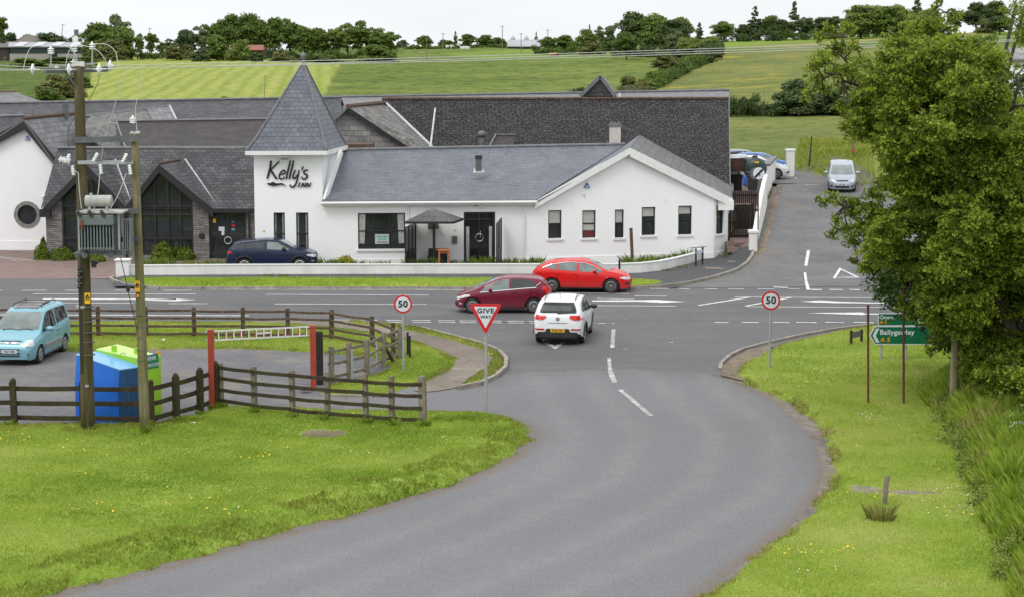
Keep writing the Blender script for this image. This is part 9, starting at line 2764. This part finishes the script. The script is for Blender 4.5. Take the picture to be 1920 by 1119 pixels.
def spiky(u, v, w_, h_, mat, label, n=160, Yo=0.0, wid=.035, nm='grassy_plant', flat=.7):
 p=G(u, v);p.y+=Yo;Vc=clump_mesh(rc, h_, w_, n, wid, flat)
 o=np_mesh(nm, Vc.reshape(-1, 3), np.arange(n*5).reshape(n, 5), LEAF[mat]if mat in LEAF else M[mat], tint=rc.random(n))
 o.location=p;return tag(o, label, 'plant')
shrub(86, 484, .75, .55, 'box', 'small clipped bush at the left corner of the stone restaurant')
shrub(88, 474, .3, .6, 'box', 'slim bush tucked against the white gable corner')
shrub(123, 485, 1.1, .45, 'box', 'low wide bush below the left glazed gable')
shrub(243, 483, .7, .5, 'box', 'bush partly behind the pale utility pole')
shrub(277, 482, .5, .4, 'box', 'small round bush right of the pale utility pole')
shrub(310, 486, 1.1, .65, 'box', 'wide bush with spiky leaves rising from it')
spiky(322, 487, .9, 1.05, 'iris', 'tall spiky plant in the bush below the right glazed gable', 120)
shrub(351, 485, .95, .45, 'box', 'clipped bush right of the spiky plant')
shrub(184, 488, .9, .25, 'box', 'flat low bush beneath the transformer')
shrub(648, 508, 1.15, .72, 'gold', 'golden yellow shrub behind the low white wall', leaf=.085)
spiky(668, 508, .8, .6, 'iris', 'grassy plant beside the golden shrub')
spiky(820, 511, 2.4, .28, 'gold', 'low yellow edging plants in front of the smoking shelter', 260)
spiky(1190, 507, 1.4, .85, 'iris', 'big grassy clump at the foot of the leaning timber post', 260)
spiky(1222, 503, .9, .5, 'iris', 'second grassy clump right of the timber post', 150)
for i, (u, v, lb)in enumerate(((505, 521, 'small weed at the foot of the low white wall near the pillar end'), (531, 521, 'tiny weed at the wall foot beside the other weed'), (1255, 511, 'leafy weed at the foot of the curved wall end'), (1279, 505, 'small weed right of the leafy one at the curved wall'))):
 spiky(u, v, .35, .22, 'box', lb, 26, -.1, .06, 'weed', 1.4)
spiky(1650, 985, .75, .55, 'blade_dry', 'dry grass tuft at the foot of the short leaning post', 260, .0, .02, 'grass_tuft', .5)
spiky(1660, 975, .4, .4, 'blade_tall', 'green grass tuft beside the short leaning post', 120, .1, .02, 'grass_tuft', .5)
bits=[]
for(u, v)in((27, 803), (156, 805), (285, 806), (331, 794), (376, 781), (404, 770), (414, 768), (477, 779), (548, 786), (614, 793), (686, 799), (735, 803), (793, 806), (168, 813), (270, 817)):
 for _ in range(3):bits.append((u+random.uniform(-9, 9), v+random.uniform(-1, 3)))
Vall=[]
for(u, v)in bits:
 p=G(u, v);Vc=clump_mesh(rc, random.uniform(.14, .3), .3, 34, .02, .6);z=float(z1(np.array([p.x]), np.array([p.y]))[0][0]);Vall.append(Vc+np.array([p.x, p.y, max(z, 0)-.01]))
Vall=np.concatenate(Vall);tag(np_mesh('fence_foot_grass', Vall.reshape(-1, 3), np.arange(len(Vall)*5).reshape(-1, 5), M['blade_tall'], tint=rc.random(len(Vall))), kind='stuff')
pts=[];Vst=[]
for _ in range(60):
 u, v=rc.uniform(1855, 1975), rc.uniform(770, 880);p=G(u, v)
 if u<1855+(v-770)*.25:continue
 h_=rc.uniform(.75, 1.15);
 for _ in range(9):pts.append((p.x+rc.normal(0, .07), p.y+rc.normal(0, .07), h_+.12+rc.normal(0, .02)))
 Vst.append(np.array([[p.x-.006, p.y, .1], [p.x+.006, p.y, .1], [p.x+.006, p.y, h_+.12], [p.x-.006, p.y, h_+.12]]))
florets('cow_parsley_flowers', pts, .022, M['daisy'], 9)
Vst=np.array(Vst);tag(np_mesh('cow_parsley_stems', Vst.reshape(-1, 3), np.arange(len(Vst)*4).reshape(-1, 4), M['blade_tall'], tint=rc.random(len(Vst))), kind='stuff')
LEAF['weed']=leafy('leaf_weeds', (0.06, 0.1, 0.012), (0.24, 0.32, 0.05), .3, 1.5, straw=(.36, .3, .14))
Cw, Nw=[], []
for _ in range(80):
 f=rc.random();u, v=np.interp(f, [0, .15, .3, .45, .6, .75, .9, 1], [1735, 1752, 1785, 1800, 1822, 1848, 1870, 1890]), np.interp(f, [0, .15, .3, .45, .6, .75, .9, 1], [738, 765, 805, 850, 905, 965, 1040, 1100])
 p=G(u+rc.normal(8, 14), v);rad=rc.uniform(.14, .34);m=int(300*rad/.3)
 d=rc.standard_normal((m, 3));d/=np.linalg.norm(d, axis=1, keepdims=True);d[:, 2]=abs(d[:, 2])
 Cw.append(np.array([p.x, p.y, .1])+d*rc.uniform(.5, 1.1, m)[:, None]*rad*np.array([1, 1, 1.5]));Nw.append(d+[0, 0, .4])
Vw=quads_at(np.concatenate(Cw), np.concatenate(Nw), .055, rc, .6, .5)
tag(np_mesh('verge_weeds', Vw.reshape(-1, 3), np.arange(len(Vw)*4).reshape(-1, 4), LEAF['weed'], tint=rc.random(len(Vw))), kind='stuff')
bk_=GHP([(1492, 322), (1500, 262), (1560, 262), (1640, 268), (1640, 352), (1560, 346)])
def zbk(x, y):return hgt(x, y), sdist(x, y, bk_)
blades('bank_grass', bk_, zbk, 50, (.12, .3), .05, M['blade_edge'], .6, 61)
# ==== FARM AND CATTLE ON THE HILL
def box_house(root, u0, u1, vr, ve, D, depth, wall, roofm, gable='x', vb=None):
 """house with ridge along x seen side-on; vr ridge row, ve eaves row"""
 a, b=A(u0, ve, D), A(u1, ve, D);r0_, r1_=A(u0, vr, D+depth/2), A(u1, vr, D+depth/2)
 zb_=min(float(hgt(a.x, D)), float(hgt(b.x, D)))-1
 mb=MB();mb.box(((a.x+b.x)/2, D+depth/2, (a.z+zb_)/2), (b.x-a.x, depth, a.z-zb_));w_=mb.build('wall', wall, root)
 mb=MB()
 slab(mb, [a+Vector((-.3, -.4, 0)), b+Vector((.3, -.4, 0)), r1_+Vector((.3, 0, 0)), r0_+Vector((-.3, 0, 0))], .2)
 slab(mb, [r0_+Vector((-.3, 0, 0)), r1_+Vector((.3, 0, 0)), Vector((b.x+.3, D+depth+.4, b.z)), Vector((a.x-.3, D+depth+.4, a.z))], .2)
 mb.poly([a, Vector((a.x, D+depth, a.z)), Vector((a.x, D+depth/2, r0_.z-.1))]);mb.poly([b, Vector((b.x, D+depth, b.z)), Vector((b.x, D+depth/2, r1_.z-.1))])
 return mb.build('roof', roofm, root), a, b, zb_
shed_green=plain('shed_green_sheeting', (.012, .03, .028), .6, var=.2)
roof_metal=plain('shed_roof_sheet', (.3, .31, .33), .5, var=.15, scale=.2)
D=500
root=thing('farm_shed', 'long dark green farm shed with a pale metal roof above a block wall', 'farm shed', (A(95, 110, D).x, D, 8))
rf, a, b, zb_=box_house(root, 18.5, 173, 80, 88, D, 14, shed_green, roof_metal)
mb=MB();z1_=A(90, 101.5, D).z;mb.box(((a.x+b.x)/2, D-.15, (z1_+zb_)/2), (b.x-a.x+.1, .3, z1_-zb_));mb.build('block_wall', plain('shed_block_wall', (.33, .31, .29), .9, var=.15), root)
for f in(.1, .33, .55, .77):
 mb=MB();q=a.lerp(b, f);r_q=q+Vector((0, 7, A(90, 80, D+7).z-q.z));mb.poly([q+Vector((-1.2, -.4, .13)), q+Vector((1.2, -.4, .13)), r_q+Vector((1.2, 0, .13)), r_q+Vector((-1.2, 0, .13))], thick=UP*-.05);mb.build('rooflight', plain('rooflight', (.5, .5, .52), .5), rf)
mb=MB();q=A(100, 108, D-.4);mb.lathe(q, [(.9, 0), (1, .6), (.8, 1.4), (.1, 1.7)], 12);mb.build('tank', shed_green, root)
root=thing('farm_shed', 'low open brown-roofed farm building at the left edge', 'farm shed', (A(5, 110, D).x, D+3, 8))
box_house(root, -60, 17, 82, 89, D+3, 12, plain('dark_timber_shed', (.05, .04, .035), .8), plain('brown_sheet_roof', (.12, .1, .09), .7))
root=thing('farm_shed', 'low brown roof behind the long green shed', 'farm shed', (A(60, 100, D).x, D+18, 8))
box_house(root, 14, 80, 78.5, 82, D+18, 10, plain('dark_timber_shed', (.05, .04, .035), .8), plain('brown_sheet_roof', (.12, .1, .09), .7))
def gable_house(label, name, uc, ua, va, ve_, D, depth, wall, roofm, chim=(), cat='house'):
 """gable facing the camera with the roof running back to the right"""
 l, r_, ap=A(uc[0], ve_, D), A(uc[1], ve_, D), A(ua, va, D)
 root=thing(name, label, cat, (ap.x, D, l.z-4))
 bk3=Vector((depth*.8, depth, 0))
 mb=MB();zb_=l.z-7
 mb.poly([Vector((l.x, D, zb_)), Vector((r_.x, D, zb_)), r_, ap, l]);mb.poly([Vector((r_.x, D, zb_)), Vector((r_.x, D, zb_))+bk3, r_+bk3, r_]);w_=mb.build('wall', wall, root)
 mb=MB();slab(mb, [ap, r_+Vector((.2, 0, -.1)), r_+bk3+Vector((.2, 0, -.1)), ap+bk3], .2, axis=bk3);slab(mb, [l+Vector((-.2, 0, -.1)), ap, ap+bk3, l+bk3+Vector((-.2, 0, -.1))], .2, axis=bk3);rf=mb.build('roof', roofm, root)
 for f in chim:
  q=ap+bk3*f;mb=MB();mb.box(q+UP*.6, (1.1, .9, 1.8));mb.build('chimney', M['lead'], rf)
 return root, l, r_, ap
rt, l, r_, ap=gable_house('white farmhouse with two chimneys and a grey roof on the skyline', 'farmhouse', (123, 158), 139.5, 66, 76, 545, 11, M['white'], M['lead'], (.05, .95))
for(u, v)in((132, 76), (150, 77)):mb=MB();mb.box(A(u, v, 544.8), (.9, .1, 1.3));mb.build('window', M['glass'], rt)
gable_house('grey stone farm gable behind the sheds', 'stone_barn', (29, 63), 46, 67, 77, 540, 9, plain('barn_stone', (.33, .31, .29), .9, var=.2, scale=.4), plain('barn_roof', (.16, .14, .13), .8, var=.2), (), 'barn')
root=thing('tin_shed', 'red rusty roofed shed half hidden in the long tree row', 'shed', (A(462, 95, 470).x, 470, 8))
box_house(root, 432, 492, 85, 94, 470, 8, M['bark'], plain('rusty_tin', (.25, .09, .06), .8, var=.2, scale=.3))
root=thing('farm_shed', 'far dark shed with a pale lean-to roof on the middle skyline', 'farm shed', (A(985, 88, 640).x, 640, 12))
box_house(root, 953, 1012, 75, 87.5, 640, 26, shed_green, roof_metal)
for(u, lb)in((962, 'grey feed silo at the left of the far shed'), (987, 'grey feed silo at the right of the far shed')):
 q=A(u, 76, 655);mb=MB();rr=4.6/px(655);mb.lathe(q-UP*4, [(rr, 0), (rr, 4.6), (rr*.3, 5.4), (.1, 5.6)], 14);o=mb.build('silo', M['galv']);tag(o, lb, 'silo')
root=thing('slate_roof_house', 'grey slate roof glimpsed between the poles at the right edge', 'house', (A(1990, 110, 150).x, 152, 4))
box_house(root, 1899, 2140, 90, 112, 150, 8, M['white'], M['slate_hung'])
def cow(u, v, D, L_, mat, label, lying=False, flip=1, mat2=None, group='cattle on the hill'):
 x=(u-960)/FPX*D;g=float(hgt(x, D))+.1
 root=thing('cow', label, 'cow', (x, D, g), 0, group)
 z=.75 if not lying else.42
 mb=MB()
 mb.tube([(-.95, 0, z+.15), (-.8, 0, z+.12), (-.3, 0, z+.05), (.35, 0, z+.06), (.75, 0, z+.16), (.95, 0, z+.3), (1.2, 0, z+(.2 if not lying else.38)), (1.35, 0, z+(-.02 if not lying else.3)), (1.5, 0, z-(.15 if not lying else-.2))], [.12, .3, .36, .37, .32, .2, .15, .15, .08], 10)
 if not lying:
  for lx, ly in((-.75, .18), (-.7, -.18), (.6, .18), (.66, -.18)):mb.tube([(lx, ly, z+.05), (lx-.04, ly, z*.5), (lx, ly, 0)], [.14, .07, .06], 6)
 else:mb.tube([(-.7, -.3, .12), (.6, -.32, .1)], [.14, .1], 6)
 mb.tube([(-.95, 0, z+.25), (-1.08, 0, z+.1), (-1.08, 0, z-.3)], [.03, .02, .03], 5)
 mb.tube([(1.25, -.16, z+.3), (1.25, .16, z+.3)], .05, 5)
 o=mb.build('body', mat, root, local=True, smooth=True);o.scale=(flip*L_, L_, L_)
 if mat2:
  mb=MB();mb.lathe((.1, 0, z+.06), [(.2, -.3), (.375, -.2), (.375, .2), (.2, .3)], 10, Vector((1, 0, 0)));p=mb.build('patch', mat2, root, local=True);p.scale=(flip*L_, L_, L_)
brn, tan, blk, wht=plain('cow_brown', (.16, .05, .02), .8), plain('cow_tan', (.42, .25, .12), .8), plain('cow_black', (.015, .013, .012), .8), plain('cow_white', (.6, .6, .58), .8)
cow(1034, 107, 505, .95, tan, 'tan cow lying left of the others in the middle field', True)
cow(1044, 106, 508, .8, brn, 'dark brown calf beside the tan lying cow', True, -1)
cow(1090, 109, 500, .95, tan, 'tan cow lying alone between the two cattle pairs', True, -1)
cow(1110, 108, 502, .9, wht, 'cream cow at the left of the huddled trio', True)
cow(1117, 108.5, 500, .95, brn, 'brown cow in the middle of the huddled trio', False, -1)
cow(1125, 108.5, 500, 1.0, blk, 'black cow at the right of the huddled trio', False)
cow(843, 87, 640, 1.2, wht, 'black and white cow standing high on the hill', False, 1, blk, 'white cattle high on the hill')
cow(869, 88, 640, 1.1, wht, 'white cow lying left of another on the hill top', True, 1, None, 'white cattle high on the hill')
cow(876, 88, 640, 1.1, wht, 'rightmost white cow lying on the hill top', True, -1, None, 'white cattle high on the hill')
